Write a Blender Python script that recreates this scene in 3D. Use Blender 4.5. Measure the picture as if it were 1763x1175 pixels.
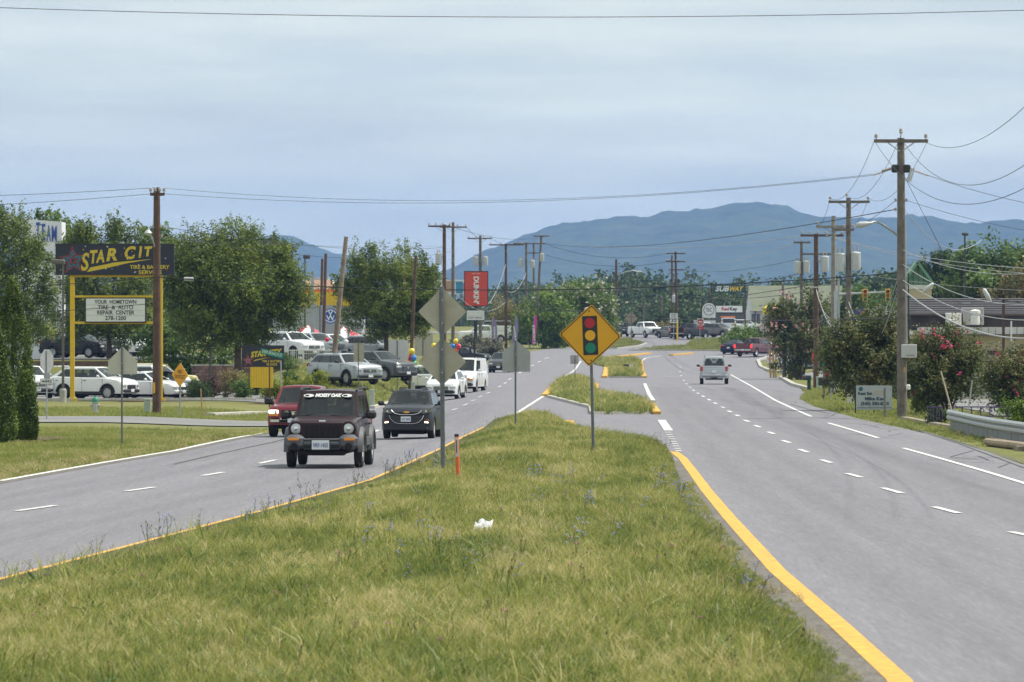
import bpy, math, random
import numpy as np
from math import radians as RAD, sin, cos, pi
from mathutils import Vector, Matrix
rnd = random.Random(11); rng = np.random.default_rng(11)
scene = bpy.context.scene
COL = scene.collection
for o in list(bpy.data.objects): bpy.data.objects.remove(o)

# ---------------------------------------------------------------- camera
F = 9304.0; CX = 881.5; HZ = 583.0; CAMZ = 2.96; FRAME_W = 1763.0
cam = bpy.data.cameras.new('camera'); camo = bpy.data.objects.new('camera', cam); COL.objects.link(camo)
camo.location = (0, 0, CAMZ); camo.rotation_euler = (RAD(90), 0, 0)
cam.sensor_width = 36; cam.lens = 36*F/FRAME_W
cam.shift_y = -(587.5-HZ)/FRAME_W
cam.clip_start = 1; cam.clip_end = 30000
cam.dof.use_dof = True; cam.dof.focus_distance = 145; cam.dof.aperture_fstop = 9.0
scene.camera = camo

# ---------------------------------------------------------------- light
SUN_EL, SUN_AZ = 60.0, 72.0           # azimuth clockwise from +Y (view direction)
world = bpy.data.worlds.new('World'); scene.world = world; world.use_nodes = True
wn, wl = world.node_tree.nodes, world.node_tree.links
bg = wn['Background']; bg.inputs['Strength'].default_value = 0.10
sky = wn.new('ShaderNodeTexSky'); sky.sky_type = 'NISHITA'; sky.sun_disc = False
sky.sun_elevation = RAD(SUN_EL); sky.sun_rotation = RAD(SUN_AZ); sky.air_density = 1.0; sky.dust_density = 1.6; sky.ozone_density = 1.0
tc = wn.new('ShaderNodeTexCoord')
mp = wn.new('ShaderNodeMapping'); mp.inputs['Scale'].default_value = (9, 9, 110)
wl.new(tc.outputs['Generated'], mp.inputs['Vector'])
nz = wn.new('ShaderNodeTexNoise'); nz.inputs['Scale'].default_value = 1.0; nz.inputs['Detail'].default_value = 7; nz.inputs['Roughness'].default_value = 0.52; nz.inputs['Distortion'].default_value = 0.5
wl.new(mp.outputs[0], nz.inputs['Vector'])
rp = wn.new('ShaderNodeValToRGB')
rp.color_ramp.elements[0].position = 0.34; rp.color_ramp.elements[0].color = (.78, .78, .78, 1)
rp.color_ramp.elements[1].position = 0.66; rp.color_ramp.elements[1].color = (.97, .97, .97, 1)
wl.new(nz.outputs[0], rp.inputs['Fac'])
nz2 = wn.new('ShaderNodeTexNoise'); nz2.inputs['Scale'].default_value = .7; nz2.inputs['Detail'].default_value = 5
mp2 = wn.new('ShaderNodeMapping'); mp2.inputs['Scale'].default_value = (22, 22, 190); mp2.inputs['Location'].default_value = (3, 1, 7)
wl.new(tc.outputs['Generated'], mp2.inputs['Vector']); wl.new(mp2.outputs[0], nz2.inputs['Vector'])
rp2 = wn.new('ShaderNodeValToRGB')
rp2.color_ramp.elements[0].position = 0.36; rp2.color_ramp.elements[0].color = (6.2, 6.85, 6.6, 1)
rp2.color_ramp.elements[1].position = 0.66; rp2.color_ramp.elements[1].color = (7.8, 8.35, 7.5, 1)
wl.new(nz2.outputs[0], rp2.inputs['Fac'])
mx = wn.new('ShaderNodeMixRGB'); wl.new(rp.outputs[0], mx.inputs['Fac']); wl.new(sky.outputs[0], mx.inputs['Color1']); wl.new(rp2.outputs[0], mx.inputs['Color2'])
wl.new(mx.outputs[0], bg.inputs['Color'])
sl = bpy.data.lights.new('sun', 'SUN'); sl.energy = 3.9; sl.angle = RAD(0.8); sl.color = (1.0, .955, .88)
so = bpy.data.objects.new('sun', sl); COL.objects.link(so)
_sd = Vector((sin(RAD(SUN_AZ))*cos(RAD(SUN_EL)), cos(RAD(SUN_AZ))*cos(RAD(SUN_EL)), sin(RAD(SUN_EL))))
so.rotation_euler = _sd.to_track_quat('Z', 'Y').to_euler(); so.location = (60, 0, 120)
vs = scene.view_settings; vs.view_transform = 'Standard'; vs.look = 'None'; vs.gamma = 1.0; vs.exposure = 0.32; vs.use_curve_mapping = False
scene.render.engine = 'CYCLES'
cy = scene.cycles; cy.use_denoising = True; cy.max_bounces = 4; cy.diffuse_bounces = 2; cy.glossy_bounces = 2; cy.transparent_max_bounces = 8; cy.use_adaptive_sampling = True; cy.adaptive_threshold = .02; cy.denoising_prefilter = 'ACCURATE'
cy.transmission_bounces = 4; cy.volume_bounces = 1; cy.caustics_reflective = False; cy.caustics_refractive = False; cy.sample_clamp_indirect = 6
scene.render.film_transparent = False

# ---------------------------------------------------------------- terrain and pixel helpers
def sst(a, b, x):
    t = np.clip((np.asarray(x, float)-a)/(b-a), 0, 1); return t*t*(3-2*t)
def T(x, y):
    x = np.asarray(x, float); y = np.asarray(y, float)
    dip = -.52*sst(120, 265, y)*(1-sst(320, 470, y))*sst(.5, -5.5, x)*(1-.5*sst(-10, -16, x))
    rise = np.interp(y, [0, 440, 480, 500, 525, 550, 575, 600, 650, 700, 800, 1000, 1500, 3000], [0, 0, .10, .32, .68, 1.13, 1.62, 2.12, 3.02, 3.6, 4.4, 5.2, 6.0, 6.0])
    far = sst(13, 17, -x); ramp = 1.9*(sst(274, 338, y)*(1-far)+sst(330, 338, y)*far)*(1-sst(400, 450, y))*sst(5.6, 9, -x)
    return dip+rise+ramp
def Tz(x, y): return float(T(x, y))
def Z(py, d): return CAMZ-(py-HZ)*d/F
def X(px, d): return (px-CX)*d/F
def PP(px, py, d): return Vector((X(px, d), d, Z(py, d)))
def GD(px, d): x = X(px, d); return Vector((x, d, Tz(x, d)))
_ds = np.arange(40, 1400, .25)
def G(px, py):
    x = (px-CX)*_ds/F; z = CAMZ-(py-HZ)*_ds/F
    h = np.nonzero(z <= T(x, _ds))[0]
    d = float(_ds[h[0]]) if len(h) else 1400.
    return Vector((X(px, d), d, Tz(X(px, d), d)))

# ---------------------------------------------------------------- materials
MATS = {}
def mat(name, col, rough=.6, metal=0., spec=.5, var=0., vscale=4., coat=0., emit=0., bump=0., bscale=30., grime=None):
    if name in MATS: return MATS[name]
    m = bpy.data.materials.new(name); m.use_nodes = True; n, l = m.node_tree.nodes, m.node_tree.links
    b = n['Principled BSDF']; b.inputs['Base Color'].default_value = (*col, 1); b.inputs['Roughness'].default_value = rough
    b.inputs['Metallic'].default_value = metal; b.inputs['Specular IOR Level'].default_value = spec
    if coat: b.inputs['Coat Weight'].default_value = coat; b.inputs['Coat Roughness'].default_value = .06
    if emit: b.inputs['Emission Color'].default_value = (*col, 1); b.inputs['Emission Strength'].default_value = emit
    if var or bump:
        t = n.new('ShaderNodeTexCoord')
        z = n.new('ShaderNodeTexNoise'); z.inputs['Scale'].default_value = vscale; z.inputs['Detail'].default_value = 6; z.inputs['Roughness'].default_value = .65
        l.new(t.outputs['Object'], z.inputs['Vector'])
        if var:
            r = n.new('ShaderNodeValToRGB'); lo = [max(0, c*(1-var)) for c in col]; hi = [min(1, c*(1+var)) for c in col]
            if grime: lo = list(grime)
            r.color_ramp.elements[0].position = .32; r.color_ramp.elements[1].position = .68
            r.color_ramp.elements[0].color = (*lo, 1); r.color_ramp.elements[1].color = (*hi, 1)
            l.new(z.outputs[0], r.inputs['Fac']); l.new(r.outputs[0], b.inputs['Base Color'])
        if bump:
            z2 = n.new('ShaderNodeTexNoise'); z2.inputs['Scale'].default_value = bscale; z2.inputs['Detail'].default_value = 4
            l.new(t.outputs['Object'], z2.inputs['Vector'])
            bp = n.new('ShaderNodeBump'); bp.inputs['Strength'].default_value = bump; bp.inputs['Distance'].default_value = .02
            l.new(z2.outputs[0], bp.inputs['Height']); l.new(bp.outputs[0], b.inputs['Normal'])
    MATS[name] = m; return m

def ground_mat(name, stops, scales=((.15, 1), (1.5, 1), (12, 1)), rough=.9, bump=.4, stretch=(1, 1, 1), wear=0.):
    """colour ramp driven by a sum of noises in world space"""
    m = bpy.data.materials.new(name); m.use_nodes = True; n, l = m.node_tree.nodes, m.node_tree.links
    b = n['Principled BSDF']; b.inputs['Roughness'].default_value = rough; b.inputs['Specular IOR Level'].default_value = .25
    g = n.new('ShaderNodeNewGeometry'); mpn = n.new('ShaderNodeMapping'); mpn.inputs['Scale'].default_value = stretch
    l.new(g.outputs['Position'], mpn.inputs['Vector'])
    acc = None; tot = sum(w for _, w in scales)
    for s, w in scales:
        z = n.new('ShaderNodeTexNoise'); z.inputs['Scale'].default_value = s; z.inputs['Detail'].default_value = 5; z.inputs['Roughness'].default_value = .6
        l.new(mpn.outputs[0], z.inputs['Vector'])
        mu = n.new('ShaderNodeMath'); mu.operation = 'MULTIPLY'; mu.inputs[1].default_value = w/tot; l.new(z.outputs[0], mu.inputs[0])
        if acc is None: acc = mu
        else:
            ad = n.new('ShaderNodeMath'); ad.operation = 'ADD'; l.new(acc.outputs[0], ad.inputs[0]); l.new(mu.outputs[0], ad.inputs[1]); acc = ad
    r = n.new('ShaderNodeValToRGB'); e = r.color_ramp.elements
    while len(e) < len(stops): e.new(.5)
    for i, (p, c) in enumerate(stops): e[i].position = p; e[i].color = (*c, 1)
    l.new(acc.outputs[0], r.inputs['Fac']); l.new(r.outputs[0], b.inputs['Base Color'])
    if wear:
        at_ = n.new('ShaderNodeAttribute'); at_.attribute_name = 'wear'; mw = n.new('ShaderNodeMath'); mw.operation = 'MULTIPLY_ADD'; mw.inputs[1].default_value = -wear; mw.inputs[2].default_value = 1.; l.new(at_.outputs['Fac'], mw.inputs[0])
        mc = n.new('ShaderNodeMixRGB'); mc.blend_type = 'MULTIPLY'; mc.inputs['Fac'].default_value = 1.; l.new(r.outputs[0], mc.inputs['Color1']); l.new(mw.outputs[0], mc.inputs['Color2']); l.new(mc.outputs[0], b.inputs['Base Color'])
    if bump:
        bp = n.new('ShaderNodeBump'); bp.inputs['Strength'].default_value = bump; bp.inputs['Distance'].default_value = .03
        l.new(acc.outputs[0], bp.inputs['Height']); l.new(bp.outputs[0], b.inputs['Normal'])
    MATS[name] = m; return m

def leaf_mat(name, cols, patch=.25, translucent=.3, rough=.55, vary='island', amp=1.5, rv=.42, stretch=None):
    """foliage: per-leaf random tone and a slow world-space patch tone"""
    m = bpy.data.materials.new(name); m.use_nodes = True; n, l = m.node_tree.nodes, m.node_tree.links
    b = n['Principled BSDF']; out = n['Material Output']; b.inputs['Roughness'].default_value = rough; b.inputs['Specular IOR Level'].default_value = .3
    g = n.new('ShaderNodeNewGeometry')
    z = n.new('ShaderNodeTexNoise'); z.inputs['Scale'].default_value = patch; z.inputs['Detail'].default_value = 4; z.inputs['Roughness'].default_value = .6
    if stretch:
        ml = n.new('ShaderNodeMapping'); ml.inputs['Scale'].default_value = stretch; l.new(g.outputs['Position'], ml.inputs['Vector']); l.new(ml.outputs[0], z.inputs['Vector'])
    else: l.new(g.outputs['Position'], z.inputs['Vector'])
    ra = g.outputs['Random Per Island']
    if vary == 'instance':
        oi = n.new('ShaderNodeObjectInfo'); am = n.new('ShaderNodeMath'); am.operation = 'ADD'; l.new(oi.outputs['Random'], am.inputs[0]); l.new(ra, am.inputs[1])
        fr = n.new('ShaderNodeMath'); fr.operation = 'MULTIPLY'; fr.inputs[1].default_value = .5; l.new(am.outputs[0], fr.inputs[0]); ra = fr.outputs[0]
    m1 = n.new('ShaderNodeMath'); m1.operation = 'MULTIPLY_ADD'; m1.inputs[1].default_value = rv; l.new(ra, m1.inputs[0])
    m2 = n.new('ShaderNodeMath'); m2.operation = 'MULTIPLY_ADD'; m2.inputs[1].default_value = amp; m2.inputs[2].default_value = .49-.5*rv-.5*amp; l.new(z.outputs[0], m2.inputs[0]); l.new(m2.outputs[0], m1.inputs[2])
    r = n.new('ShaderNodeValToRGB'); e = r.color_ramp.elements
    while len(e) < len(cols): e.new(.5)
    for i, c in enumerate(cols): e[i].position = .12+.76*i/(len(cols)-1); e[i].color = (*c, 1)
    l.new(m1.outputs[0], r.inputs['Fac']); l.new(r.outputs[0], b.inputs['Base Color'])
    t = n.new('ShaderNodeBsdfTranslucent'); l.new(r.outputs[0], t.inputs['Color'])
    ms = n.new('ShaderNodeMixShader'); ms.inputs[0].default_value = translucent; l.new(b.outputs[0], ms.inputs[1]); l.new(t.outputs[0], ms.inputs[2])
    l.new(ms.outputs[0], out.inputs['Surface']); MATS[name] = m; return m

def glass_mat(name, tint=.35, col=(.6, .68, .66)):
    m = bpy.data.materials.new(name); m.use_nodes = True; n, l = m.node_tree.nodes, m.node_tree.links
    for x in list(n):
        if x.type == 'BSDF_PRINCIPLED': n.remove(x)
    out = n['Material Output']
    t = n.new('ShaderNodeBsdfTransparent'); t.inputs['Color'].default_value = (col[0]*tint*2, col[1]*tint*2, col[2]*tint*2, 1)
    g = n.new('ShaderNodeBsdfGlossy'); g.inputs['Roughness'].default_value = .03; g.inputs['Color'].default_value = (.95, .98, 1, 1)
    lw = n.new('ShaderNodeLayerWeight'); lw.inputs['Blend'].default_value = .35
    mm = n.new('ShaderNodeMath'); mm.operation = 'MULTIPLY_ADD'; mm.inputs[1].default_value = .85; mm.inputs[2].default_value = .02; l.new(lw.outputs['Fresnel'], mm.inputs[0])
    ms = n.new('ShaderNodeMixShader'); l.new(mm.outputs[0], ms.inputs[0]); l.new(t.outputs[0], ms.inputs[1]); l.new(g.outputs[0], ms.inputs[2])
    l.new(ms.outputs[0], out.inputs['Surface']); MATS[name] = m; return m

# ---------------------------------------------------------------- mesh helpers
class MB:
    def __init__(s): s.v = []; s.f = []; s.m = []
    def add(s, vs, fs, mi=0):
        o = len(s.v); s.v.extend([tuple(p) for p in vs])
        for f in fs: s.f.append(tuple(i+o for i in f)); s.m.append(mi)
        return s
    def box(s, c, d, rz=0, rx=0, ry=0, mi=0, taper=1.0, bev=0.):
        hx, hy, hz = d[0]/2, d[1]/2, d[2]/2
        M = Matrix.Rotation(rz, 3, 'Z') @ Matrix.Rotation(ry, 3, 'Y') @ Matrix.Rotation(rx, 3, 'X'); c = Vector(c)
        if not bev:
            P = [(-hx, -hy, -hz), (hx, -hy, -hz), (hx, hy, -hz), (-hx, hy, -hz), (-hx*taper, -hy*taper, hz), (hx*taper, -hy*taper, hz), (hx*taper, hy*taper, hz), (-hx*taper, hy*taper, hz)]
            s.add([c+M @ Vector(p) for p in P], [(0, 3, 2, 1), (4, 5, 6, 7), (0, 1, 5, 4), (1, 2, 6, 5), (2, 3, 7, 6), (3, 0, 4, 7)], mi)
        else:
            b = min(bev, hx*.9, hy*.9, hz*.9); L = []
            for zz, k in ((-hz, b), (-hz+b, 0), (hz-b, 0), (hz, b)):
                x, y = hx-k, hy-k; q = b*.999
                L.append([(-x+q, -y), (x-q, -y), (x, -y+q), (x, y-q), (x-q, y), (-x+q, y), (-x, y-q), (-x, -y+q)])
                L[-1] = [c+M @ Vector((p[0], p[1], zz)) for p in L[-1]]
            vs = [p for r in L for p in r]; fs = [tuple(range(7, -1, -1)), tuple(range(24, 32))]
            for j in range(3):
                for i in range(8): fs.append((j*8+i, j*8+(i+1) % 8, j*8+8+(i+1) % 8, j*8+8+i))
            s.add(vs, fs, mi)
        return s
    def cyl(s, p, q, r1, r2=None, n=10, mi=0, cap=True):
        r2 = r1 if r2 is None else r2; p, q = Vector(p), Vector(q); a = (q-p); a = a.normalized() if a.length > 1e-9 else Vector((0, 0, 1))
        u = a.orthogonal().normalized(); w = a.cross(u); vs = []
        for c, r in ((p, r1), (q, r2)):
            for i in range(n): t = 2*pi*i/n; vs.append(c+u*cos(t)*r+w*sin(t)*r)
        fs = [(i, (i+1) % n, n+(i+1) % n, n+i) for i in range(n)]
        if cap: fs += [tuple(range(n-1, -1, -1)), tuple(range(n, 2*n))]
        return s.add(vs, fs, mi)
    def tube(s, pts, r, n=6, mi=0):
        pts = [Vector(p) for p in pts]; rs = r if isinstance(r, (list, tuple)) else [r]*len(pts); vs = []; u = None
        for i, p in enumerate(pts):
            a = (pts[min(i+1, len(pts)-1)]-pts[max(i-1, 0)]).normalized()
            u = a.orthogonal().normalized() if u is None else (u-a*u.dot(a)).normalized()
            w = a.cross(u)
            for k in range(n): t = 2*pi*k/n; vs.append(p+u*cos(t)*rs[i]+w*sin(t)*rs[i])
        fs = []
        for i in range(len(pts)-1):
            for k in range(n): fs.append((i*n+k, i*n+(k+1) % n, i*n+n+(k+1) % n, i*n+n+k))
        fs += [tuple(range(n-1, -1, -1)), tuple(range(len(vs)-n, len(vs)))]
        return s.add(vs, fs, mi)
    def lathe(s, prof, c=(0, 0, 0), axis='Z', n=14, mi=0, cap=True):
        vs = []; k = len(prof)
        for i in range(n):
            t = 2*pi*i/n
            for r, h in prof:
                p = (r*cos(t), r*sin(t), h)
                if axis == 'Y': p = (p[0], p[2], p[1])
                if axis == 'X': p = (p[2], p[0], p[1])
                vs.append((p[0]+c[0], p[1]+c[1], p[2]+c[2]))
        fs = []
        for i in range(n):
            for j in range(k-1):
                a, b = i*k+j, ((i+1) % n)*k+j; fs.append((a, b, b+1, a+1))
        if cap and prof[0][0] > 1e-5: fs.append(tuple(i*k for i in range(n-1, -1, -1)))
        if cap and prof[-1][0] > 1e-5: fs.append(tuple(i*k+k-1 for i in range(n)))
        return s.add(vs, fs, mi)
    def slab(s, poly, y, th, mi=0):
        """polygon in XZ extruded along Y (front at y)"""
        n = len(poly); vs = [(a, y, b) for a, b in poly]+[(a, y+th, b) for a, b in poly]
        return s.add(vs, [tuple(range(n)), tuple(range(2*n-1, n-1, -1))]+[(i, n+i, n+(i+1) % n, (i+1) % n) for i in range(n)], mi)
    def build(s, name, mats, parent=None, smooth=None, loc=None, rot=None):
        me = bpy.data.meshes.new(name); me.from_pydata(s.v, [], s.f)
        ms = mats if isinstance(mats, (list, tuple)) else [mats]
        for m in ms: me.materials.append(m)
        if len(ms) > 1: me.polygons.foreach_set('material_index', s.m)
        me.validate(); 
        if smooth is not None:
            me.shade_smooth(); me.set_sharp_from_angle(angle=RAD(smooth))
        me.update()
        return link(name, me, parent, loc, rot)
def link(name, data, parent=None, loc=None, rot=None):
    o = bpy.data.objects.new(name, data); COL.objects.link(o)
    if parent is not None: o.parent = parent
    if loc is not None: o.location = loc
    if rot is not None: o.rotation_euler = rot
    return o
def tag(o, label=None, cat=None, group=None, kind=None):
    if label: o['label'] = label
    if cat: o['category'] = cat
    if group: o['group'] = group
    if kind: o['kind'] = kind
    return o
def thing(name, label, cat, loc=(0, 0, 0), rz=0, group=None, scale=1.):
    o = link(name, None, None, loc, (0, 0, RAD(rz))); o.scale = (scale,)*3; o.empty_display_size = .2
    return tag(o, label, cat, group)
def mesh_np(name, v, f, m):
    """v (N,3), f (M,k) numpy"""
    me = bpy.data.meshes.new(name); k = f.shape[1]
    me.vertices.add(len(v)); me.vertices.foreach_set('co', np.ascontiguousarray(v, np.float32).ravel())
    me.loops.add(f.size); me.loops.foreach_set('vertex_index', np.ascontiguousarray(f, np.int32).ravel())
    me.polygons.add(len(f)); me.polygons.foreach_set('loop_start', np.arange(0, f.size, k, dtype=np.int32))
    me.materials.append(m); me.update(calc_edges=True); return me
def text(s, parent, loc, h, m, w=None, rx=90, rz=0, ry=0, shear=0, bold=0, name='lettering', align='CENTER', ext=.004):
    """lettering on the front (-Y) of its parent; h = capital height, w = total width"""
    c = bpy.data.curves.new(name, 'FONT'); c.body = s; c.align_x = align; c.align_y = 'CENTER'; c.size = h/.70; c.shear = shear; c.offset = bold; c.extrude = ext
    c.resolution_u = 3
    tmp = bpy.data.objects.new('tmp', c)
    me = bpy.data.meshes.new_from_object(tmp); bpy.data.objects.remove(tmp); bpy.data.curves.remove(c)
    me.name = name; me.materials.clear(); me.materials.append(m)
    o = link(name, me, parent, loc, (RAD(rx), RAD(ry), RAD(rz)))
    if w and len(me.vertices):
        xs_ = [v.co.x for v in me.vertices]; k = max(xs_)-min(xs_)
        if k > 1e-6: o.scale = (w/k, 1, 1)
    return o
HAZE = 0.000078
# ---------------------------------------------------------------- ground, road, median
asph = ground_mat('asphalt', [(.32, (.125, .12, .138)), (.44, (.175, .169, .188)), (.54, (.203, .197, .216)), (.68, (.285, .277, .298))], scales=((.9, .5), (4, .7), (14, 1.3), (40, 1.5)), rough=.85, bump=.2, stretch=(1, .04, 1), wear=.38)
asph2 = ground_mat('asphalt_old', [(.30, (.15, .15, .15)), (.5, (.20, .198, .195)), (.7, (.27, .265, .255))], scales=((.12, 1), (1.2, .8), (30, 1)), rough=.9, bump=.25)
turf = ground_mat('turf', [(.28, (.035, .042, .012)), (.42, (.055, .062, .018)), (.52, (.08, .082, .026)), (.64, (.13, .11, .045)), (.75, (.19, .155, .075))], scales=((.12, 1.2), (.8, 1), (6, .8), (40, .6)), rough=.95, bump=.6)
lawnm = ground_mat('mown_lawn', [(.30, (.075, .085, .022)), (.43, (.115, .125, .032)), (.52, (.16, .16, .045)), (.60, (.21, .185, .075)), (.70, (.26, .21, .11))], scales=((.1, 1.0), (.5, 1.2), (5, .6), (40, .8)), rough=.95, bump=.5)
concm = mat('concrete', (.42, .40, .36), .9, var=.22, vscale=2.5, bump=.2)
whitem = mat('road_paint_white', (.62, .62, .60), .7, var=.12, vscale=9)
yellm = mat('road_paint_yellow', (.68, .37, .04), .75, var=.18, vscale=5, grime=(.40, .23, .06), bump=.3, bscale=40)

def rows(poly_l, poly_r, step, ncol, zf, lift, name, m, parent=None, ymin=None, ymax=None):
    """sheet between two edges given as lists of points with rising y; follows the terrain"""
    L = np.array([(p[1], p[0]) for p in poly_l]); R_ = np.array([(p[1], p[0]) for p in poly_r])
    L = L[np.argsort(L[:, 0], kind='stable')]; R_ = R_[np.argsort(R_[:, 0], kind='stable')]
    y0 = max(L[0, 0], R_[0, 0]) if ymin is None else ymin; y1 = min(L[-1, 0], R_[-1, 0]) if ymax is None else ymax
    ys = np.unique(np.concatenate([np.arange(y0, y1, step), [y1], L[(L[:, 0] > y0) & (L[:, 0] < y1), 0], R_[(R_[:, 0] > y0) & (R_[:, 0] < y1), 0]]))
    xl = np.interp(ys, L[:, 0], L[:, 1]); xr = np.maximum(np.interp(ys, R_[:, 0], R_[:, 1]), xl+.01)
    t = np.linspace(0, 1, ncol+1)
    xx = xl[:, None]*(1-t)+xr[:, None]*t; yy = np.repeat(ys[:, None], ncol+1, 1)
    zz = zf(xx, yy)+lift
    v = np.stack([xx, yy, zz], -1).reshape(-1, 3); n = ncol+1
    i = (np.arange(len(ys)-1)[:, None]*n+np.arange(ncol)[None]).ravel()
    f = np.stack([i, i+1, i+n+1, i+n], 1)
    me = mesh_np(name, v, f, m); me.shade_smooth()
    o = link(name, me, parent); o['_'] = 0; del o['_']
    return o
def strip(pts, width, name, m, parent=None, lift=.012, sub=4., th=0., dashed=None):
    """flat painted band (or a raised kerb if th>0) along ground points"""
    P = [Vector((p[0], p[1], 0)) for p in pts]; Q = []
    for a, b in zip(P, P[1:]):
        k = max(1, int((b-a).length/sub))
        for i in range(k): Q.append(a.lerp(b, i/k))
    Q.append(P[-1]); vs = []; fs = []
    for i, p in enumerate(Q):
        d = (Q[min(i+1, len(Q)-1)]-Q[max(i-1, 0)]).normalized(); nrm = Vector((-d.y, d.x, 0))
        for s in (-.5, .5):
            q = p+nrm*width*s
            vs.append((q.x, q.y, Tz(q.x, q.y)+lift+th))
        if th:
            for s in (.55, -.55):
                q = p+nrm*width*s; vs.append((q.x, q.y, Tz(q.x, q.y)-.08))
    k = 4 if th else 2
    for i in range(len(Q)-1):
        a = i*k; b = a+k
        fs.append((a, b, b+1, a+1))
        if th: fs += [(a+1, b+1, b+2, a+2), (a+3, b+3, b, a)]
    if th: fs += [(0, 1, 2, 3), (len(vs)-4, len(vs)-1, len(vs)-2, len(vs)-3)]
    mb = MB(); mb.add(vs, [tuple(reversed(f)) for f in fs]); return mb.build(name, m, parent)

# one sheet of ground to the horizon
xs = np.unique(np.concatenate([np.linspace(-14800, -300, 30), np.linspace(-300, -60, 25), np.linspace(-60, -30, 16), np.linspace(-30, 30, 61), np.linspace(30, 60, 16), np.linspace(60, 300, 25), np.linspace(300, 14800, 30)]))
ys = np.unique(np.concatenate([np.linspace(-400, -20, 12), np.linspace(-20, 520, 217), np.linspace(520, 800, 71), np.linspace(800, 2000, 40), np.linspace(2000, 16200, 30)]))
gx, gy = np.meshgrid(xs, ys); gz = T(gx, gy)-.035
n = len(xs); i = (np.arange(len(ys)-1)[:, None]*n+np.arange(n-1)[None]).ravel()
me = mesh_np('ground', np.stack([gx, gy, gz], -1).reshape(-1, 3), np.stack([i, i+1, i+n+1, i+n], 1), lawnm); me.shade_smooth()
ground = tag(link('ground', me), kind='structure')

V = lambda x, y: Vector((x, y, 0))
roadL = [V(-22, -60), V(-16.5, 46)]+[G(*p) for p in ((0, 831), (150, 804), (300, 779), (400, 757), (480, 743), (560, 722), (640, 703), (690, 690), (740, 672), (790, 650), (840, 627), (890, 609))]+[V(0.5, 565), V(4.5, 588), V(12, 600), V(13.5, 622), V(10, 650), V(0, 690), V(-30, 740)]
roadR = [V(14, -60), V(13, 46)]+[G(*p) for p in ((1763, 801), (1640, 757), (1550, 737), (1480, 722), (1400, 700), (1376, 687), (1385, 676), (1372, 664), (1345, 652), (1312, 634), (1306, 622))]+[V(28, 540), V(44, 556), V(48, 590), V(48, 640), V(70, 690), V(80, 740)]
road = tag(rows(roadL, roadR, 2.5, 80, T, 0, 'road', asph), kind='structure')
# side street and car-lot paving
ssL = [G(-160, 728), G(-160, 716.5)]
lot = lambda pts_l, pts_r, nm, m, lift=.004: tag(rows(pts_l, pts_r, 2, 56, T, lift, nm, m), kind='structure')
a0 = G(-300, 727); a1 = G(-300, 717)
lot([V(-60, a0.y), V(-60, a1.y)], [V(-6.3, a0.y-14), V(-7.2, a0.y-6), V(-8.2, a0.y+2), V(-8.6, a1.y-6), V(-7.9, a1.y), V(-7.0, a1.y+9)], 'side_street', asph2, .003)
lotL = G(-300, 690).y
lot([V(-70, lotL), V(-70, 330)], [V(-11.7, lotL), V(-12.2, 286), V(-16, 300), V(-16, 330)], 'parking_lot', asph2, .005)
lot([V(-70, 338), V(-70, 420)], [V(-9.0, 338), V(-8.6, 420)], 'upper_car_lot', asph2, .005)

# lane markings, each dash a part of the road
def mark(pts, w, nm='lane_marking', m=whitem): return strip([G(*p) if not isinstance(p, Vector) else p for p in pts], w, nm, m, road)
mark([(0, 829), (150, 802.5), (300, 777), (400, 755.5), (480, 741.5)], .16, 'edge_line')
mark([(890, 712), (935, 683), (950, 676)], .15, 'edge_line')
mark([(968, 650), (1000, 622)], .15, 'edge_line')
for a, b in (((30, 881), (95, 872)), ((218, 847), (266, 840)), ((349, 820), (385, 814)), ((447, 799), (474, 793)), ((640, 746), (652, 741)), ((778, 707), (787, 704)), ((797, 699), (805, 696)), ((811, 691), (818, 689)), ((824, 684), (830, 682)), ((838, 678), (843, 676)), ((858, 667), (862, 665)), ((868, 661), (872, 659)), ((876, 654), (880, 652)), ((893, 643), (897, 641)), ((903, 637), (908, 635)), ((914, 631), (919, 629)), ((926, 624), (931, 622)), ((937, 618), (945, 616))):
    mark([a, b], .14, 'lane_dash')
for a, b in (((1740, 917), (1800, 930)), ((1608, 874), (1651, 885)), ((1520, 841), (1553, 851)), ((1458, 816), (1483, 823)), ((1414, 792.5), (1431, 798)), ((1376, 774.5), (1391, 780)), ((1347, 759), (1360, 763.5)), ((1322, 744.5), (1333, 748)), ((1299, 733), (1309, 736.5)), ((1281, 724), (1290, 727)), ((1266, 715), (1273, 717.5)), ((1253, 708), (1260, 710.5)), ((1242, 701), (1247, 703)), ((1229, 694), (1234, 696)), ((1219, 688), (1223, 690)), ((1209, 682), (1212, 684)), ((1200, 677), (1203, 678.5)), ((1193, 672), (1195, 673.5)), ((1187, 667), (1189, 668)), ((1181, 661), (1183, 662)), ((1176, 655), (1178, 656)), ((1172, 647), (1174, 648)), ((1170, 640), (1172, 641)), ((1170, 632), (1173, 633))):
    mark([a, b], .14, 'lane_dash')
mark([(1800, 846), (1763, 833), (1690, 811), (1620, 790.5), (1555, 772.5)], .14, 'edge_line')
mark([(1512, 755), (1470, 742), (1426, 729)], .14, 'edge_line')
mark([(1397, 718), (1365, 704), (1335, 690), (1300, 669), (1275, 655), (1258, 645.5)], .14, 'edge_line')
mark([(1139, 724), (1145, 733), (1151, 742)], .28, 'turn_lane_line')
for k in range(9):
    y = 745+k*4; x = 1149.5+k*2.3; mark([(x-4.5, y), (x+6, y)], .8*(1+.0*k), 'turn_lane_bar')
mark([(1110, 661), (1118, 680), (1125, 690)], .2, 'turn_lane_line')
mark([(1131, 648.3), (1170, 648.3)], .9, 'stop_bar')
mark([(1104, 622), (1112, 617), (1140, 613)], .16, 'edge_line')
mark([(1215, 617), (1262, 612)], .14, 'edge_line')

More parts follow.
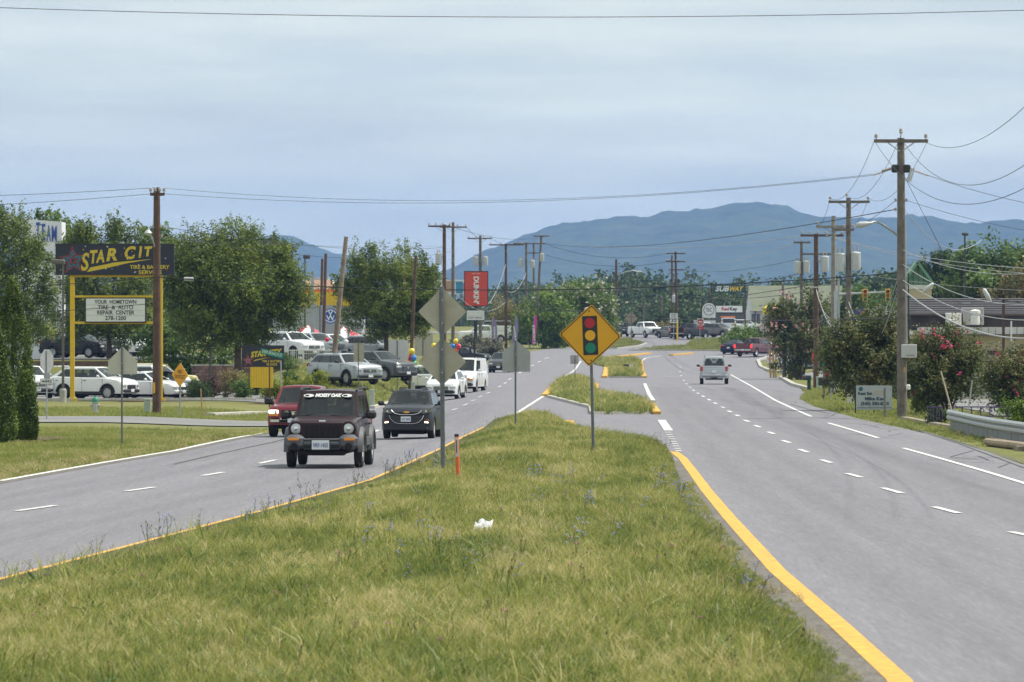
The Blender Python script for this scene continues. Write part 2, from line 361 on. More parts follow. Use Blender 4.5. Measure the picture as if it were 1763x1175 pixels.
# grass islands
medL = [V(-9.2, 20), V(-8.2, 40)]+[G(*p) for p in ((0, 1001), (220, 943), (440, 885.5), (540, 857), (640, 828), (700, 802), (760, 774), (800, 753), (832, 738), (852, 722), (876, 716))]
medR = [V(2.1, 20), V(2.65, 40)]+[G(*p) for p in ((1464, 1172), (1370, 1075), (1280, 985), (1210, 893), (1180, 845), (1164, 812), (1158, 789), (1148, 770), (1100, 762), (1030, 752), (986, 737), (960, 722), (905, 716))]
_L = np.array([(p.y, p.x) for p in medL]); _R = np.array([(p.y, p.x) for p in medR]); _L = _L[np.argsort(_L[:, 0])]; _R = _R[np.argsort(_R[:, 0])]
def med_z(x, y):
    x = np.asarray(x, float); y = np.asarray(y, float)
    l = np.interp(y, _L[:, 0], _L[:, 1]); r = np.interp(y, _R[:, 0], _R[:, 1])
    e = np.clip(np.minimum(x-l, r-x), 0, 9)
    und = .05*np.sin(x*.9+y*.11)*np.sin(y*.21+1)+.03*np.sin(x*2.1+y*.5)
    swale = -.10*np.exp(-((x-.25)/1.5)**2-((y-102)/13)**2)
    return T(x, y)+.015+.10*sst(0, 2.6, x-l)*sst(0, .8, r-x)+(und+swale)*.6*sst(.4, 2.6, e)
med = tag(rows(medL, medR, 1.0, 24, med_z, 0, 'median', turf), kind='structure')
def isl(Lp, Rp, nm, h=.10, m=None):
    Lq = [G(*p) if isinstance(p, tuple) else p for p in Lp]; Rq = [G(*p) if isinstance(p, tuple) else p for p in Rp]
    A = np.array(sorted((p.y, p.x) for p in Lq)); Bq = np.array(sorted((p.y, p.x) for p in Rq))
    def zf(x, y):
        l = np.interp(y, A[:, 0], A[:, 1]); r = np.interp(y, Bq[:, 0], Bq[:, 1]); e = np.minimum(np.minimum(x-l, r-x), np.minimum(y-A[0, 0], A[-1, 0]-y))
        return T(x, y)+.008+h*sst(0, .35, e)
    o = tag(rows(Lq, Rq, 2., 10, zf, 0, nm, m or turf), kind='structure')
    return o, A, Bq, zf
isl2 = isl([(1020, 714), (1018, 704), (985, 695), (944, 683), (950, 670), (962, 660), (985, 654.5)], [(1126, 712), (1122, 700), (1095, 691), (1028, 682), (1022, 668), (1018, 660), (1003, 655)], 'grass_island')
isl3 = isl([(1048, 650), (1049, 640), (1042, 633), (1015, 626), (1003, 620)], [(1108, 650), (1105, 636), (1102, 622), (1098, 616)], 'grass_island')
isl4 = isl([(985, 600.5), (1005, 597), (1052, 590), (1062, 584)], [(1062, 600.5), (1098, 596), (1112, 592), (1090, 586)], 'grass_island')
isl5 = isl([(1085, 603.5), (1120, 600), (1180, 595), (1190, 585)], [(1262, 605), (1258, 596), (1262, 588), (1265, 584)], 'grass_island')
# kerbs of the islands
def kerb(pts, nm='kerb', m=concm, w=.22, h=.11, par=None): return strip([G(*p) if not isinstance(p, Vector) else p for p in pts], w, nm, m, par or road, lift=0, th=h, sub=2.)
mark([V(-8.35, 40), (0, 1001), (220, 943), (440, 885.5), (540, 857), (640, 828), (700, 802), (760, 774), (800, 753), (836, 736)], .2, 'median_edge_line', yellm)
mark([V(2.9, 36), (1548, 1175), (1442, 1075), (1338, 985), (1256, 893), (1216, 845), (1192, 812), (1175, 790), (1160, 779)], .225, 'median_edge_line', yellm)
kerb([(978, 731), (986, 744)], 'yellow_kerb', yellm, .35, .14)
kerb([(938, 683), (950, 670), (958, 662)], 'yellow_kerb', yellm, .3, .12)
kerb([(1022, 681), (1026, 663)], 'yellow_kerb', yellm, .35, .13)
kerb([(1121, 699), (1131, 714)], 'yellow_kerb', yellm, .3, .12)
kerb([(1109, 651), (1103, 624)], 'yellow_kerb', yellm, .4, .14)
kerb([(1041, 651), (1044, 634)], 'yellow_kerb', yellm, .4, .14)
kerb([(944, 684), (1018, 703), (1020, 714), (1128, 712.5)])
kerb([(1048, 651), (1108, 651)])
kerb([(985, 601), (1062, 601), (1100, 596.5), (1113, 592)])
kerb([(1083, 603.8), (1262, 605.2)])
kerb([(1043, 617), (1118, 609.5)], 'concrete_island_kerb', yellm, .5, .12)
kerb([(1155, 612.5), (1192, 609.5)], 'concrete_island_kerb', yellm, .5, .12)
kerb([(640, 704), (690, 691), (742, 672)], 'kerb', concm, .3, .13)
kerb([(1376, 688), (1345, 671), (1372, 664)][:0] or [(1392, 671), (1366, 664), (1344, 651)], 'kerb', concm, .3, .15)
kerb([(1358, 644), (1330, 640), (1310, 633), (1305, 622), (1322, 616)], 'kerb', concm, .3, .15)
kerb([(1763, 775), (1665, 741), (1625, 735), (1557, 722)], 'kerb', mat('dirty_concrete', (.26, .22, .17), .9, var=.3, vscale=2), .3, .09)
kerb([(362, 716.5), (440, 713), (482, 713)], 'kerb', concm, .4, .12)
kerb([(-60, 690), (110, 690), (440, 690)], 'kerb', concm, .3, .12)

# tar seams and worn bands on the asphalt
tarm = mat('tar_seam', (.085, .085, .088), .8)
def wline(pts): return np.array(sorted((G(*p).y, G(*p).x) for p in pts))
def wx(Q, y):
    lo = Q[0, 1]+(y-Q[0, 0])*(Q[1, 1]-Q[0, 1])/(Q[1, 0]-Q[0, 0]); return np.where(y < Q[0, 0], lo, np.interp(y, Q[:, 0], Q[:, 1]))
co = np.empty(len(road.data.vertices)*3, np.float32); road.data.vertices.foreach_get('co', co); co = co.reshape(-1, 3); wv = np.zeros(len(co)); yv = co[:, 1]
RY = wline([(1442, 1075), (1338, 985), (1256, 893), (1216, 845), (1175, 790), (1145, 733), (1118, 680), (1107, 650)]); RD = wline([(1630, 879), (1537, 846), (1422, 795), (1353, 761), (1281, 724), (1229, 694), (1193, 672)]); RW = wline([(1763, 833), (1620, 790.5), (1512, 755), (1426, 729), (1335, 690), (1258, 645.5)])
LY = wline([(0, 1001), (220, 943), (440, 885), (640, 828), (760, 774), (836, 736)]); LD = wline([(62, 877), (242, 843), (367, 816), (460, 797), (646, 743), (782, 705)]); LW = wline([(0, 829), (300, 777), (480, 741), (690, 690)])
def path(A, B_, f, wd, amt, y1):
    global wv
    c = wx(A, yv)*(1-f)+wx(B_, yv)*f; wv = np.maximum(wv, np.where(yv < y1, amt*np.exp(-((co[:, 0]-c)/wd)**2)*(.5+.5*vn1(yv*.035+f*7)), 0))
def vn1(t): return .5+.25*np.sin(t*2.1)+.25*np.sin(t*5.3+1.7)
for A, B_, y1 in ((RY, RD, 330), (RD, RW, 330), (LD, LY, 260), (LW, LD, 260)):
    for f in (.26, .74): path(A, B_, f, .38, .42, y1)
    path(A, B_, .5, .3, .5, y1)
path(RD, RW, .62, .34, .95, 330)
at_ = road.data.attributes.new('wear', 'FLOAT', 'POINT'); at_.data.foreach_set('value', wv.astype(np.float32))
for pts in ([(1290, 648), (1348, 650)], [(1300, 663), (1375, 668)], [(1330, 679), (1372, 677)], [(1345, 690), (1400, 690)], [(1380, 718), (1470, 722)], [(1440, 731), (1530, 729)], [(1600, 792), (1700, 788), (1790, 793)], [(1500, 722), (1545, 731), (1620, 752), (1763, 797)], [(1560, 735), (1650, 764), (1763, 806)], [(1360, 696), (1395, 706), (1425, 712)], [(900, 748), (1010, 752)], [(1030, 727), (1135, 726)], [(1000, 657), (1105, 655)], [(1100, 655), (1180, 653)], [(300, 800), (470, 762), (640, 718)], [(640, 838), (700, 812)]):
    strip([G(*p) for p in pts], .07, 'tar_seam', tarm, road, lift=.010)
for k in range(26):
    px = 1290+rnd.random()*430; py = np.interp(px, [1290, 1400, 1550, 1720], [668, 706, 745, 800])+rnd.uniform(-8, 6); g = G(px, py); strip([g, g+Vector((rnd.uniform(-.9, .9), rnd.uniform(1.5, 5), 0)), g+Vector((rnd.uniform(-1.6, 1.6), rnd.uniform(5, 10), 0))], .04, 'crack', tarm, road, lift=.011)

# gritty edge between the painted line and the grass, and along the shoulder
grit = ground_mat('grit', [(.3, (.07, .06, .05)), (.45, (.13, .115, .10)), (.58, (.19, .175, .155)), (.7, (.30, .28, .25))], scales=((1.5, .6), (9, 1), (50, 1.2)), rough=.95, bump=.9, stretch=(1, .2, 1))
RE = [V(2.55, 36)]+[G(*p) for p in ((1484, 1175), (1390, 1075), (1296, 985), (1222, 893), (1188, 845), (1170, 813), (1162, 795))]
strip(RE, .52, 'gravel_edge', grit, road, lift=.008, sub=1.5)
strip([G(-40, 838), G(0, 831.5), G(150, 804.5), G(300, 779.5), G(400, 757.5), G(470, 745)], .35, 'gravel_edge', grit, road, lift=.006, sub=2)
# ---------------------------------------------------------------- mountains, far woods
def vnoise(x, y, seed=0):
    """cheap smooth value noise"""
    xi = np.floor(x).astype(int); yi = np.floor(y).astype(int); fx = x-xi; fy = y-yi
    fx = fx*fx*(3-2*fx); fy = fy*fy*(3-2*fy)
    def h(a, b):
        n_ = (a*374761393+b*668265263+seed*974711) & 0x7fffffff; n_ = (n_ ^ (n_ >> 13))*1274126177 & 0x7fffffff
        return ((n_ ^ (n_ >> 16)) & 0xffff)/65535.
    return (h(xi, yi)*(1-fx)+h(xi+1, yi)*fx)*(1-fy)+(h(xi, yi+1)*(1-fx)+h(xi+1, yi+1)*fx)*fy
forest = ground_mat('forest_slope', [(.30, (.006, .015, .006)), (.45, (.022, .04, .015)), (.56, (.05, .075, .026)), (.7, (.09, .12, .04))], scales=((.002, .6), (.01, 1), (.05, 1.2)), rough=1., bump=0.)
def mountain(prof, d, depth, label_name, back=1.):
    pr = np.array(prof, float); x = np.arange(X(pr[0, 0], d), X(pr[-1, 0], d), 11.); t = np.linspace(-1, .35, 110)
    xx, tt = np.meshgrid(x, t); yy = d+tt*depth
    crest = np.interp(xx*d/ d/d*F+CX, pr[:, 0], (HZ-pr[:, 1]))*d/F+CAMZ
    spur = vnoise(xx/360, yy/1200, 3)+.5*vnoise(xx/150, yy/430, 5)
    k = np.where(tt < 0, 1+tt, 1-.8*tt)
    k = np.clip(k, 0, 1); k = k**(.9)*(1-.46*(1-k)*spur*1.2)
    can = (vnoise(xx/17, yy/22, 8)+.6*vnoise(xx/42, yy/50, 9))*10*np.clip(k*3, 0, 1)
    zz = np.maximum(crest, 0)*k+can-4
    nn = len(x); i = (np.arange(len(t)-1)[:, None]*nn+np.arange(nn-1)[None]).ravel()
    m_ = mesh_np('mountain', np.stack([xx, yy, zz], -1).reshape(-1, 3), np.stack([i, i+1, i+nn+1, i+nn], 1), forest)
    return tag(link('mountain', m_), kind='structure')
mountain([(560, 560), (640, 530), (720, 492), (780, 466), (840, 432), (870, 421), (900, 410), (960, 390), (1040, 378), (1100, 377), (1180, 367), (1230, 360), (1270, 351), (1310, 349), (1340, 356), (1380, 371), (1420, 378), (1480, 380), (1530, 380), (1570, 373), (1600, 375), (1640, 384), (1680, 389), (1720, 385), (1763, 386), (1850, 380), (2000, 400), (2300, 450), (2700, 520)], 9000, 3200, 'm')
mountain([(-900, 500), (-400, 440), (0, 425), (250, 432), (400, 422), (440, 413), (480, 409), (500, 411), (530, 423), (570, 438), (620, 452), (700, 470), (800, 485), (950, 520)], 10300, 2800, 'm')

# foliage generator: leaf quads in sprays
def spray_leaves(cent, dirs, per, leaf, length, rad, rg, droop=.0, aspect=.55):
    n_ = len(cent); c = np.repeat(cent, per, 0); dr = np.repeat(dirs, per, 0)
    t = rg.random((n_*per, 1))
    ln = np.repeat(length if np.ndim(length) else np.full(n_, length), per)[:, None]
    rd = np.repeat(rad if np.ndim(rad) else np.full(n_, rad), per)[:, None]
    off = rg.normal(size=(n_*per, 3))*rd*(1.05-.75*t)
    p = c+dr*(t-.35)*ln+off
    p[:, 2] -= droop*np.abs(off[:, 0])
    nrm = rg.normal(size=p.shape)*.75+dr*.35+np.array([0, 0, .75]); nrm /= np.linalg.norm(nrm, axis=1)[:, None]
    a = np.cross(nrm, rg.normal(size=p.shape)); a /= np.linalg.norm(a, axis=1)[:, None]; b = np.cross(nrm, a)
    s = (leaf*(.65+.7*rg.random((len(p), 1))))
    a = a*s; b = b*s*aspect
    v = np.stack([p-a, p+b-a*.1, p+a, p-b-a*.1], 1).reshape(-1, 3)
    f = np.arange(len(v)).reshape(-1, 4)
    return v, f
def lobes_points(lobes, n_, rg, shell=.55, per=9):
    """points near the skin of the lobes, gathered in clusters as leaves gather on limbs"""
    L = np.array(lobes, float); w = (L[:, 3]*L[:, 4]*L[:, 5])**.67; nc = max(6, n_//per); k = rg.choice(len(L), nc, p=w/w.sum())
    u = rg.normal(size=(nc, 3)); u /= np.linalg.norm(u, axis=1)[:, None]
    r = shell+(1.06-shell)*rg.random((nc, 1))**.6
    C_ = L[k, :3]+u*r*L[k, 3:6]; i_ = rg.integers(0, nc, n_)
    return C_[i_]+rg.normal(size=(n_, 3))*L[k[i_], 3:6]*.20, u[i_]
def crown_mesh(name, lobes, nspray, per, leaf, slen, srad, m, seed=0, up=.5, shell=.55, droop=0., aspect=.55):
    rg = np.random.default_rng(seed); c, u = lobes_points(lobes, nspray, rg, shell)
    d = u+np.array([0, 0, up])+rg.normal(size=u.shape)*.25; d /= np.linalg.norm(d, axis=1)[:, None]
    v, f = spray_leaves(c, d, per, leaf, slen*(.6+.8*rg.random(nspray)), srad*(.7+.6*rg.random(nspray)), rg, droop, aspect)
    return mesh_np(name, v, f, m)
L_zel = leaf_mat('leaf_zelkova', [(0.06, 0.092, 0.018), (0.113, 0.161, 0.029), (0.179, 0.234, 0.042), (0.299, 0.324, 0.065)], .5)
L_dark = leaf_mat('leaf_dark', [(0.029, 0.054, 0.016), (0.054, 0.09, 0.025), (0.082, 0.126, 0.036), (0.126, 0.172, 0.05)], .4)
L_mid = leaf_mat('leaf_mid', [(0.055, 0.101, 0.022), (0.101, 0.166, 0.033), (0.147, 0.23, 0.048), (0.221, 0.304, 0.074)], .5)
L_bright = leaf_mat('leaf_bright', [(0.065, 0.117, 0.016), (0.117, 0.195, 0.026), (0.182, 0.26, 0.039), (0.26, 0.325, 0.065)], .8)
L_yel = leaf_mat('leaf_lime', [(.10, .15, .015), (.20, .25, .02), (.30, .33, .03), (.36, .36, .06)], 1.5)
L_tan = leaf_mat('leaf_tan', [(0.09, 0.105, 0.03), (0.18, 0.165, 0.06), (0.3, 0.225, 0.105), (0.39, 0.3, 0.15)], .6)
L_myrt = leaf_mat('leaf_myrtle', [(0.052, 0.073, 0.028), (0.099, 0.127, 0.041), (0.16, 0.182, 0.06), (0.262, 0.207, 0.081)], .7)
L_red = leaf_mat('leaf_barberry', [(.03, .012, .012), (.06, .02, .02), (.09, .03, .03)], 1.)
L_conif = leaf_mat('leaf_conifer', [(0.032, 0.062, 0.012), (0.071, 0.116, 0.018), (0.13, 0.194, 0.029), (0.227, 0.286, 0.041)], 1.2, .15)
bark = mat('bark', (.10, .075, .055), .9, var=.35, vscale=6, bump=.6, bscale=12)

wood_rg = np.random.default_rng(5)
def wood_mass(name, spots, m, label, per=980, leaf=.34, cat='woodland'):
    """a far belt of trees that reads as one mass"""
    vs, fs, o_ = [], [], 0
    for (x, y, z0, h, w) in spots:
        nl = 7; lob = []
        for k in range(nl):
            a = wood_rg.random()*2*pi; q = wood_rg.random()
            lob.append((x+cos(a)*w*.28*q*1.6, y+sin(a)*w*.28, z0+h*(.34+.45*wood_rg.random()), w*(.22+.12*wood_rg.random()), w*.28, h*(.17+.1*wood_rg.random())))
        c, u = lobes_points(lob, 110, wood_rg, .6)
        d = u+np.array([0, 0, .5]); d /= np.linalg.norm(d, axis=1)[:, None]
        v, f = spray_leaves(c, d, per//110, leaf, 1.6, .7, wood_rg, 0, .7)
        vs.append(v); fs.append(f+o_); o_ += len(v)
    return tag(link(name, mesh_np(name, np.concatenate(vs), np.concatenate(fs), m)), label, cat, kind='stuff')
def belt(prof, d0, d1, n_, hmin, hmax, bottom=None):
    pr = np.array(prof, float); out = []
    for k in range(n_):
        px = pr[0, 0]+(pr[-1, 0]-pr[0, 0])*(k+wood_rg.random())/n_; d = d0+(d1-d0)*wood_rg.random()
        top = np.interp(px, pr[:, 0], pr[:, 1])+wood_rg.random()*14*(d-d0)/(d1-d0+1)+wood_rg.normal()*3.5
        h = hmin+(hmax-hmin)*wood_rg.random(); out.append((X(px, d), d, Z(top, d)-h, h, h*(.75+.35*wood_rg.random())))
    return out
# each belt is filled downwards so no gap opens under the crowns
def fill(spots, steps, drop):
    o = list(spots)
    for (x, y, z0, h, w) in spots:
        for s in range(1, steps+1): o.append((x+wood_rg.normal()*2, y-4*s, z0-drop*s, h, w))
    return o
wood_mass('far_woodland', fill(belt([(640, 505), (760, 510), (850, 500), (905, 478), (960, 474), (1000, 478), (1040, 465), (1090, 468), (1130, 470), (1180, 475), (1230, 488), (1290, 492), (1340, 488), (1400, 475)], 1050, 1250, 85, 10, 15), 2, 7), L_dark, 'dark green belt of far trees at the foot of the mountain')
wood_mass('hillside_woodland', fill(belt([(1380, 486), (1440, 480), (1500, 470), (1570, 462), (1620, 452), (1650, 437), (1700, 432), (1763, 430), (1900, 425)], 760, 900, 60, 9, 13), 3, 6), L_dark, 'dark wooded hillside behind the shopping plaza roof')
wood_mass('left_woodland', fill(belt([(-200, 470), (100, 470), (300, 470), (480, 480), (640, 500)], 800, 900, 45, 9, 13), 2, 6), L_dark, 'dark trees far behind the car dealership')
wood_mass('roadside_woodland', fill(belt([(1060, 520), (1100, 515), (1160, 505), (1230, 500), (1290, 510)], 850, 950, 26, 8, 11), 1, 6), L_dark, 'dark trees behind the line of waiting cars')

# ---------------------------------------------------------------- grass (uncountable blades)
G_long = leaf_mat('grass_blade', [(.085, .125, .028), (.18, .225, .045), (.32, .335, .075), (.48, .43, .15), (.66, .55, .30)], .55, .45, .45, vary='instance', amp=1.6, rv=.95, stretch=(1, .22, 1))
G_lush = leaf_mat('grass_lush', [(.12, .175, .05), (.19, .25, .07), (.27, .32, .09), (.40, .42, .12)], .6, .45, .45, vary='instance', rv=.8, stretch=(1, .22, 1))
G_mown = leaf_mat('grass_mown', [(.15, .19, .045), (.23, .265, .065), (.32, .33, .10), (.46, .40, .18)], .3, .45, .6, vary='instance')
G_seed = mat('seed_head', (.13, .085, .05), .9)
G_blue = mat('chicory_petal', (.30, .33, .80), .7)
G_pink = mat('clover_flower', (.35, .10, .22), .8)
G_white = mat('white_flower', (.75, .75, .70), .8)
def tuft(nb, h0, h1, w, spread, lean, mi, rg):
    vs, fs, ms = [], [], []
    for b in range(nb):
        a = rg.random()*2*pi; r = spread*rg.random()**.5; bx, by = cos(a)*r, sin(a)*r
        h = h0+(h1-h0)*rg.random(); la = rg.random()*2*pi; ll = lean*h*(.3+rg.random()); ta = rg.random()*pi
        ux, uy = cos(ta)*w/2, sin(ta)*w/2; o = len(vs)
        for k, (t, q) in enumerate(((0, 1), (.5, .85), (.85, .5))):
            x, y, z = bx+cos(la)*ll*t*t, by+sin(la)*ll*t*t, h*t*(1-.15*t*lean)
            vs += [(x-ux*q, y-uy*q, z), (x+ux*q, y+uy*q, z)]
        vs.append((bx+cos(la)*ll, by+sin(la)*ll, h*(1-.15*lean)))
        fs += [(o, o+1, o+3, o+2), (o+2, o+3, o+5, o+4), (o+4, o+5, o+6)]; ms += [mi]*3
    return vs, fs, ms
def stemmed(kind, rg):
    """taller stems with seed heads or flowers"""
    vs, fs, ms = tuft(3, .05, .16, .008, .06, .6, 0, rg); mb = MB()
    for k in range(rg.integers(2, 5)):
        a = rg.random()*2*pi; h = {'seed': .28, 'blue': .34, 'weed': .55, 'clover': .22}[kind]*(.6+.7*rg.random()); lx, ly = cos(a)*h*.22, sin(a)*h*.22
        pts = [(lx*.1, ly*.1, 0), (lx*.5, ly*.5, h*.55), (lx, ly, h)]
        o = len(mb.v); mb.tube(pts, .0035, 3, 0)
        if kind == 'seed': mb.lathe([(0, -.015), (.007, -.006), (.007, .01), (0, .022)], (lx, ly, h), n=5, mi=1)
        if kind in ('blue', 'weed'):
            for j in range(3 if kind == 'blue' else 5):
                t = .45+.55*rg.random(); b = rg.random()*2*pi; p = Vector((lx*t+cos(b)*.05, ly*t+sin(b)*.05, h*t+.03))
                mb.tube([(lx*t*.95, ly*t*.95, h*t-.02), p], .0025, 3, 0)
                if kind == 'blue': mb.lathe([(0, 0), (.016, .006), (.013, .012), (0, .008)], p, n=6, mi=1)
                else: mb.lathe([(0, -.02), (.010, 0), (0, .025)], p, n=4, mi=1)
        if kind == 'clover': mb.lathe([(0, -.010), (.011, 0), (0, .012)], (lx, ly, h), n=6, mi=1)
    o = len(vs); vs += mb.v; fs += [tuple(i+o for i in f) for f in mb.f]; ms += mb.m
    return vs, fs, ms
def scatter(name, protos, pts, rot, scl, mats, label, cat):
    """one object: a handful of tufts repeated over the given points"""
    vs, fs, ms, var = [], [], [], []
    for k, (v, f, m_) in enumerate(protos):
        o = len(vs); vs += [tuple(p) for p in v]; fs += [tuple(i+o for i in q) for q in f]; ms += m_; var += [k]*len(v)
    nt = len(vs); vs += [tuple(p) for p in pts]; var += [-1]*len(pts)
    me = bpy.data.meshes.new(name); me.from_pydata(vs, [], fs); me.polygons.foreach_set('material_index', ms)
    for m_ in mats: me.materials.append(m_)
    a = me.attributes.new('variant', 'INT', 'POINT'); a.data.foreach_set('value', var)
    a = me.attributes.new('turn', 'FLOAT_VECTOR', 'POINT'); a.data.foreach_set('vector', np.concatenate([np.zeros((nt, 3)), rot]).astype(np.float32).ravel())
    a = me.attributes.new('size', 'FLOAT', 'POINT'); a.data.foreach_set('value', np.concatenate([np.ones(nt), scl]).astype(np.float32))
    o = link(name, me)
    ng = bpy.data.node_groups.new(name+'_scatter', 'GeometryNodeTree')
    ng.interface.new_socket('Geometry', in_out='INPUT', socket_type='NodeSocketGeometry'); ng.interface.new_socket('Geometry', in_out='OUTPUT', socket_type='NodeSocketGeometry')
    N, K = ng.nodes, ng.links; gi = N.new('NodeGroupInput'); go = N.new('NodeGroupOutput')
    na = N.new('GeometryNodeInputNamedAttribute'); na.data_type = 'INT'; na.inputs['Name'].default_value = 'variant'
    jn = N.new('GeometryNodeJoinGeometry')
    def sel(k):
        c = N.new('FunctionNodeCompare'); c.data_type = 'INT'; c.operation = 'EQUAL'; K.new(na.outputs['Attribute'], c.inputs[2]); c.inputs[3].default_value = k
        s = N.new('GeometryNodeSeparateGeometry'); s.domain = 'POINT'; K.new(gi.outputs[0], s.inputs['Geometry']); K.new(c.outputs[0], s.inputs['Selection']); return s
    for k in range(len(protos)):
        s = sel(k); g2 = N.new('GeometryNodeGeometryToInstance'); K.new(s.outputs[0], g2.inputs[0]); K.new(g2.outputs[0], jn.inputs[0])
    sp = sel(-1); ip = N.new('GeometryNodeInstanceOnPoints'); K.new(sp.outputs[0], ip.inputs['Points']); K.new(jn.outputs[0], ip.inputs['Instance']); ip.inputs['Pick Instance'].default_value = True
    ri = N.new('FunctionNodeRandomValue'); ri.data_type = 'INT'; ri.inputs[4].default_value = 0; ri.inputs[5].default_value = len(protos)-1; K.new(ri.outputs[2], ip.inputs['Instance Index'])
    nr = N.new('GeometryNodeInputNamedAttribute'); nr.data_type = 'FLOAT_VECTOR'; nr.inputs['Name'].default_value = 'turn'; K.new(nr.outputs['Attribute'], ip.inputs['Rotation'])
    ns = N.new('GeometryNodeInputNamedAttribute'); ns.data_type = 'FLOAT'; ns.inputs['Name'].default_value = 'size'; K.new(ns.outputs['Attribute'], ip.inputs['Scale'])
    K.new(ip.outputs[0], go.inputs[0])
    md = o.modifiers.new('scatter', 'NODES'); md.node_group = ng
    return tag(o, label, cat, kind='stuff')
def pts_between(A, B_, y0, y1, dens, zf, rg, inset=0.):
    """random points between the two edges (arrays of y,x)"""
    yy = np.linspace(y0, y1, 400); w = np.maximum(np.interp(yy, B_[:, 0], B_[:, 1])-np.interp(yy, A[:, 0], A[:, 1]), .01)
    area = w.mean()*(y1-y0); n_ = int(area*dens); y = rg.choice(yy, n_, p=w/w.sum())+rg.random(n_)*(y1-y0)/400
    l = np.interp(y, A[:, 0], A[:, 1])+inset; r = np.interp(y, B_[:, 0], B_[:, 1])-inset; x = l+(r-l)*rg.random(n_)
    keep = np.abs(x) < (CX+60)*y/F+.6
    x, y = x[keep], y[keep]; return np.stack([x, y, zf(x, y)-.02], 1)
grg = np.random.default_rng(21)
def rots(n_, tilt=.15): return np.stack([grg.normal(size=n_)*tilt, grg.normal(size=n_)*tilt, grg.random(n_)*2*pi], 1)
tall = [tuft(16, .10, .26, .011, .11, .8, 0, grg) for k in range(4)]+[tuft(14, .08, .20, .016, .10, .9, 1, grg) for k in range(2)]+[tuft(12, .14, .32, .008, .08, .6, 0, grg)]
seeds = [stemmed('seed', grg) for k in range(4)]
_R2 = _R+np.array([0, .2])
P1 = np.concatenate([pts_between(_L, _R2, 42, 75, 72, med_z, grg, .10), pts_between(_L, _R2, 75, 110, 56, med_z, grg, .02), pts_between(_L, _R, 110, 150, 45, med_z, grg, .03), pts_between(_L, _R, 150, 209, 26, med_z, grg, .04)])
P1 = P1[vnoise(P1[:, 0]*1.6+5, P1[:, 1]*.30+2, 31)+.25*grg.random(len(P1)) > .27]
S1 = (.55+.6*vnoise(P1[:, 0]*.8+40, P1[:, 1]*.35+10, 2)+.25*grg.random(len(P1)))*np.interp(P1[:, 1], [45, 110, 200], [.80, 1.0, 1.35])
_e = np.minimum(P1[:, 0]-np.interp(P1[:, 1], _L[:, 0], _L[:, 1]), np.interp(P1[:, 1], _R[:, 0], _R[:, 1])-P1[:, 0]); _el = P1[:, 0]-np.interp(P1[:, 1], _L[:, 0], _L[:, 1]); S1 *= (.4+.6*sst(0, .5, _e))*(.28+.72*sst(.1, 1.5, _el))
PT = pts_between(_L, _R, 42, 85, 3.5, med_z, grg, .3); PT = PT[vnoise(PT[:, 0]*1.1+3, PT[:, 1]*.4, 12) > .42]
scatter('tall_grass', [tuft(9, .16, .40, .013, .10, .75, k % 2, grg) for k in range(5)], PT, rots(len(PT), .2), .55+.6*grg.random(len(PT)), [G_long, G_lush], 'taller loose blades rising from the near median grass', 'grass')
scatter('median_grass', tall, P1, rots(len(P1)), S1, [G_long, G_lush], 'long uneven grass covering the road median', 'grass')
P2 = np.concatenate([pts_between(_L, _R, 42, 100, .5, med_z, grg, .1), pts_between(_L, _R, 100, 205, .4, med_z, grg, .1)]); P2 = P2[vnoise(P2[:, 0]*.7+9, P2[:, 1]*.22, 6) > .52]
scatter('seed_stems', seeds, P2, rots(len(P2), .1), .5+.55*grg.random(len(P2)), [G_long, G_seed], 'brown seed heads standing in the median grass', 'grass')
# straw: the dry worn strip in the middle and the burnt verge edge
G_dry = leaf_mat('grass_dry', [(.30, .24, .11), (.45, .37, .19), (.60, .50, .29), (.70, .60, .38)], .6, .4, .6, vary='instance', rv=.8)
G_broad = leaf_mat('broad_leaf', [(.06, .11, .03), (.10, .17, .045), (.15, .23, .06)], .8, .3, .45, vary='instance', rv=.7)
dryp = []
for (a_, b_, w_, n_) in (((955, 868), (925, 915), .35, 90), ((925, 915), (895, 960), .4, 150), ((895, 960), (880, 1010), .5, 150), ((760, 800), (1000, 790), .9, 120), ((1040, 905), (1120, 985), .7, 90), ((690, 1120), (860, 1080), .6, 70), ((1280, 1050), (1180, 960), .5, 70)):
    A_, B2_ = G(*a_), G(*b_)
    for k in range(n_): q_ = A_.lerp(B2_, grg.random()); x_2 = q_.x+grg.normal()*w_*.5; y_2 = q_.y+grg.normal()*.8; dryp.append((x_2, y_2, float(med_z(x_2, y_2))-.02))
for k in range(500):
    t_ = grg.random(); q_ = G(0, 829).lerp(G(300, 777), t_) if grg.random() < .6 else G(300, 777).lerp(G(470, 744), t_); x_2 = q_.x-.3-abs(grg.normal())*1.1; dryp.append((x_2, q_.y, Tz(x_2, q_.y)-.05))
dryp = np.array(dryp)
scatter('dry_grass', [tuft(16, .07, .20, .011, .12, .95, 0, grg) for k in range(4)], dryp, rots(len(dryp), .25), .6+.6*grg.random(len(dryp)), [G_dry], 'straw-coloured dry grass in the worn strip of the median', 'grass')
PB = pts_between(_L, _R, 42, 120, .9, med_z, grg, .5); PB = PB[vnoise(PB[:, 0]*.9+31, PB[:, 1]*.25, 15) > .5]
scatter('broadleaf_weeds', [tuft(9, .05, .13, .05, .05, 1.6, 0, grg) for k in range(4)], PB, rots(len(PB), .2), .7+.9*grg.random(len(PB)), [G_broad], 'dark broad-leaved weeds low in the median grass', 'weeds')
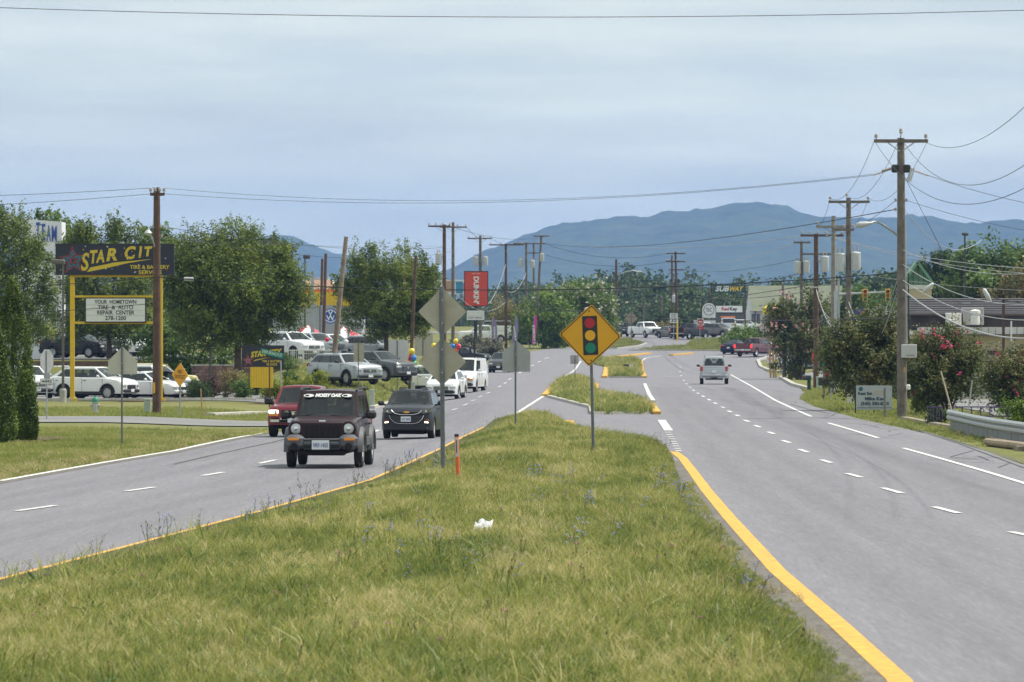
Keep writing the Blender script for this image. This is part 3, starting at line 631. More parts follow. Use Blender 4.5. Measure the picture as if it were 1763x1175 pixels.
# chicory and clover near the edges
def clumps(cs, n_, sx, sy):
    out = []
    for px, py in cs:
        g_ = G(px, py+2)
        for k in range(n_): x, y = g_.x+grg.normal()*sx, g_.y+grg.normal()*sy; x = float(np.clip(x, np.interp(y, _L[:, 0], _L[:, 1])+.25, np.interp(y, _R[:, 0], _R[:, 1])-.25)); out.append((x, y, float(med_z(x, y))-.02))
    return np.array(out)
P3 = clumps([(1170, 850), (1160, 860), (1140, 842), (1185, 868), (760, 825), (770, 815), (985, 890), (960, 850), (985, 838), (920, 845), (705, 950), (700, 965), (455, 905), (600, 900), (975, 968), (735, 800), (800, 1010), (1060, 900), (1200, 890), (640, 822), (660, 810), (1320, 1030), (240, 945)], 3, .32, 1.8)
scatter('chicory_flowers', [stemmed('blue', grg) for k in range(5)], P3, rots(len(P3), .08), .75+.4*grg.random(len(P3)), [G_lush, G_blue], 'blue chicory flowers scattered in the median grass', 'flowers')
def along(pts, n_, sx):
    Q = [G(*p) for p in pts]; out = []
    for k in range(n_):
        t = grg.random()*(len(Q)-1); i_ = int(t); p = Q[i_].lerp(Q[i_+1], t-i_); x = p.x+grg.random()*sx; out.append((x, p.y, float(med_z(x, p.y))-.02))
    return np.array(out)
P4 = np.concatenate([along([(0, 1006), (220, 948), (440, 890), (540, 861)], 22, .7), along([(540, 861), (640, 832), (700, 806)], 40, .6), along([(700, 806), (800, 758), (852, 728)], 28, .6), along([(1145, 774), (1156, 800)], 24, -.5)])
scatter('roadside_weeds', [stemmed('weed', grg) for k in range(5)], P4, rots(len(P4), .1), .22+.6*grg.random(len(P4))**2, [G_lush, G_seed], 'tall thin weeds along the yellow median edge', 'weeds')
P6 = np.concatenate([pts_between(_L, _R, 48, 95, .15, med_z, grg, .2)])
scatter('clover_flowers', [stemmed('clover', grg) for k in range(3)], P6, rots(len(P6), .08), .8+.4*grg.random(len(P6)), [G_lush, G_pink], 'small pink clover heads in the median grass', 'flowers')
pp = [];
for (o_, A_, B2, zf_) in (isl2, isl3): pp.append(pts_between(A_, B2, A_[0, 0], A_[-1, 0], 9 if o_ is isl2[0] else 4, zf_, grg, .1))
P5 = np.concatenate(pp); scatter('island_grass', tall, P5, rots(len(P5)), np.interp(P5[:, 1], [200, 400, 550], [1.6, 2.0, 2.2])*(.6+.6*grg.random(len(P5))), [G_long, G_lush], 'unmown grass on the two small road islands', 'grass')
# mown lawn tufts beside the left carriageway
lawnL = np.array([(112, -14), (190, -26)]); lawnR = np.array(sorted((p.y, p.x-.5) for p in roadL if 100 < p.y < 175)+[(186, -7.6)])
P7 = pts_between(lawnL, lawnR, 112, 186, 16, T, grg); P7[:, 2] -= .05
P8 = pts_between(np.array([(218, -26), (250, -28)]), np.array([(218, -9.5), (250, -10.5)]), 220, 250, 7, T, grg); P8[:, 2] -= .05
_rr = np.array(sorted((p.y, p.x) for p in roadR))
PR = pts_between(_rr+np.array([0, .15]), _rr+np.array([0, 5.5]), 150, 330, 4.5, T, grg); PR[:, 2] -= .03
PL = pts_between(np.array([(262, -10.5), (340, -14)]), np.array(sorted((p.y, p.x-.5) for p in roadL if 200 < p.y < 420)), 262, 340, 4, T, grg); PL[:, 2] -= .03
pq = [pts_between(A_, B2, A_[0, 0], A_[-1, 0], 1.2, zf_, grg, .2) for (o_, A_, B2, zf_) in (isl4, isl5)]
P9 = np.concatenate([P7, P8, PR, PL]+pq); scatter('lawn_grass', [tuft(14, .06, .13, .014, .13, .7, 0, grg) for k in range(4)], P9, rots(len(P9)), np.interp(P9[:, 1], [112, 250, 600], [1.0, 1.6, 2.2])*(.7+.5*grg.random(len(P9))), [G_mown], 'mown grass on the verge beside the oncoming lanes', 'grass')
# ---------------------------------------------------------------- vehicles
tyrem = mat('tyre_rubber', (.022, .022, .023), .85)
rimm = mat('alloy_rim', (.52, .53, .55), .4, .25)
steelm = mat('steel_rim', (.30, .31, .32), .5, .6)
trimm = mat('black_trim', (.022, .022, .024), .6)
undm = mat('underbody', (.012, .012, .013), .9)
chrome = mat('chrome', (.72, .73, .75), .15, 1.)
lampm = mat('headlamp_glass', (.55, .57, .58), .12, .25, coat=1)
litm = mat('lit_lamp', (1., .93, .78), .2, emit=2.2)
redm = mat('tail_lamp', (.42, .012, .015), .2, coat=1)
redlit = mat('lit_brake_lamp', (.9, .03, .03), .3, emit=1.6)
amberm = mat('amber_lamp', (.80, .27, .02), .25, coat=1)
platem = mat('number_plate', (.70, .73, .78), .5)
platet = mat('plate_blue', (.05, .09, .25), .5)
seatm = mat('seat_fabric', (.11, .112, .118), .9)
greym = mat('grey_cladding', (.085, .088, .098), .6)
carglass = glass_mat('car_glass', .52)
darkglass = glass_mat('privacy_glass', .10)
def paint(name, col, metal=.25, rough=.32):
    dk = max(col) < .05; return mat('paint_'+name, col, .45 if dk else rough, 0. if dk else metal, spec=.25 if dk else .5, coat=.22 if dk else .55)
WH = paint('white', (.74, .75, .76), 0, .35); BK = paint('black', (.012, .013, .017)); SV = paint('silver', (.42, .44, .47), .5); GY = paint('grey', (.09, .095, .105), .5)
MAR = paint('maroon', (.024, .0075, .012), 0); RED = paint('red', (.19, .010, .025), .3); RAM = paint('dark_red', (.11, .014, .022), .3); NAV = paint('navy', (.012, .018, .04)); CHA = paint('charcoal_blue', (.022, .026, .036), .5); BRN = paint('bronze', (.14, .13, .12), .5); YEL = paint('cream_yellow', (.55, .50, .22), 0)
_wc = {}
def wheel_meshes(r, w, rim):
    k = (round(r, 3), round(w, 3), rim.name)
    if k in _wc: return _wc[k]
    t = MB(); t.lathe([(r*.62, -w/2), (r*.9, -w/2), (r*.98, -w*.42), (r, -w*.25), (r, w*.25), (r*.98, w*.42), (r*.9, w/2), (r*.62, w/2), (r*.60, 0), (r*.62, -w/2)], axis='X', n=22, cap=False)
    h = MB(); h.lathe([(r*.64, -w*.40), (r*.66, w*.47), (r*.60, w*.50), (r*.56, w*.25), (0, w*.22)], axis='X', n=22)
    for i in range(5):
        a = 2*pi*i/5+.3
        for s in (-.18, .18):
            p = (w*.36, cos(a+s*.3)*r*.1, sin(a+s*.3)*r*.1); q = (w*.42, cos(a+s)*r*.57, sin(a+s)*r*.57); h.cyl(p, q, r*.075, r*.06, 5)
    h.lathe([(0, w*.45), (r*.13, w*.42), (r*.14, w*.2)], axis='X', n=8)
    a = t.build('tyre', tyrem, smooth=40); b = h.build('rim', rim, smooth=40); me = (a.data, b.data); bpy.data.objects.remove(a); bpy.data.objects.remove(b)
    _wc[k] = me; return me

SPEC = {
 'suv':   dict(L=4.69, W=1.84, H=1.72, r=.37, fo=.93, wb=2.71, sill=.30, top=[(0, .74), (.06, .90), (.25, 1.02), (.7, 1.10), (1.15, 1.15), (2.5, 1.16), (4.35, 1.22), (4.6, 1.12), (4.66, .9), (4.69, .6)], cab=(1.02, 1.90, 3.75, 4.52), belt=1.13, rw=.60, side=[.03, .42, .74, .92]),
 'midsuv':dict(L=4.98, W=1.98, H=1.78, r=.39, fo=.95, wb=2.98, sill=.32, top=[(0, .85), (.05, 1.0), (.2, 1.10), (.9, 1.19), (1.4, 1.23), (4.6, 1.27), (4.9, 1.14), (4.95, .9), (4.98, .6)], cab=(1.30, 2.1, 4.25, 4.86), belt=1.21, rw=.66, side=[.02, .38, .70, .97]),
 'boxsuv':dict(L=4.74, W=1.85, H=1.78, r=.385, fo=.85, wb=2.85, sill=.38, top=[(0, .82), (.04, 1.0), (.15, 1.07), (.9, 1.12), (1.4, 1.14), (4.5, 1.14), (4.68, 1.06), (4.72, .9), (4.74, .6)], cab=(1.30, 1.78, 4.35, 4.62), belt=1.10, rw=.68, side=[.02, .38, .68, .97]),
 'jeep':  dict(L=4.43, W=1.64, H=1.78, r=.375, fo=.82, wb=2.65, sill=.42, top=[(0, .98), (.03, 1.03), (.12, 1.08), (.7, 1.13), (1.25, 1.16), (4.2, 1.16), (4.36, 1.1), (4.41, .9), (4.43, .6)], cab=(1.20, 1.62, 4.10, 4.34), belt=1.13, rw=.66, side=[.02, .37, .68, .97], front=.93, wx=.775),
 'hatch': dict(L=3.64, W=1.595, H=1.48, r=.30, fo=.76, wb=2.385, sill=.24, top=[(0, .66), (.05, .80), (.2, .92), (.6, 1.0), (1.0, 1.03), (3.3, 1.05), (3.5, .95), (3.6, .8), (3.64, .5)], cab=(.95, 1.55, 3.05, 3.45), belt=1.0, rw=.56, side=[.02, .42, .80, .97]),
 'sedan': dict(L=4.85, W=1.83, H=1.45, r=.335, fo=.95, wb=2.80, sill=.22, top=[(0, .60), (.06, .72), (.3, .82), (.9, .90), (1.4, .95), (3.9, .98), (4.3, 1.02), (4.68, 1.0), (4.8, .85), (4.85, .5)], cab=(1.30, 2.15, 3.35, 4.30), belt=.93, rw=.56, side=[.03, .42, .76, .95]),
 'pickup':dict(L=5.75, W=2.02, H=1.92, r=.40, fo=.98, wb=3.60, sill=.45, top=[(0, .95), (.04, 1.12), (.2, 1.22), (1.0, 1.27), (1.5, 1.29), (3.62, 1.29), (3.64, 1.32), (5.70, 1.34), (5.74, 1.2), (5.75, .6)], cab=(1.35, 1.95, 3.42, 3.62), belt=1.26, rw=.74, side=[.03, .52, .95], bed=3.66),
 'smallpickup':dict(L=4.85, W=1.72, H=1.62, r=.345, fo=.82, wb=2.75, sill=.36, top=[(0, .80), (.04, .90), (.15, .97), (.8, 1.03), (1.3, 1.05), (3.0, 1.05), (4.80, 1.06), (4.84, 1.0), (4.85, .5)], cab=(1.15, 1.75, 2.90, 3.12), belt=1.01, rw=.62, side=[.03, .58, .95], bed=3.16),
 'van':   dict(L=5.69, W=2.01, H=2.10, r=.37, fo=.85, wb=3.43, sill=.36, top=[(0, .92), (.05, 1.08), (.2, 1.17), (.8, 1.27), (1.0, 1.30), (5.5, 1.30), (5.65, 1.2), (5.68, 1.0), (5.69, .6)], cab=(.85, 1.55, 5.50, 5.62), belt=1.27, rw=.84, side=[.02, .22, .40, .98]),
}
def vehicle(name, label, kind, pm, loc, rz, scale=1., rim=None, cat='car', group=None, lit=None, plate=None, detail=True, clad=None, rails=False, brake=False, rearglass=None, ends=True, cust=None, wheelr=None, seats=True):
    S = SPEC[kind]; L, W, H = S['L'], S['W'], S['H']; r = wheelr or S['r']; rim = rim or rimm
    t = thing(name, label, cat, loc, rz, group, scale)
    hw = W/2; yf, yr = S['fo'], S['fo']+S['wb']; ra = r*1.16
    Y = lambda s: s-L/2
    tp = np.array(S['top']); fr = S.get('front', .84)
    ss = set(np.linspace(0, L, 30).tolist()+[a for a, _ in S['top']]+[.03, .12, L-.03, L-.12])
    for c in (yf, yr):
        for k in np.linspace(-1, 1, 13): ss.add(float(c+ra*k))
        ss.add(c-ra-.01); ss.add(c+ra+.01)
    ss = sorted(ss); vs = []; fs = []; ms = []
    n = 15
    for s in ss:
        zt = float(np.interp(s, tp[:, 0], tp[:, 1])); zb = S['sill']
        zb = zb+.10*max(0, 1-s/.25)*.3
        for c in (yf, yr):
            if abs(s-c) < ra: zb = max(zb, r+math.sqrt(max(0, ra*ra-(s-c)**2)))
        pl = float(np.interp(s, [0, .06, .25, .7, L-.6, L-.2, L-.05, L], [fr, fr+.06, .975 if fr < .9 else .985, 1, 1, .985, .95, .90])); h = hw*pl
        if kind == 'pickup' or kind == 'smallpickup': h = hw*float(np.interp(s, [0, .06, .25, .7, L], [.90, .94, .985, 1, 1]))
        zm = max(zb+.04, zb+(zt-zb)*.5)
        half = [(h-.07, zb), (h-.015, zb+.025), (h, zm), (h-.02, max(zm+.01, zt-.16)), (h-.055, max(zm+.02, zt-.045)), (h-.12, zt), (h*.5, zt+.018)]
        ring = half+[(0, zt+.025)]+[(-a, b) for a, b in reversed(half)]
        vs += [(a, Y(s), b) for a, b in ring]
    for i in range(len(ss)-1):
        sm = (ss[i]+ss[i+1])/2
        for j in range(n-1):
            incab = S['cab'][0]+.1 < sm < S['cab'][3]-.1 and 5 <= j <= 8
            bedz = S.get('bed') and sm > S['bed'] and sm < L-.1 and 5 <= j <= 8
            fs.append((i*n+j, i*n+j+1, i*n+n+j+1, i*n+n+j)); ms.append(1 if incab or bedz else 0)
        fs.append((i*n+n-1, i*n, i*n+n, i*n+n+n-1)); ms.append(1)
    fs.append(tuple(range(n-1, -1, -1))); ms.append(0); e = (len(ss)-1)*n; fs.append(tuple(range(e, e+n))); ms.append(0)
    mb = MB(); mb.v = vs; mb.f = fs; mb.m = ms; body = mb.build('body', [pm, undm], t, smooth=38)
    # cabin: roof, pillars and window openings
    c0, c1, c2, c3 = S['cab']; zb = S['belt']; rw = S['rw']; bw = hw-.07; zr = H-.05
    A = [Vector((-bw*.97, Y(c0), zb)), Vector((bw*.97, Y(c0), zb)), Vector((bw, Y(c3), zb)), Vector((-bw, Y(c3), zb))]
    Bq = [Vector((-rw, Y(c1), zr)), Vector((rw, Y(c1), zr)), Vector((rw, Y(c2), zr)), Vector((-rw, Y(c2), zr))]
    cb = MB(); panes = []
    def panel(p00, p10, p11, p01, us, v0, v1, glassname, gm, bow=0.):
        """us: opening bounds along u; frame cells stay solid"""
        def pt(u, v):
            p = p00.lerp(p10, u).lerp(p01.lerp(p11, u), v); nn = (p10-p00).cross(p01-p00).normalized(); return p+nn*bow*(1-(2*u-1)**2)
        ue = [0]+list(us)+[1]; ve = [0, v0, v1, 1]
        for i in range(len(ue)-1):
            for j in range(3):
                op = (i % 2 == 1) and j == 1; k = 6 if bow else 1
                for q in range(k):
                    ua = ue[i]+(ue[i+1]-ue[i])*q/k; ub = ue[i]+(ue[i+1]-ue[i])*(q+1)/k
                    quad = [pt(ua, ve[j]), pt(ub, ve[j]), pt(ub, ve[j+1]), pt(ua, ve[j+1])]
                    if not op: cb.add(quad, [(0, 1, 2, 3)], 1 if (glassname == 'side_window' and j == 1 and 0 < i < len(ue)-2) else 0)
                    else:
                        if q == 0: panes.append((glassname, gm, MB()))
                        panes[-1][2].add(quad, [(0, 1, 2, 3)])
    panel(A[0], A[1], Bq[1], Bq[0], (.06, .94), .04, .90, 'windscreen', carglass, .05)
    rg_ = rearglass or darkglass
    if kind == 'van': rg_ = rearglass or darkglass
    panel(A[2], A[3], Bq[3], Bq[2], (.08, .92), .12 if kind not in ('van',) else .2, .88, 'rear_window', rg_, .04)
    sd = S['side']
    us = []
    for a, b in zip(sd, sd[1:]): us += [a+.015, b-.015]
    if kind == 'van': us = us[:2]+us[2:4]
    fixed = []
    for k in range(0, len(us), 2): fixed += [us[k], us[k+1]]
    panel(A[1], A[2], Bq[2], Bq[1], fixed, .05, .84, 'side_window', carglass if kind in ('hatch', 'sedan', 'pickup', 'smallpickup') else carglass)
    rev = [1-u for u in reversed(fixed)]
    panel(A[3], A[0], Bq[0], Bq[3], rev, .05, .84, 'side_window', carglass)
    # roof with a slight crown and rounded edge
    g = []
    for v in np.linspace(0, 1, 7):
        for u in np.linspace(-1, 1, 9):
            x = rw*u; y = Y(c1)+(Y(c2)-Y(c1))*v; z = zr+.05*(1-abs(u)**3)*(1-abs(2*v-1)**4)**.5
            g.append((x, y, z))
    cb.add(g, [(j*9+i, j*9+i+1, j*9+i+10, j*9+i+9) for j in range(6) for i in range(8)])
    cb.build('cabin', [pm, trimm], t, smooth=30)
    for nm, gm, pb in panes: pb.build(nm, gm, t, smooth=30)
    if seats:
        yb = Y(c0)+1.15
        for sx in (-.36, .36):
            st = MB(); st.box((sx*W/1.8, yb, zb+.16), (.46, .16, .52), rx=-.2, bev=.06); so_ = st.build('seat', seatm, t, smooth=40)
            st = MB(); st.box((sx*W/1.8, yb+.08, zb+.46), (.26, .10, .16), bev=.04); st.build('headrest', seatm, so_, smooth=40)
        if kind not in ('pickup', 'smallpickup', 'van'): st = MB(); st.box((0, yb+.95, zb+.08), (1.2, .14, .34), rx=-.2, bev=.06); st.build('rear_seat', seatm, t, smooth=40)
        st = MB(); st.box((0, Y(c0)+.32, zb+.03), (W*.74, .5, .10), bev=.04); st.build('dashboard', seatm, t, smooth=40)
        mr = MB(); mr.box((0, Y(c1)-.12, zr-.17), (.22, .04, .07), bev=.015); mr.build('rear_view_mirror', trimm, t)
    # wheels
    tm, rm = wheel_meshes(r, .235 if W > 1.7 else .19, rim); wx = S.get('wx', hw-.125)
    for c in (yf, yr):
        for sx in (1, -1):
            w = link('wheel', tm, t, (sx*wx, Y(c), r), (0, 0, 0 if sx > 0 else pi)); link('rim', rm, w)
    ch = MB(); ch.box((0, 0, S['sill']-.02), (W*.62, L*.86, .16)); ch.build('chassis', undm, t)
    if cust: cust(t, S, Y); return t
    # front
    zt0 = S['top'][1][1]; zl = S['top'][0][1]
    if ends:
        for sx in (-1, 1):
            hl = MB(); hl.box((sx*hw*.70, Y(.09), zl-.01), (hw*.36, .26, .15), rz=sx*.30, bev=.04); hl.build('headlight', litm if lit == 'head' else lampm, t, smooth=40)
            tl = MB()
            if kind in ('pickup', 'smallpickup'): tl.box((sx*(hw-.09), Y(L-.03), 1.05 if kind == 'pickup' else .86), (.17, .10, .36), bev=.02)
            elif kind == 'sedan': tl.box((sx*(hw-.30), Y(L-.06), .84), (.42, .18, .15), rz=-sx*.25, bev=.03)
            elif kind in ('boxsuv', 'midsuv', 'suv'): tl.box((sx*(hw-.12), Y(L-.07), zb-.10), (.16, .18, .32 if kind == 'boxsuv' else .22), bev=.03)
            else: tl.box((sx*(hw-.14), Y(L-.07), zb-.12), (.16, .18, .34), bev=.03)
            tl.build('tail_light', redlit if brake else redm, t, smooth=40)
            mi = MB(); mi.box((sx*(hw+.10), Y(c0+.42), zb+.09), (.22, .12, .15), bev=.045); mi.cyl((sx*(hw-.06), Y(c0+.40), zb+.02), (sx*(hw+.04), Y(c0+.42), zb+.06), .03); mi.build('wing_mirror', trimm if pm not in (WH,) else pm, t, smooth=40)
            for q in (sd[1], sd[-1] if len(sd) > 3 else sd[-1]):
                dh = MB(); sy = c0+(c3-c0)*q-.18; dh.box((sx*(hw+.004), Y(sy), zb-.13), (.03, .16, .03)); dh.build('door_handle', trimm, t)
            for q in (sd[0]+.03, sd[1], sd[2] if len(sd) > 3 else None):
                if q is None: continue
                dj = MB(); dj.box((sx*(hw-.004), Y(c0+(c3-c0)*q), (S['sill']+zb)/2+.02), (.012, .012, zb-S['sill']-.14)); dj.build('door_gap', undm, t)
        gr = MB(); gr.box((0, Y(-.006), zl-.07), (W*.44, .05, .20 if kind not in ('pickup', 'van') else .30), bev=.03); go = gr.build('grille', trimm, t)
        for k in range(3):
            b = MB(); b.box((0, Y(-.035), zl-.14+.07*k), (W*.42, .02, .016)); b.build('grille_bar', chrome, go)
        bd = MB(); bd.cyl((0, Y(-.05), zl-.05), (0, Y(-.03), zl-.05), .055, .055, 12); bd.build('badge', chrome, go)
        bp = MB(); bmat = chrome if kind in ('pickup', 'smallpickup') else (trimm if kind in ('van', 'suv', 'midsuv') else pm)
        zbp = S['sill']+.16 if kind not in ('pickup',) else S['sill']+.20
        bp.box((0, Y(.06), zbp), (W*.86, .24, .22), bev=.07); bp.build('front_bumper', bmat, t, smooth=40)
        ai = MB(); ai.box((0, Y(-.063), zbp-.01), (W*.5, .02, .09)); ai.build('air_intake', undm, t)
        rb = MB(); rb.box((0, Y(L-.03), zbp+.03), (W*.92, .22, .24), bev=.07); rb.build('rear_bumper', bmat if kind in ('pickup', 'smallpickup') else (pm if kind != 'van' else trimm), t, smooth=40)
        if plate is not False:
            p = MB(); p.box((0, Y(-.085), zbp+.02), (.31, .012, .155)); po = p.build('front_plate', platem, t)
            if plate: text(plate, po, (0, Y(-.095), zbp+.015), .07, platet, .25)
        p = MB(); p.box((0, Y(L+.004), zb-.28 if kind not in ('pickup', 'smallpickup') else zbp+.04), (.31, .012 if kind not in ('pickup', 'smallpickup') else .18, .155)); p.build('rear_plate', platem, t)
        if kind in ('suv', 'midsuv', 'boxsuv') or clad:
            for sx in (-1, 1):
                sk = MB(); sk.box((sx*(hw-.035), Y((yf+yr)/2), S['sill']+.05), (.10, S['wb']-2*ra-.02, .16), bev=.03); sk.build('sill_trim', trimm, t)
        if kind in ('suv', 'midsuv'):
            for sx in (-1, 1):
                for c in (yf, yr):
                    vs_ = []
                    for k in range(13):
                        a = pi*k/12; 
                        for (dx, dr) in ((-.03, .055), (.012, .05), (.014, -.005), (-.06, -.01)): vs_.append((sx*(hw+dx), Y(c-cos(a)*(ra+dr)), max(S['sill']-.02, r+sin(a)*(ra+dr))))
                    fl = MB(); fl.add(vs_, [(i*4+j, i*4+j+1, i*4+4+j+1, i*4+4+j) for i in range(12) for j in range(3)]); fl.build('arch_trim', trimm, t, smooth=45)
    if rails:
        for sx in (-1, 1):
            rl = MB(); pts = [(sx*(rw-.06), Y(c1+.15), zr+.02), (sx*(rw-.06), Y(c1+.3), zr+.10), (sx*(rw-.06), Y(c2-.3), zr+.10), (sx*(rw-.06), Y(c2-.12), zr+.02)]; rl.tube(pts, .022, 6); rl.build('roof_rail', trimm, t)
    return t

# --- nearest oncoming car: maroon off-roader, grille of seven slots
personm = mat('dark_clothing', (.05, .055, .065), .9); skinm = mat('skin', (.42, .26, .19), .6); hairm = mat('hair', (.05, .035, .025), .8)
def driver(parent_car, label, x, y, z, cat='person', cap=False, rz=0):
    """seated driver: hips to head with both hands on the wheel, one skinned body"""
    V_ = [(0, 0, 0), (0, .02, .22), (0, .03, .42), (0, .02, .52), (0, -.01, .62), (0, -.01, .74), (-.17, .02, .44), (-.22, -.12, .24), (-.14, -.38, .28), (-.13, -.45, .30), (.17, .02, .44), (.22, -.12, .24), (.14, -.38, .28), (.13, -.45, .30), (-.10, -.22, -.02), (.10, -.22, -.02)]
    E = [(0, 1), (1, 2), (2, 3), (3, 4), (4, 5), (2, 6), (6, 7), (7, 8), (8, 9), (2, 10), (10, 11), (11, 12), (12, 13), (0, 14), (0, 15)]
    Rr = [(.16, .12), (.16, .11), (.17, .10), (.055, .055), (.085, .10), (.07, .085), (.07, .07), (.05, .05), (.035, .035), (.04, .03), (.07, .07), (.05, .05), (.035, .035), (.04, .03), (.08, .08), (.08, .08)]
    me = bpy.data.meshes.new('person'); me.from_pydata(V_, E, []); o = link('person', me)
    md = o.modifiers.new('skin', 'SKIN'); md.use_smooth_shade = True
    for k, sv in enumerate(me.skin_vertices[0].data): sv.radius = Rr[k]; sv.use_root = (k == 0)
    o.modifiers.new('sub', 'SUBSURF').levels = 1; o.modifiers['sub'].render_levels = 1
    me.materials.append(personm); tag(o, label, cat)
    hd = MB(); hd.lathe([(0, -.115), (.045, -.10), (.07, -.04), (.076, .03), (.06, .09), (0, .125)], (0, -.022, .70), n=12); hd.box((0, -.105, .68), (.025, .03, .04), bev=.008)
    for sx in (-1, 1): hd.box((sx*.078, -.01, .69), (.02, .03, .05), bev=.006)
    hd.build('face', skinm, o, smooth=60)
    hr = MB(); hr.lathe([(.083, -.01), (.088, .05), (.065, .105), (0, .135)], (0, -.008, .705), n=12); hr.build('hair', hairm, o, smooth=60)
    Mx = Matrix.Translation(parent_car.location) @ Matrix.Rotation(parent_car.rotation_euler[2], 4, 'Z') @ Matrix.Diagonal((*parent_car.scale, 1))
    o.location = Mx @ Vector((x, y, z)); o.rotation_euler = (0, 0, parent_car.rotation_euler[2]); return o

def jeep_front(t, S, Y):
    W, L = S['W'], S['L']; hw = W/2
    # fascia between the lamps, seven slots
    f = MB(); f.box((0, Y(.02), .86), (1.02, .10, .40), bev=.03); fo = f.build('grille', MAR, t, smooth=40)
    for k in range(7):
        s = MB(); s.box(((k-3)*.123, Y(-.035), .855), (.082, .02, .30), bev=.009); s.build('grille_slot', undm, fo)
    em = MB(); em.box((0, Y(.03), 1.075), (.15, .012, .03), rx=-.5); em.build('badge', chrome, t)
    for sx in (-1, 1):
        h = MB(); h.lathe([(.175, .06), (.172, -.03), (.145, -.045), (.135, -.02)], (sx*.60, Y(.02), .90), axis='Y', n=20); ho = h.build('headlight', MAR, t, smooth=40)
        h = MB(); h.lathe([(0, -.055), (.09, -.04), (.135, -.012), (.138, .03)], (sx*.60, Y(.02), .90), axis='Y', n=20); h.build('lens', lampm, ho, smooth=50)
        h = MB(); h.lathe([(0, -.075), (.035, -.06), (.05, -.045)], (sx*.60, Y(.02), .90), axis='Y', n=12); h.build('bulb', chrome, ho, smooth=50)
        for c, nm in ((S['fo'], 'f'), (S['fo']+S['wb'], 'r')):      # grey flares over the wheels
            fl = MB(); pr = []
            for k in range(13):
                a = pi*(k/12)*1.10-.05*pi; pr.append((c-cos(a)*.50, .375+sin(a)*.485))
            vs = []
            for s_, z in pr:
                q = (s_-c, z-.375); l_ = math.hypot(*q); ux, uz = q[0]/l_, q[1]/l_
                for (dx, dr) in ((-.02, .10), (.075, .055), (.095, -.02), (.06, -.06), (-.06, -.06)): vs.append((sx*(hw+dx), Y(s_+ux*dr), max(.36, z+uz*dr)))
            m_ = 5; fs = [(i*m_+j, i*m_+j+1, i*m_+m_+j+1, i*m_+m_+j) for i in range(12) for j in range(m_-1)]
            fl.add(vs, fs); fl.build('wheel_flare', greym, t, smooth=45)
        mi = MB(); mi.box((sx*(hw+.16), Y(1.62), 1.20), (.25, .13, .19), bev=.05); mi.cyl((sx*(hw-.05), Y(1.6), 1.13), (sx*(hw+.08), Y(1.62), 1.17), .04); mi.build('wing_mirror', trimm, t, smooth=40)
        bu = MB(); bu.box((sx*.605, Y(-.05), .60), (.44, .36, .34), bev=.09); bo = bu.build('bumper_corner', greym, t, smooth=40)
        ma = MB(); ma.box((sx*.64, Y(-.235), .665), (.25, .02, .065), bev=.008); ma.build('marker_lamp', amberm, bo)
        fg = MB(); fg.lathe([(.085, -.012), (.075, 0), (.06, .01), (0, .012)], (sx*.62, Y(-.245), .50), axis='Y', n=16); fg.build('fog_lamp', undm, bo)
        tl = MB(); tl.box((sx*(hw-.10), Y(L-.05), .98), (.14, .14, .34), bev=.03); tl.build('tail_light', redm, t)
        for q in (.38, .68):
            dh = MB(); dh.box((sx*(hw+.006), Y(1.2+3.14*q-.15), .98), (.03, .16, .03)); dh.build('door_handle', trimm, t)
        sl_ = MB(); sl_.box((sx*(hw+.012), Y(2.15), .58), (.05, 1.6, .22), bev=.02); sl_.build('side_cladding', greym, t)
        rl = MB(); rl.tube([(sx*.63, Y(1.8), 1.74), (sx*.66, Y(1.95), 1.80), (sx*.66, Y(3.8), 1.80), (sx*.63, Y(4.0), 1.74)], .03, 6); rl.build('roof_rail', trimm, t)
        wp = MB(); x0 = .08 if sx > 0 else -.60; wp.tube([(x0, Y(1.17), 1.19), (x0+.55, Y(1.25), 1.25 if sx < 0 else 1.21)], .012, 5); wp.build('wiper', trimm, t)
    b = MB(); b.box((0, Y(-.06), .53), (.90, .26, .22), bev=.05); b.build('front_bumper', greym, t, smooth=40)
    b = MB(); b.box((0, Y(-.05), .655), (.86, .24, .05), bev=.02); b.build('bumper_step', greym, t)
    for sx in (-1, 1):
        b = MB(); b.box((sx*.31, Y(-.195), .50), (.18, .03, .08)); b.build('air_intake', undm, t)
    b = MB(); b.box((0, Y(.06), .36), (1.1, .3, .14), bev=.05); b.build('skid_plate', undm, t)
    p = MB(); p.box((-.02, Y(-.205), .535), (.40, .014, .21), bev=.005); po = p.build('front_plate', platem, t); text('VRP-1450', po, (-.02, Y(-.216), .52), .10, platet, .34)
    p = MB(); p.box((-.02, Y(-.20), .535), (.44, .012, .25)); p.build('plate_frame', trimm, t)
    # white lettering along the top of the windscreen
    A = Vector((0, Y(1.20), 1.13)); B_ = Vector((0, Y(1.62), 1.73)); d = (B_-A).normalized(); q = A.lerp(B_, .80)+Vector((0, -.075, .03)); ang = math.degrees(math.atan2(d.z, d.y))
    text('MOSSY OAK', t, q, .085, mat('decal_white', (.85, .85, .85), .5), .62, rx=ang, shear=.3, bold=.008)
    for sx in (-1, 1):
        m_ = MB(); vs = [q+Vector((sx*.44+cos(a)*.12, 0, 0))+d*sin(a)*.045 for a in np.linspace(0, 2*pi, 15)[:-1]]; m_.add(vs, [tuple(range(14))]); do = m_.build('decal', MATS['decal_white'], t)
        m_ = MB(); c = q-Vector((0, .004, -.002)); vs = [c+Vector((sx*.44-.035+cos(a)*.055, 0, 0))+d*sin(a)*.022 for a in np.linspace(0, 2*pi, 9)[:-1]]; m_.add(vs, [tuple(range(8))]); m_.build('decal_mark', trimm, do)
def onroad(px, py): g = G(px, py); return (g.x, g.y, g.z+.01)
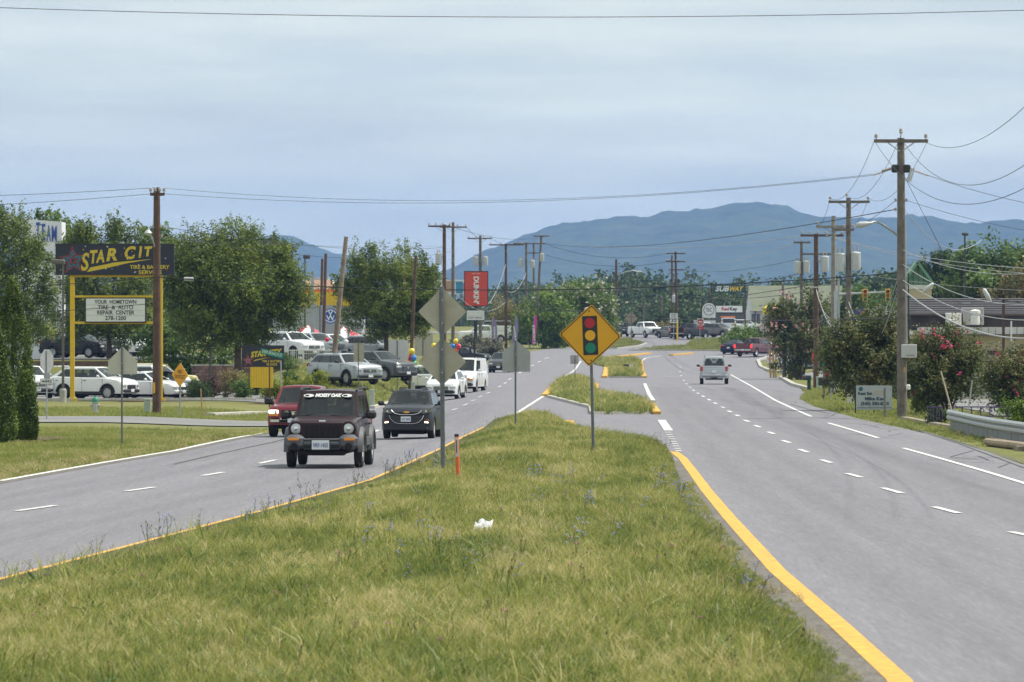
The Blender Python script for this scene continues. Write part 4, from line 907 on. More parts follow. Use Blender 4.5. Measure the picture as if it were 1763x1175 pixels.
def behind(px, py, L, rz):
    """ground point such that the wheel nearest the camera shows at px,py"""
    g = G(px, py); return (g.x+0*sin(RAD(rz)), g.y+L*.5*abs(cos(RAD(rz)))-.8, Tz(g.x, g.y+L*.4)+.006)
jl = G(566, 806)
jeep = vehicle('car', 'maroon boxy off-roader with round headlights and grey bumper in the near lane', 'jeep', MAR, (jl.x-.0, jl.y+1.45, jl.z+.006), -3.2, 1.0, rim=steelm, cust=jeep_front, cat='car')
driver(jeep, 'driver in dark clothes behind the windscreen of the maroon off-roader', .36, -.06, .72)

def spark_front(t, S, Y):
    W, L = S['W'], S['L']; hw = W/2
    u = MB(); u.box((0, Y(-.01), .80), (.74, .06, .075), bev=.02); uo = u.build('upper_grille', trimm, t)
    gold = mat('gold_badge', (.75, .45, .10), .3, .7)
    b = MB(); b.slab([(-.10, .79), (-.03, .79), (-.03, .775), (.03, .775), (.03, .79), (.10, .79), (.085, .825), (.03, .825), (.03, .84), (-.03, .84), (-.03, .825), (-.085, .825)], Y(-.055), .012); b.build('badge', gold, uo)
    c = MB(); c.tube([(-.46, Y(-.01), .86), (-.36, Y(-.045), .77), (-.2, Y(-.055), .735), (.2, Y(-.055), .735), (.36, Y(-.045), .77), (.46, Y(-.01), .86)], .018, 6); c.build('chrome_strip', chrome, t, smooth=60)
    lg = MB(); lg.slab([(-.50, .70), (.50, .70), (.46, .60), (.36, .51), (.24, .475), (-.24, .475), (-.36, .51), (-.46, .60)], Y(-.05), .06); lo = lg.build('lower_grille', trimm, t)
    for k in range(4):
        q = MB(); q.box((0, Y(-.056), .51+.05*k), (.80+.05*k, .014, .01)); q.build('grille_bar', greym, lo)
    rim_ = MB(); rim_.tube([(-.52, Y(-.055), .715), (-.47, Y(-.06), .60), (-.36, Y(-.06), .50), (-.24, Y(-.06), .465), (.24, Y(-.06), .465), (.36, Y(-.06), .50), (.47, Y(-.06), .60), (.52, Y(-.055), .715)], .012, 5); rim_.build('grille_surround', chrome, lo)
    p = MB(); p.box((-.02, Y(-.075), .60), (.30, .012, .155)); po = p.build('front_plate', platem, t); text('UEF 3804', po, (-.02, Y(-.083), .59), .07, platet, .25)
    for sx in (-1, 1):
        h = MB(); vs = []
        for yo in (-.02, .16):
            for (x, z) in ((.40, .79), (.52, .76), (.70, .80), (.735, .93), (.60, .90), (.48, .85)): vs.append((sx*x*(1 if yo < 0 else 1.02), Y(yo-.03+max(0, x-.5)*.45), z))
        h.add(vs, [tuple(range(6)), tuple(range(11, 5, -1))]+[(i, 6+i, 6+(i+1) % 6, (i+1) % 6) for i in range(6)]); ho = h.build('headlight', mat('dark_headlamp', (.16, .17, .19), .1, .4, coat=1), t, smooth=30)
        q = MB(); q.lathe([(0, -.05), (.035, -.03), (.05, .0)], (sx*.57, Y(.02), .83), axis='Y', n=12); q.build('bulb', chrome, ho, smooth=50)
        f = MB(); f.box((sx*.60, Y(.015), .52), (.17, .16, .14), rz=sx*.3, bev=.03); fo = f.build('fog_lamp_housing', mat('amber_dark', (.10, .03, .012), .3), t, smooth=40)
        f = MB(); f.box((sx*.605, Y(-.055), .505), (.13, .05, .055), rz=sx*.3, ry=sx*.15, bev=.02); f.build('fog_lamp', litm, fo, smooth=40)
        mi = MB(); mi.box((sx*(hw+.11), Y(1.30), 1.06), (.20, .11, .14), bev=.045); mi.cyl((sx*(hw-.06), Y(1.25), 1.0), (sx*(hw+.05), Y(1.3), 1.03), .03); mi.build('wing_mirror', trimm, t, smooth=40)
        tl = MB(); tl.box((sx*(hw-.12), Y(L-.1), .9), (.14, .14, .34), bev=.03); tl.build('tail_light', redm, t)
        dh = MB(); dh.box((sx*(hw+.004), Y(1.95), .90), (.03, .15, .03)); dh.build('door_handle', CHA, t)
    lp = MB(); lp.box((0, Y(.02), .31), (1.30, .16, .10), bev=.03); lp.build('front_lip', trimm, t)
    wp = MB(); wp.tube([(-.55, Y(.93), 1.04), (0, Y(1.0), 1.08)], .01, 5); wp.tube([(.02, Y(.93), 1.04), (.5, Y(1.0), 1.07)], .01, 5); wp.build('wiper', trimm, t)
sp = G(709, 756)
spark = vehicle('car', 'dark blue-black small hatchback with lit fog lamps and gold badge', 'hatch', CHA, (sp.x, sp.y+1.2, sp.z+.006), -4.5, 1.0, cust=spark_front, rearglass=carglass)
driver(spark, 'driver in dark clothes behind the windscreen of the small hatchback', .33, -.02, .56)

sx_ = G(520, 753)
s10 = vehicle('car', 'red compact pickup truck half hidden behind the maroon off-roader', 'smallpickup', RED, (sx_.x, sx_.y+1.6, sx_.z+.006), -6, 1.0, rim=steelm, plate=None, ends=True)
for sx in (-1, 1):
    q = MB(); q.box((sx*.61, -2.43-.02, .80), (.30, .06, .11), bev=.015); q.build('headlight', litm if sx < 0 else lampm, s10)
    q = MB(); q.box((sx*.61, -2.43-.02, .70), (.30, .06, .07), bev=.01); q.build('marker_lamp', amberm, s10)
    q = MB(); q.box((sx*.98, -1.05, 1.13), (.26, .12, .20), bev=.04); q.build('tow_mirror', trimm, s10)
su = G(768, 689.5)
vehicle('car', 'white crossover behind the double diamond sign, bearing down on the small hatchback', 'suv', WH, (su.x, su.y+1.7, su.z+.006), -7, .97, plate=None)
ex = G(801, 677.5)
van = vehicle('van', 'white passenger van with one headlight lit and a roof rack', 'van', WH, (ex.x, ex.y+2.2, ex.z+.006), -8, 1.0, rim=steelm, cat='van')
q = MB(); q.box((.70, -2.88, .98), (.30, .08, .16), bev=.03); q.build('headlight', litm, van); q = MB(); q.box((.70, -2.88, .82), (.34, .08, .09), bev=.02); q.build('marker_lamp', amberm, van)
q = MB(); q.box((-.70, -2.88, .82), (.34, .08, .09), bev=.02); q.build('marker_lamp', amberm, van)
rk = MB()
for yy in (-1.0, .3, 1.6): rk.box((0, yy, 2.16), (1.5, .05, .05)); [rk.box((s_*.72, yy, 2.10), (.05, .05, .14)) for s_ in (-1, 1)]
rk.build('roof_rack', trimm, van)
ki = G(863, 642)
vehicle('car', 'dark grey crossover far down the oncoming lanes behind the pentagon sign', 'suv', GY, (ki.x, ki.y+2, ki.z+.006), -6, 1.0)
pf = G(1231, 662)
path = vehicle('car', 'silver boxy SUV driving away alone in the right carriageway', 'boxsuv', SV, (pf.x, pf.y+1.6, pf.z+.006), 178, 1.0, rails=True, rearglass=carglass)
q = MB(); q.box((0, 2.385, .36), (.45, .06, .16), bev=.02); q.build('tow_hitch', trimm, path)
# far intersection
def far(name, label, kind, pm, px, d, rz, **k): g = GD(px, d); return vehicle(name, label, kind, pm, (g.x, g.y, g.z+.02), rz, **k)
far('pickup_truck', 'dark red pickup truck with brake lights on, turning right at the junction', 'pickup', RAM, 1300, 548, 152, cat='truck', brake=True)
far('car', 'dark navy sedan beside the dark red pickup', 'sedan', NAV, 1266, 560, 160)
far('car', 'silver sedan just beyond the dark red pickup', 'sedan', SV, 1341, 566, 125)
far('car', 'silver hatchback parked under the pink flowering tree', 'suv', SV, 1388, 470, -78)
far('car', 'dark silver SUV at the left end of the far traffic line', 'boxsuv', CHA, 1074, 662, 14)
far('pickup_truck', 'white pickup truck in the far line of oncoming traffic', 'pickup', WH, 1111, 652, 24, cat='truck', rails=False)
far('car', 'bronze-grey sedan behind the far white pickup', 'sedan', BRN, 1155, 648, 28)
far('pickup_truck', 'black pickup truck beside the speed limit sign', 'pickup', BK, 1188, 640, 146, cat='truck')
far('car', 'white SUV nosing out beside the red do not enter sign', 'midsuv', WH, 1213, 660, 18)
far('car', 'bronze-grey hatchback beside the wide green juniper', 'suv', BRN, 1236, 655, 50)
tow = far('tow_truck', 'white truck with an orange light bar beyond the wide juniper', 'van', WH, 1253, 690, 180, cat='truck')
q = MB(); q.box((0, 0, 2.2), (1.9, .4, .2), bev=.05); q.build('light_bar', mat('orange_lightbar', (.8, .2, .03), .4), tow)
far('car', 'white car half hidden above the wide juniper', 'midsuv', WH, 1282, 700, 100)
# car lots on the left
def lotcar(label, kind, pm, px, d, rz, **k): return far('car', label, kind, pm, px, d, rz, **k)
rogue = lotcar('white compact SUV parked under the tall yellow sign posts', 'suv', WH, 161, 284, 62, rim=rimm)
q = MB(); q.box((0, 2.0, 1.73), (1.1, .3, .06), bev=.02); q.build('roof_spoiler', WH, rogue)
lotcar('white SUV with dark grille at the edge of the conifers', 'midsuv', WH, 44, 286, 20)
lotcar('white sedan behind the white compact SUV, nose toward the wooden pole', 'sedan', WH, 251, 288, 58)
lotcar('silver-grey sedan nose beyond the white sedan', 'sedan', GY, 276, 295, 52)
lotcar('white hatchback roof just beyond the grey sedan', 'suv', WH, 262, 305, 50)
lotcar('white sedan in the second row behind the white compact SUV', 'sedan', WH, 196, 298, 55)
lotcar('silver car tail glimpsed behind the octagonal sign', 'sedan', SV, 66, 300, 70)
lotcar('black SUV on the upper lot, in front of the other black SUV', 'suv', BK, 132, 352, 64)
lotcar('larger black SUV behind the other one on the upper lot', 'midsuv', BK, 146, 360, 62)
lotcar('white sedan on the upper lot next to the conifers', 'sedan', WH, 50, 356, 60)
for k, (px, d, pm, nm) in enumerate(((196, 366, WH, 'white'), (211, 371, SV, 'silver'), (226, 377, WH, 'white'), (240, 384, SV, 'silver'))):
    lotcar(nm+' car in the upper row behind the tree, '+('first', 'second', 'third', 'fourth')[k]+' from the black SUVs', 'suv', pm, px, d, 58, ends=(k < 2))
jp = lotcar('cream-topped yellow off-roader parked against the brick wall', 'boxsuv', YEL, 268, 309, 100)
lotcar('silver SUV parked nose down on the grass beside the leaning pole', 'midsuv', SV, 594, 304, 36)
lotcar('dark grey SUV parked on the grass behind the silver SUV', 'midsuv', GY, 648, 314, 48)
lotcar('white SUV behind the white metal fence', 'midsuv', WH, 500, 345, 40)
lotcar('silver SUV second from the end behind the white metal fence', 'midsuv', SV, 538, 350, 45)
lotcar('white SUV third along behind the white metal fence', 'suv', WH, 566, 356, 48)
lotcar('silver SUV glimpsed below the round tree', 'suv', SV, 640, 352, 55)
lotcar('white SUV glimpsed behind the twin sign backs', 'suv', WH, 735, 345, 60)
ut = far('utility_truck', 'white service truck with ladder rack parked on the rise beyond the red sign', 'pickup', WH, 835, 618, -90, cat='truck', scale=1.06)
q = MB(); [q.box((s_*.85, 1.75, 1.55), (.35, 2.1, .55), bev=.03) for s_ in (-1, 1)]; q.build('tool_box', WH, ut)
q = MB(); [q.tube([(s_*.8, -.2, 1.9), (s_*.8, -.1, 2.35), (s_*.8, 2.8, 2.35), (s_*.8, 2.8, 1.4)], .04, 5) for s_ in (-1, 1)]; [q.cyl((-.8, y_, 2.35), (.8, y_, 2.35), .03) for y_ in (0, 1.2, 2.6)]; q.build('ladder_rack', SV, ut)
dc = far('car', 'dark car parked beyond the balloons by the ornamental grass', 'sedan', BK, 800, 520, 70)
# ---------------------------------------------------------------- poles, signs, wires
polem = mat('weathered_pole', (.155, .135, .115), .9, var=.35, vscale=3, bump=.5, bscale=14)
poleb = mat('creosote_pole', (.11, .065, .045), .9, var=.35, vscale=3, bump=.5, bscale=14)
galv = mat('galvanised', (.38, .40, .41), .5, .5, var=.15, vscale=6)
postg = mat('sign_post_steel', (.14, .155, .165), .55, .3, var=.2, vscale=8)
alum = mat('sign_back', (.40, .385, .33), .55, .15, var=.13, vscale=2.2, grime=(.36, .33, .24))
alumg = mat('sign_back_grey', (.36, .37, .36), .5, .2, var=.12, vscale=2)
insm = mat('insulator', (.36, .33, .31), .4)
canm = mat('transformer_can', (.48, .50, .51), .5, .1, var=.08)
blackm = mat('cable_black', (.02, .02, .022), .7); cabgrey = mat('cable_grey', (.36, .37, .39), .6)
pedm = mat('pedestal_green', (.36, .43, .38), .6, var=.1)
white2 = mat('white_panel', (.72, .72, .70), .55, var=.06)
blk2 = mat('sign_black', (.018, .018, .022), .5)
def loc_(root): return root.location.copy()
def pole(label, px, d, top, r0=.17, r1=.11, basepx=None, m=None, arms=(), cans=(), knobs=(), name='utility_pole', group=None):
    """wooden pole; arms: (py, px0, px1, number of insulators, braces); cans: (px, py)"""
    b = GD(basepx if basepx is not None else px, d); t = thing(name, label, 'utility pole', b, 0, group); tp = PP(px, top, d)-b
    q = MB(); q.tube([(0, 0, -.3), tp*.5, tp], [r0, (r0+r1)/2, r1], 12); q.build('shaft', m or polem, t, smooth=50)
    for (py, a, c, ni, br) in arms:
        A = PP(a, py, d)-b; C = PP(c, py, d)-b; A.y -= r1+.05; C.y -= r1+.05
        q = MB(); cen = (A+C)/2; q.box(cen, ((C-A).length, .11, .13), ry=-math.atan2((C-A).z, (C-A).x)); ao = q.build('crossarm', m or polem, t)
        pos = [A.lerp(C, .04+.92*k/max(1, ni-1)) for k in range(ni)] if ni else []
        for p in pos:
            i_ = MB(); i_.lathe([(.02, .05), (.02, .12), (.07, .13), (.075, .17), (.045, .19), (.065, .21), (.055, .25), (0, .28)], p, n=8); i_.build('insulator', insm, ao, smooth=40)
        if br:
            ax = tp.x*(py and 1); k = MB(); cx = (tp*min(1, cen.z/tp.z)).x
            for s_ in (-1, 1):
                e = (C if s_ > 0 else A); w = abs(e.x-cx)*.5; k.cyl((cx+s_*w, cen.y+.02, cen.z-.05), (cx+s_*.05, cen.y+.05, cen.z-w*.75), .022, n=5)
            k.build('brace', galv, ao)
    for (cx, cy) in cans:
        p = PP(cx, cy, d)-b; p.y -= .1; q = MB(); q.lathe([(0, -.46), (.23, -.45), (.25, -.38), (.25, .36), (.27, .38), (.24, .44), (0, .50)], p, n=14); co = q.build('transformer', canm, t, smooth=40)
        for s_ in (-.1, .1): q = MB(); q.lathe([(.03, .4), (.03, .55), (.05, .57), (.03, .62), (.05, .66), (.02, .75)], p+Vector((s_, 0, 0)), n=6); q.build('bushing', insm, co)
        cx_ = (tp*min(1, p.z/tp.z)).x; q = MB(); q.box(((p.x+cx_)/2, .0, p.z+.15), (abs(p.x-cx_), .08, .1)); q.build('bracket', galv, co)
    for (kx, ky) in knobs:
        p = PP(kx, ky, d)-b; p.y -= r1; cx_ = (tp*min(1, p.z/tp.z)).x; q = MB(); q.lathe([(0, -.07), (.05, -.05), (.03, 0), (.05, .05), (0, .07)], p, n=8); q.cyl(p, (cx_, 0, p.z), .02, n=5); q.build('spool_insulator', insm, t)
    return t
pA = pole('brown wooden utility pole in front of the tall yellow and black sign', 270, 229, 324, .19, .14, m=poleb, arms=[(335, 259, 284, 4, True)], knobs=[(264, 391), (283, 391), (279, 406)])
bA = pA.location
q = MB(); q.box(PP(266, 668, 229)-bA+Vector((0, -.26, 0)), (.09, .02, .45)); q.build('yellow_marker', mat('marker_yellow', (.75, .40, .03), .5), pA)
q = MB(); p0 = PP(271, 442, 229)-bA; p1 = PP(263, 410, 229)-bA; p2 = PP(256, 402, 229)-bA; q.tube([p0, p1+Vector((0, -.2, 0)), p2+Vector((0, -.3, 0))], .03, 6); la = q.build('lamp_arm', galv, pA)
q = MB(); q.lathe([(.0, -.12), (.12, -.08), (.17, 0), (.12, .07), (.05, .14), (0, .15)], p2+Vector((0, -.3, 0)), n=12); q.build('lamp_head', canm, la, smooth=50)
dB = G(1551, 720).y
pB = pole('tall grey wooden utility pole with street lamp and meter box beside the guardrail', 1551, dB, 238, .20, .135, basepx=1553, arms=[(243.5, 1504, 1597, 2, True)], knobs=[(1541, 345), (1560, 345), (1541, 361)])
bB = pB.location
q = MB(); q.lathe([(.02, -.1), (.02, .08), (.07, .1), (.075, .15), (.04, .18), (.065, .21), (.05, .26), (0, .29)], PP(1551, 234, dB)-bB, n=8); q.build('top_insulator', insm, pB)
for (a, b_) in (((1541, 289), (1505, 301)), ((1560, 289), (1597, 302)), ((1541, 289), (1520, 293))):
    A = PP(*a, dB)-bB; C = PP(*b_, dB)-bB; q = MB()
    for k in range(9): p = A.lerp(C, k/8); q.lathe([(0, -.05), (.05, -.02), (.05, .0), (0, .05)], p, n=7)
    q.cyl(A, C, .018, n=5); q.build('strain_insulator', insm, pB)
q = MB(); q.box(PP(1540, 291, dB)-bB+Vector((0, -.2, 0)), (.25, .2, .3), bev=.04); q.build('hardware', blk2, pB); q = MB(); q.box(PP(1561, 291, dB)-bB+Vector((0, -.2, 0)), (.25, .2, .3), bev=.04); q.build('hardware', blk2, pB)
A = PP(1566, 300, dB)-bB; q = MB(); q.cyl(A+Vector((.05, -.25, .22)), A+Vector((-.08, -.25, -.28)), .05, n=8); q.cyl(A+Vector((.15, -.3, .2)), A+Vector((.0, -.3, -.3)), .03, n=8); q.build('fuse_cutout', canm, pB)
# street lamp of that pole
q = MB(); q.tube([PP(1549, 409, dB)-bB, PP(1535, 398, dB)-bB+Vector((0, -.2, 0)), PP(1517, 387, dB)-bB+Vector((0, -.5, 0)), PP(1508, 383, dB)-bB+Vector((0, -.7, 0)), PP(1497, 384, dB)-bB+Vector((0, -.9, 0))], .045, 8); la = q.build('lamp_arm', galv, pB, smooth=60)
hc = PP(1484, 388, dB)-bB+Vector((0, -1., 0)); q = MB()
hv = []
for k, (t_, rx_, rz_, dz) in enumerate(((-.30, .02, .02, -.03), (-.27, .12, .09, -.02), (-.12, .16, .13, -.01), (.08, .13, .10, .02), (.28, .06, .05, .05), (.34, .03, .03, .06))):
    for j in range(10): a = 2*pi*j/10; hv.append((hc.x+t_, hc.y+cos(a)*rx_, hc.z+dz+sin(a)*rz_))
q.add(hv, [(i_*10+j, i_*10+(j+1) % 10, i_*10+10+(j+1) % 10, i_*10+10+j) for i_ in range(5) for j in range(10)]+[tuple(range(9, -1, -1)), tuple(range(50, 60))]); q.build('lamp_head', canm, la, smooth=60)
# boxes and conduit on it
q = MB(); q.box(PP(1564, 605, dB)-bB+Vector((0, -.22, 0)), (.57, .35, .50), bev=.02); bo = q.build('meter_cabinet', mat('cabinet_grey', (.46, .47, .48), .5), pB)
for k in range(5): s_ = MB(); s_.box(PP(1560+k*3, 612, dB)-bB+Vector((0, -.40, 0)), (.04, .01, .025)); s_.build('vent_slot', blk2, bo)
q = MB(); q.box(PP(1563, 667, dB)-bB+Vector((0, -.18, 0)), (.16, .12, .2), bev=.03); q.build('junction_box', white2, pB)
q = MB(); q.box(PP(1556, 637, dB)-bB+Vector((0, -.17, 0)), (.13, .02, .2)); q.build('tan_plate', mat('tan_plate', (.42, .26, .10), .6), pB)
q = MB(); q.tube([PP(1561, 592, dB)-bB+Vector((0, -.16, 0)), PP(1559, 480, dB)-bB+Vector((0, -.16, 0)), PP(1558, 380, dB)-bB+Vector((0, -.16, 0))], .03, 6); q.build('conduit', cabgrey, pB)
q = MB(); q.tube([PP(1563, 590, dB)-bB+Vector((.03, -.15, 0)), PP(1562, 470, dB)-bB+Vector((.03, -.15, 0))], .022, 6); q.build('riser_cable', blackm, pB)
pC = pole('grey utility pole with wide crossarm and three transformers, second along the right verge', 1461, 270, 341, .17, .12, arms=[(348, 1426, 1497, 2, True), (396, 1436, 1470, 3, False)], cans=[(1446, 452), (1473, 450)])
q = MB(); q.lathe([(.02, -.1), (.02, .06), (.08, .08), (.05, .14), (.075, .17), (0, .25)], PP(1458, 340, 270)-pC.location, n=8); q.build('top_insulator', insm, pC)
pD = pole('pale thin utility pole with silver conduit between the dark and grey poles', 1435, 284, 372, .16, .11, m=mat('pale_pole', (.25, .235, .21), .9, var=.25, vscale=3), arms=[(391, 1405, 1460, 2, True)])
q = MB(); q.box(PP(1438, 590, 284)-pD.location+Vector((0, -.2, 0)), (.17, .1, 5.4)); q.build('conduit', canm, pD)
pE = pole('dark brown utility pole beside the mailboxes, carrying a transformer', 1405, 316, 403, .17, .13, m=poleb, arms=[(406, 1378, 1452, 6, False)], cans=[(1420, 455)])
q = MB(); q.box(PP(1402, 495, 316)-pE.location+Vector((0, -.3, 0)), (.5, .12, .08)); q.build('lamp_arm', canm, pE)
pole('slim pole with small transformers standing behind the dark brown pole', 1380, 400, 416, .15, .11, arms=[(418, 1366, 1395, 3, False), (438, 1380, 1432, 0, False)], cans=[(1373, 461), (1388, 460)])
pole('short grey pole in front of the green roofed store', 1348, 560, 489, .15, .12)
pF = pole('brown utility pole with stacked crossarms beside the speed limit sign', 1163, 640, 434, .17, .13, basepx=1166, m=poleb, arms=[(437, 1147, 1180, 4, False), (451, 1149, 1180, 3, False), (465, 1152, 1178, 2, False)])
pole('second pole just behind the one by the speed limit sign', 1157, 690, 440, .16, .12, m=poleb, arms=[(450, 1146, 1170, 3, False)], cans=[(1160, 515)])
pG = pole('thin brown pole with a long lamp arm above the flowering tree', 1061, 640, 447, .17, .13, m=poleb)
q = MB(); b_ = pG.location; q.tube([PP(1061, 475, 640)-b_, PP(1075, 469, 640)-b_, PP(1088, 466, 640)-b_, PP(1100, 468, 640)-b_], .07, 6); la = q.build('lamp_arm', galv, pG); q = MB(); q.box(PP(1100, 468, 640)-b_, (.7, .3, .16), bev=.06); q.build('lamp_head', canm, la)
pole('distant service pole with a small crossarm near the diamond sign back', 1108, 760, 522, .14, .1, arms=[(526, 1097, 1119, 4, False)])
pole('distant grey pole with a bare crossarm left of the speed limit sign', 1139, 740, 510, .14, .1, arms=[(513, 1130, 1148, 3, False)])
pH = pole('near pole of the pair with crossarms left of the red sign', 765, 430, 387, .19, .14, arms=[(390, 737, 776, 4, True)], cans=[(755, 446)], m=poleb)
pI = pole('far pole of the pair with crossarms left of the red sign', 780, 480, 383, .18, .13, arms=[(391.5, 757, 804, 4, True)])
pJ = pole('utility pole with two transformers standing in front of the red sign', 827, 550, 406, .19, .14, arms=[(411, 805, 847, 4, True)], cans=[(819, 450), (836, 450)])
pK = pole('brown utility pole with a long crossarm beside the purple banners', 871, 590, 420, .18, .13, m=poleb, arms=[(422, 842, 902, 4, True)])
pole('utility pole with two transformers left of the leaning pole', 906, 625, 418, .17, .13, arms=[(420, 884, 938, 6, False)], cans=[(896, 453), (917, 455)])
pole('plain utility pole between the transformer pole and the leaning pole', 919, 655, 418, .16, .12, arms=[(436, 908, 932, 2, False)])
pole('leaning utility pole with a high crossarm above the green tree', 932, 605, 406, .17, .13, basepx=922, arms=[(407, 918, 946, 3, False)], cans=[(933, 444)])
pole('short pale pole among the far trees', 893, 700, 502, .13, .11)
pole('leaning bare wooden pole beside the silver SUV', 596, 305, 408, .17, .12, basepx=570, m=mat('tan_pole', (.27, .215, .165), .9, var=.3, vscale=3, bump=.4))
pole('leaning dark bare pole beside the round tree', 716, 330, 440, .12, .09, basepx=705, m=poleb)
pole('dark bare pole behind the tall grey pylon', 561, 372, 437, .13, .1, basepx=556, m=poleb)
pole('shorter dark bare pole next to the one behind the pylon', 555, 400, 446, .12, .1, basepx=551, m=poleb)
# wires: every span its own object
def wire(label, a, b, sag, r=.012, m=None, n_=28, name='overhead_wire'):
    A = PP(*a); B_ = PP(*b); pts = []
    for k in range(n_+1): t_ = k/n_; p = A.lerp(B_, t_); p.z -= sag*4*t_*(1-t_); pts.append(p)
    q = MB(); q.tube(pts, r, 5); o = q.build(name, m or blackm, smooth=80); return tag(o, label, 'wire', 'overhead wires')
WR = [
 ('thin wire crossing the whole sky near the top of the picture', (-500, -8, 95), (2300, -3, 95), .36, .006),
 ('upper wire from the brown pole leftward out of view', (276, 323, 229), (-300, 342, 229), .12, .010),
 ('lower wire from the brown pole leftward out of view', (262, 334, 229), (-300, 364, 229), .12, .010),
 ('upper wire spanning the road from the brown pole to the tall right pole', (280, 324, 229), (1505, 300, dB), .75, .007),
 ('lower wire spanning the road from the brown pole to the tall right pole', (283, 334, 229), (1505, 302, dB), .68, .0075),
 ('thick black cable spanning the road at tree height', (270, 477, 229), (1549, 470, dB), .60, .019),
 ('black cable running left from the brown pole', (270, 477, 229), (-300, 500, 229), .2, .018),
 ('second cable running left below the street lamp', (262, 442, 229), (-300, 405, 229), .25, .008),
 ('low cable passing in front of the message board', (268, 522, 229), (-300, 534, 229), .3, .014),
 ('thin wire above the grey pylon to the near pair of poles', (283, 391, 229), (765, 426, 430), .5, .012),
 ('thin wire from the brown pole toward the far poles', (279, 406, 229), (780, 433, 480), .8, .012),
 ('wire from the tall right pole to the far leaning pole', (1541, 361, dB), (932, 418, 605), .9, .018),
 ('wire from the tall right pole over the mountain to the far poles', (1541, 346, dB), (1405, 405, 316), .5, .010),
 ('pale wire across the mountain from the dark brown pole to the left', (1380, 407, 316), (940, 410, 600), .9, .020, cabgrey),
 ('second pale wire across the mountain from the slim pole', (1368, 420, 400), (1180, 452, 640), .6, .022, cabgrey),
 ('third wire across the mountain foot', (1380, 445, 400), (1180, 466, 640), .5, .018),
 ('pale cable from the dark brown pole to the right edge of view', (1420, 405, 316), (2050, 462, 240), .8, .018, cabgrey),
 ('second pale cable beside it to the right edge of view', (1437, 411, 284), (2050, 470, 230), .8, .013, cabgrey),
 ('wire rising steeply from the tall right pole to the upper right corner', (1597, 247, dB), (2050, -210, 90), 1.6, .009),
 ('middle wire rising from the tall right pole to the right', (1552, 240, dB), (2050, -60, 90), 2.6, .009),
 ('lower wire rising from the tall right pole to the right', (1505, 242, dB), (2050, 60, 90), 2.6, .009),
 ('wire falling right from the strain insulators of the tall pole', (1597, 302, dB), (2050, 382, 150), .35, .009),
 ('thin wire falling right below the strain insulators', (1560, 345, dB), (2050, 425, 150), .35, .008),
 ('left wire between the tall right pole and the grey pole', (1505, 243, dB), (1428, 341, 270), .8, .009),
 ('middle wire between the tall right pole and the grey pole', (1551, 233, dB), (1458, 338, 270), .9, .009),
 ('right wire between the tall right pole and the grey pole', (1597, 243, dB), (1494, 341, 270), .9, .009),
 ('left wire between the grey pole and the pale thin pole', (1428, 346, 270), (1406, 388, 284), .4, .009),
 ('right wire between the grey pole and the slim pole', (1494, 346, 270), (1460, 390, 284), .4, .009),
 ('guy wire slanting down right from the tall right pole', (1556, 302, dB), (1626, 440, 205), .0, .009),
 ('white drop cable curving right from the tall right pole', (1558, 362, dB), (1690, 413, 250), .9, .013, cabgrey),
 ('thick grey cable loop sagging low in front of the plaza', (1553, 498, dB), (2100, 430, 150), 2.15, .030, cabgrey),
 ('second grey cable loop above the thick one', (1553, 455, dB), (2100, 380, 150), 1.9, .014, cabgrey),
 ('third grey cable loop at the height of the green gable', (1553, 430, dB), (2100, 350, 150), 1.4, .012, cabgrey),
 ('fourth grey cable between the green gable and the thick loop', (1553, 482, dB), (2100, 420, 150), 1.8, .016, cabgrey),
 ('black cable from the tall right pole past the green gable', (1553, 470, dB), (2100, 512, 190), .8, .010),
 ('pale wire crossing behind the green gable', (1465, 470, 270), (2050, 495, 260), .5, .010, cabgrey),
 ('drooping grey cable loop between the grey and tall poles', (1461, 535, 270), (1549, 480, dB), 2.2, .022, cabgrey),
 ('second drooping cable loop between the grey and tall poles', (1461, 520, 270), (1549, 470, dB), 1.7, .016, cabgrey),
 ('black cable loop between the pale pole and the tall pole', (1440, 560, 284), (1549, 485, dB), 2.0, .014),
 ('cable dropping from the dark brown pole to the pale pole', (1405, 497, 316), (1440, 570, 284), .5, .018, cabgrey),
 ('second cable dropping from the dark brown pole', (1405, 500, 316), (1445, 535, 284), .9, .014, cabgrey),
 ('lower black cable crossing the far junction', (1550, 548, dB), (872, 512, 590), .9, .022),
 ('second lower cable crossing the far junction', (1460, 480, 270), (872, 532, 590), .8, .02),
 ('cable from the near pole pair across the red sign', (765, 478, 430), (871, 500, 590), .4, .02),
 ('second cable from the near pole pair across the red sign', (765, 492, 430), (871, 515, 590), .6, .02),
 ('third cable from the near pole pair below the red sign', (780, 500, 480), (871, 520, 590), 1.4, .02, cabgrey),
 ('wire from the near pole pair arm to the pole before the red sign', (803, 391, 480), (845, 410, 550), .5, .016),
 ('wire from the pole before the red sign to the long crossarm', (845, 410, 550), (900, 421, 590), .5, .016),
 ('wire from the near pole pair to the far leaning pole', (776, 390, 430), (945, 406, 605), .7, .016),
 ('black wire crossing the sky left of the red sign', (270, 410, 229), (765, 424, 430), .2, .008),
 ('pale guy cable beside the purple banner', (871, 455, 590), (827, 530, 560), 1.2, .03, cabgrey),
 ('loop of pale cable between the banner pole and the transformer pole', (871, 500, 590), (906, 470, 625), 1.0, .03, cabgrey),
 ('wire from the transformer pole to the far stacked crossarms', (938, 420, 625), (1148, 437, 640), 1.0, .02),
 ('second wire to the far stacked crossarms', (930, 436, 655), (1150, 451, 640), 1.0, .02),
 ('low cable to the far stacked crossarms', (871, 490, 590), (1163, 490, 640), .8, .035),
 ('cable from the far stacked crossarms to the store sign', (1163, 488, 640), (1380, 470, 400), .8, .025),
 ('low cable from the far pole past the store sign', (1163, 505, 640), (1405, 500, 316), .6, .02),
]
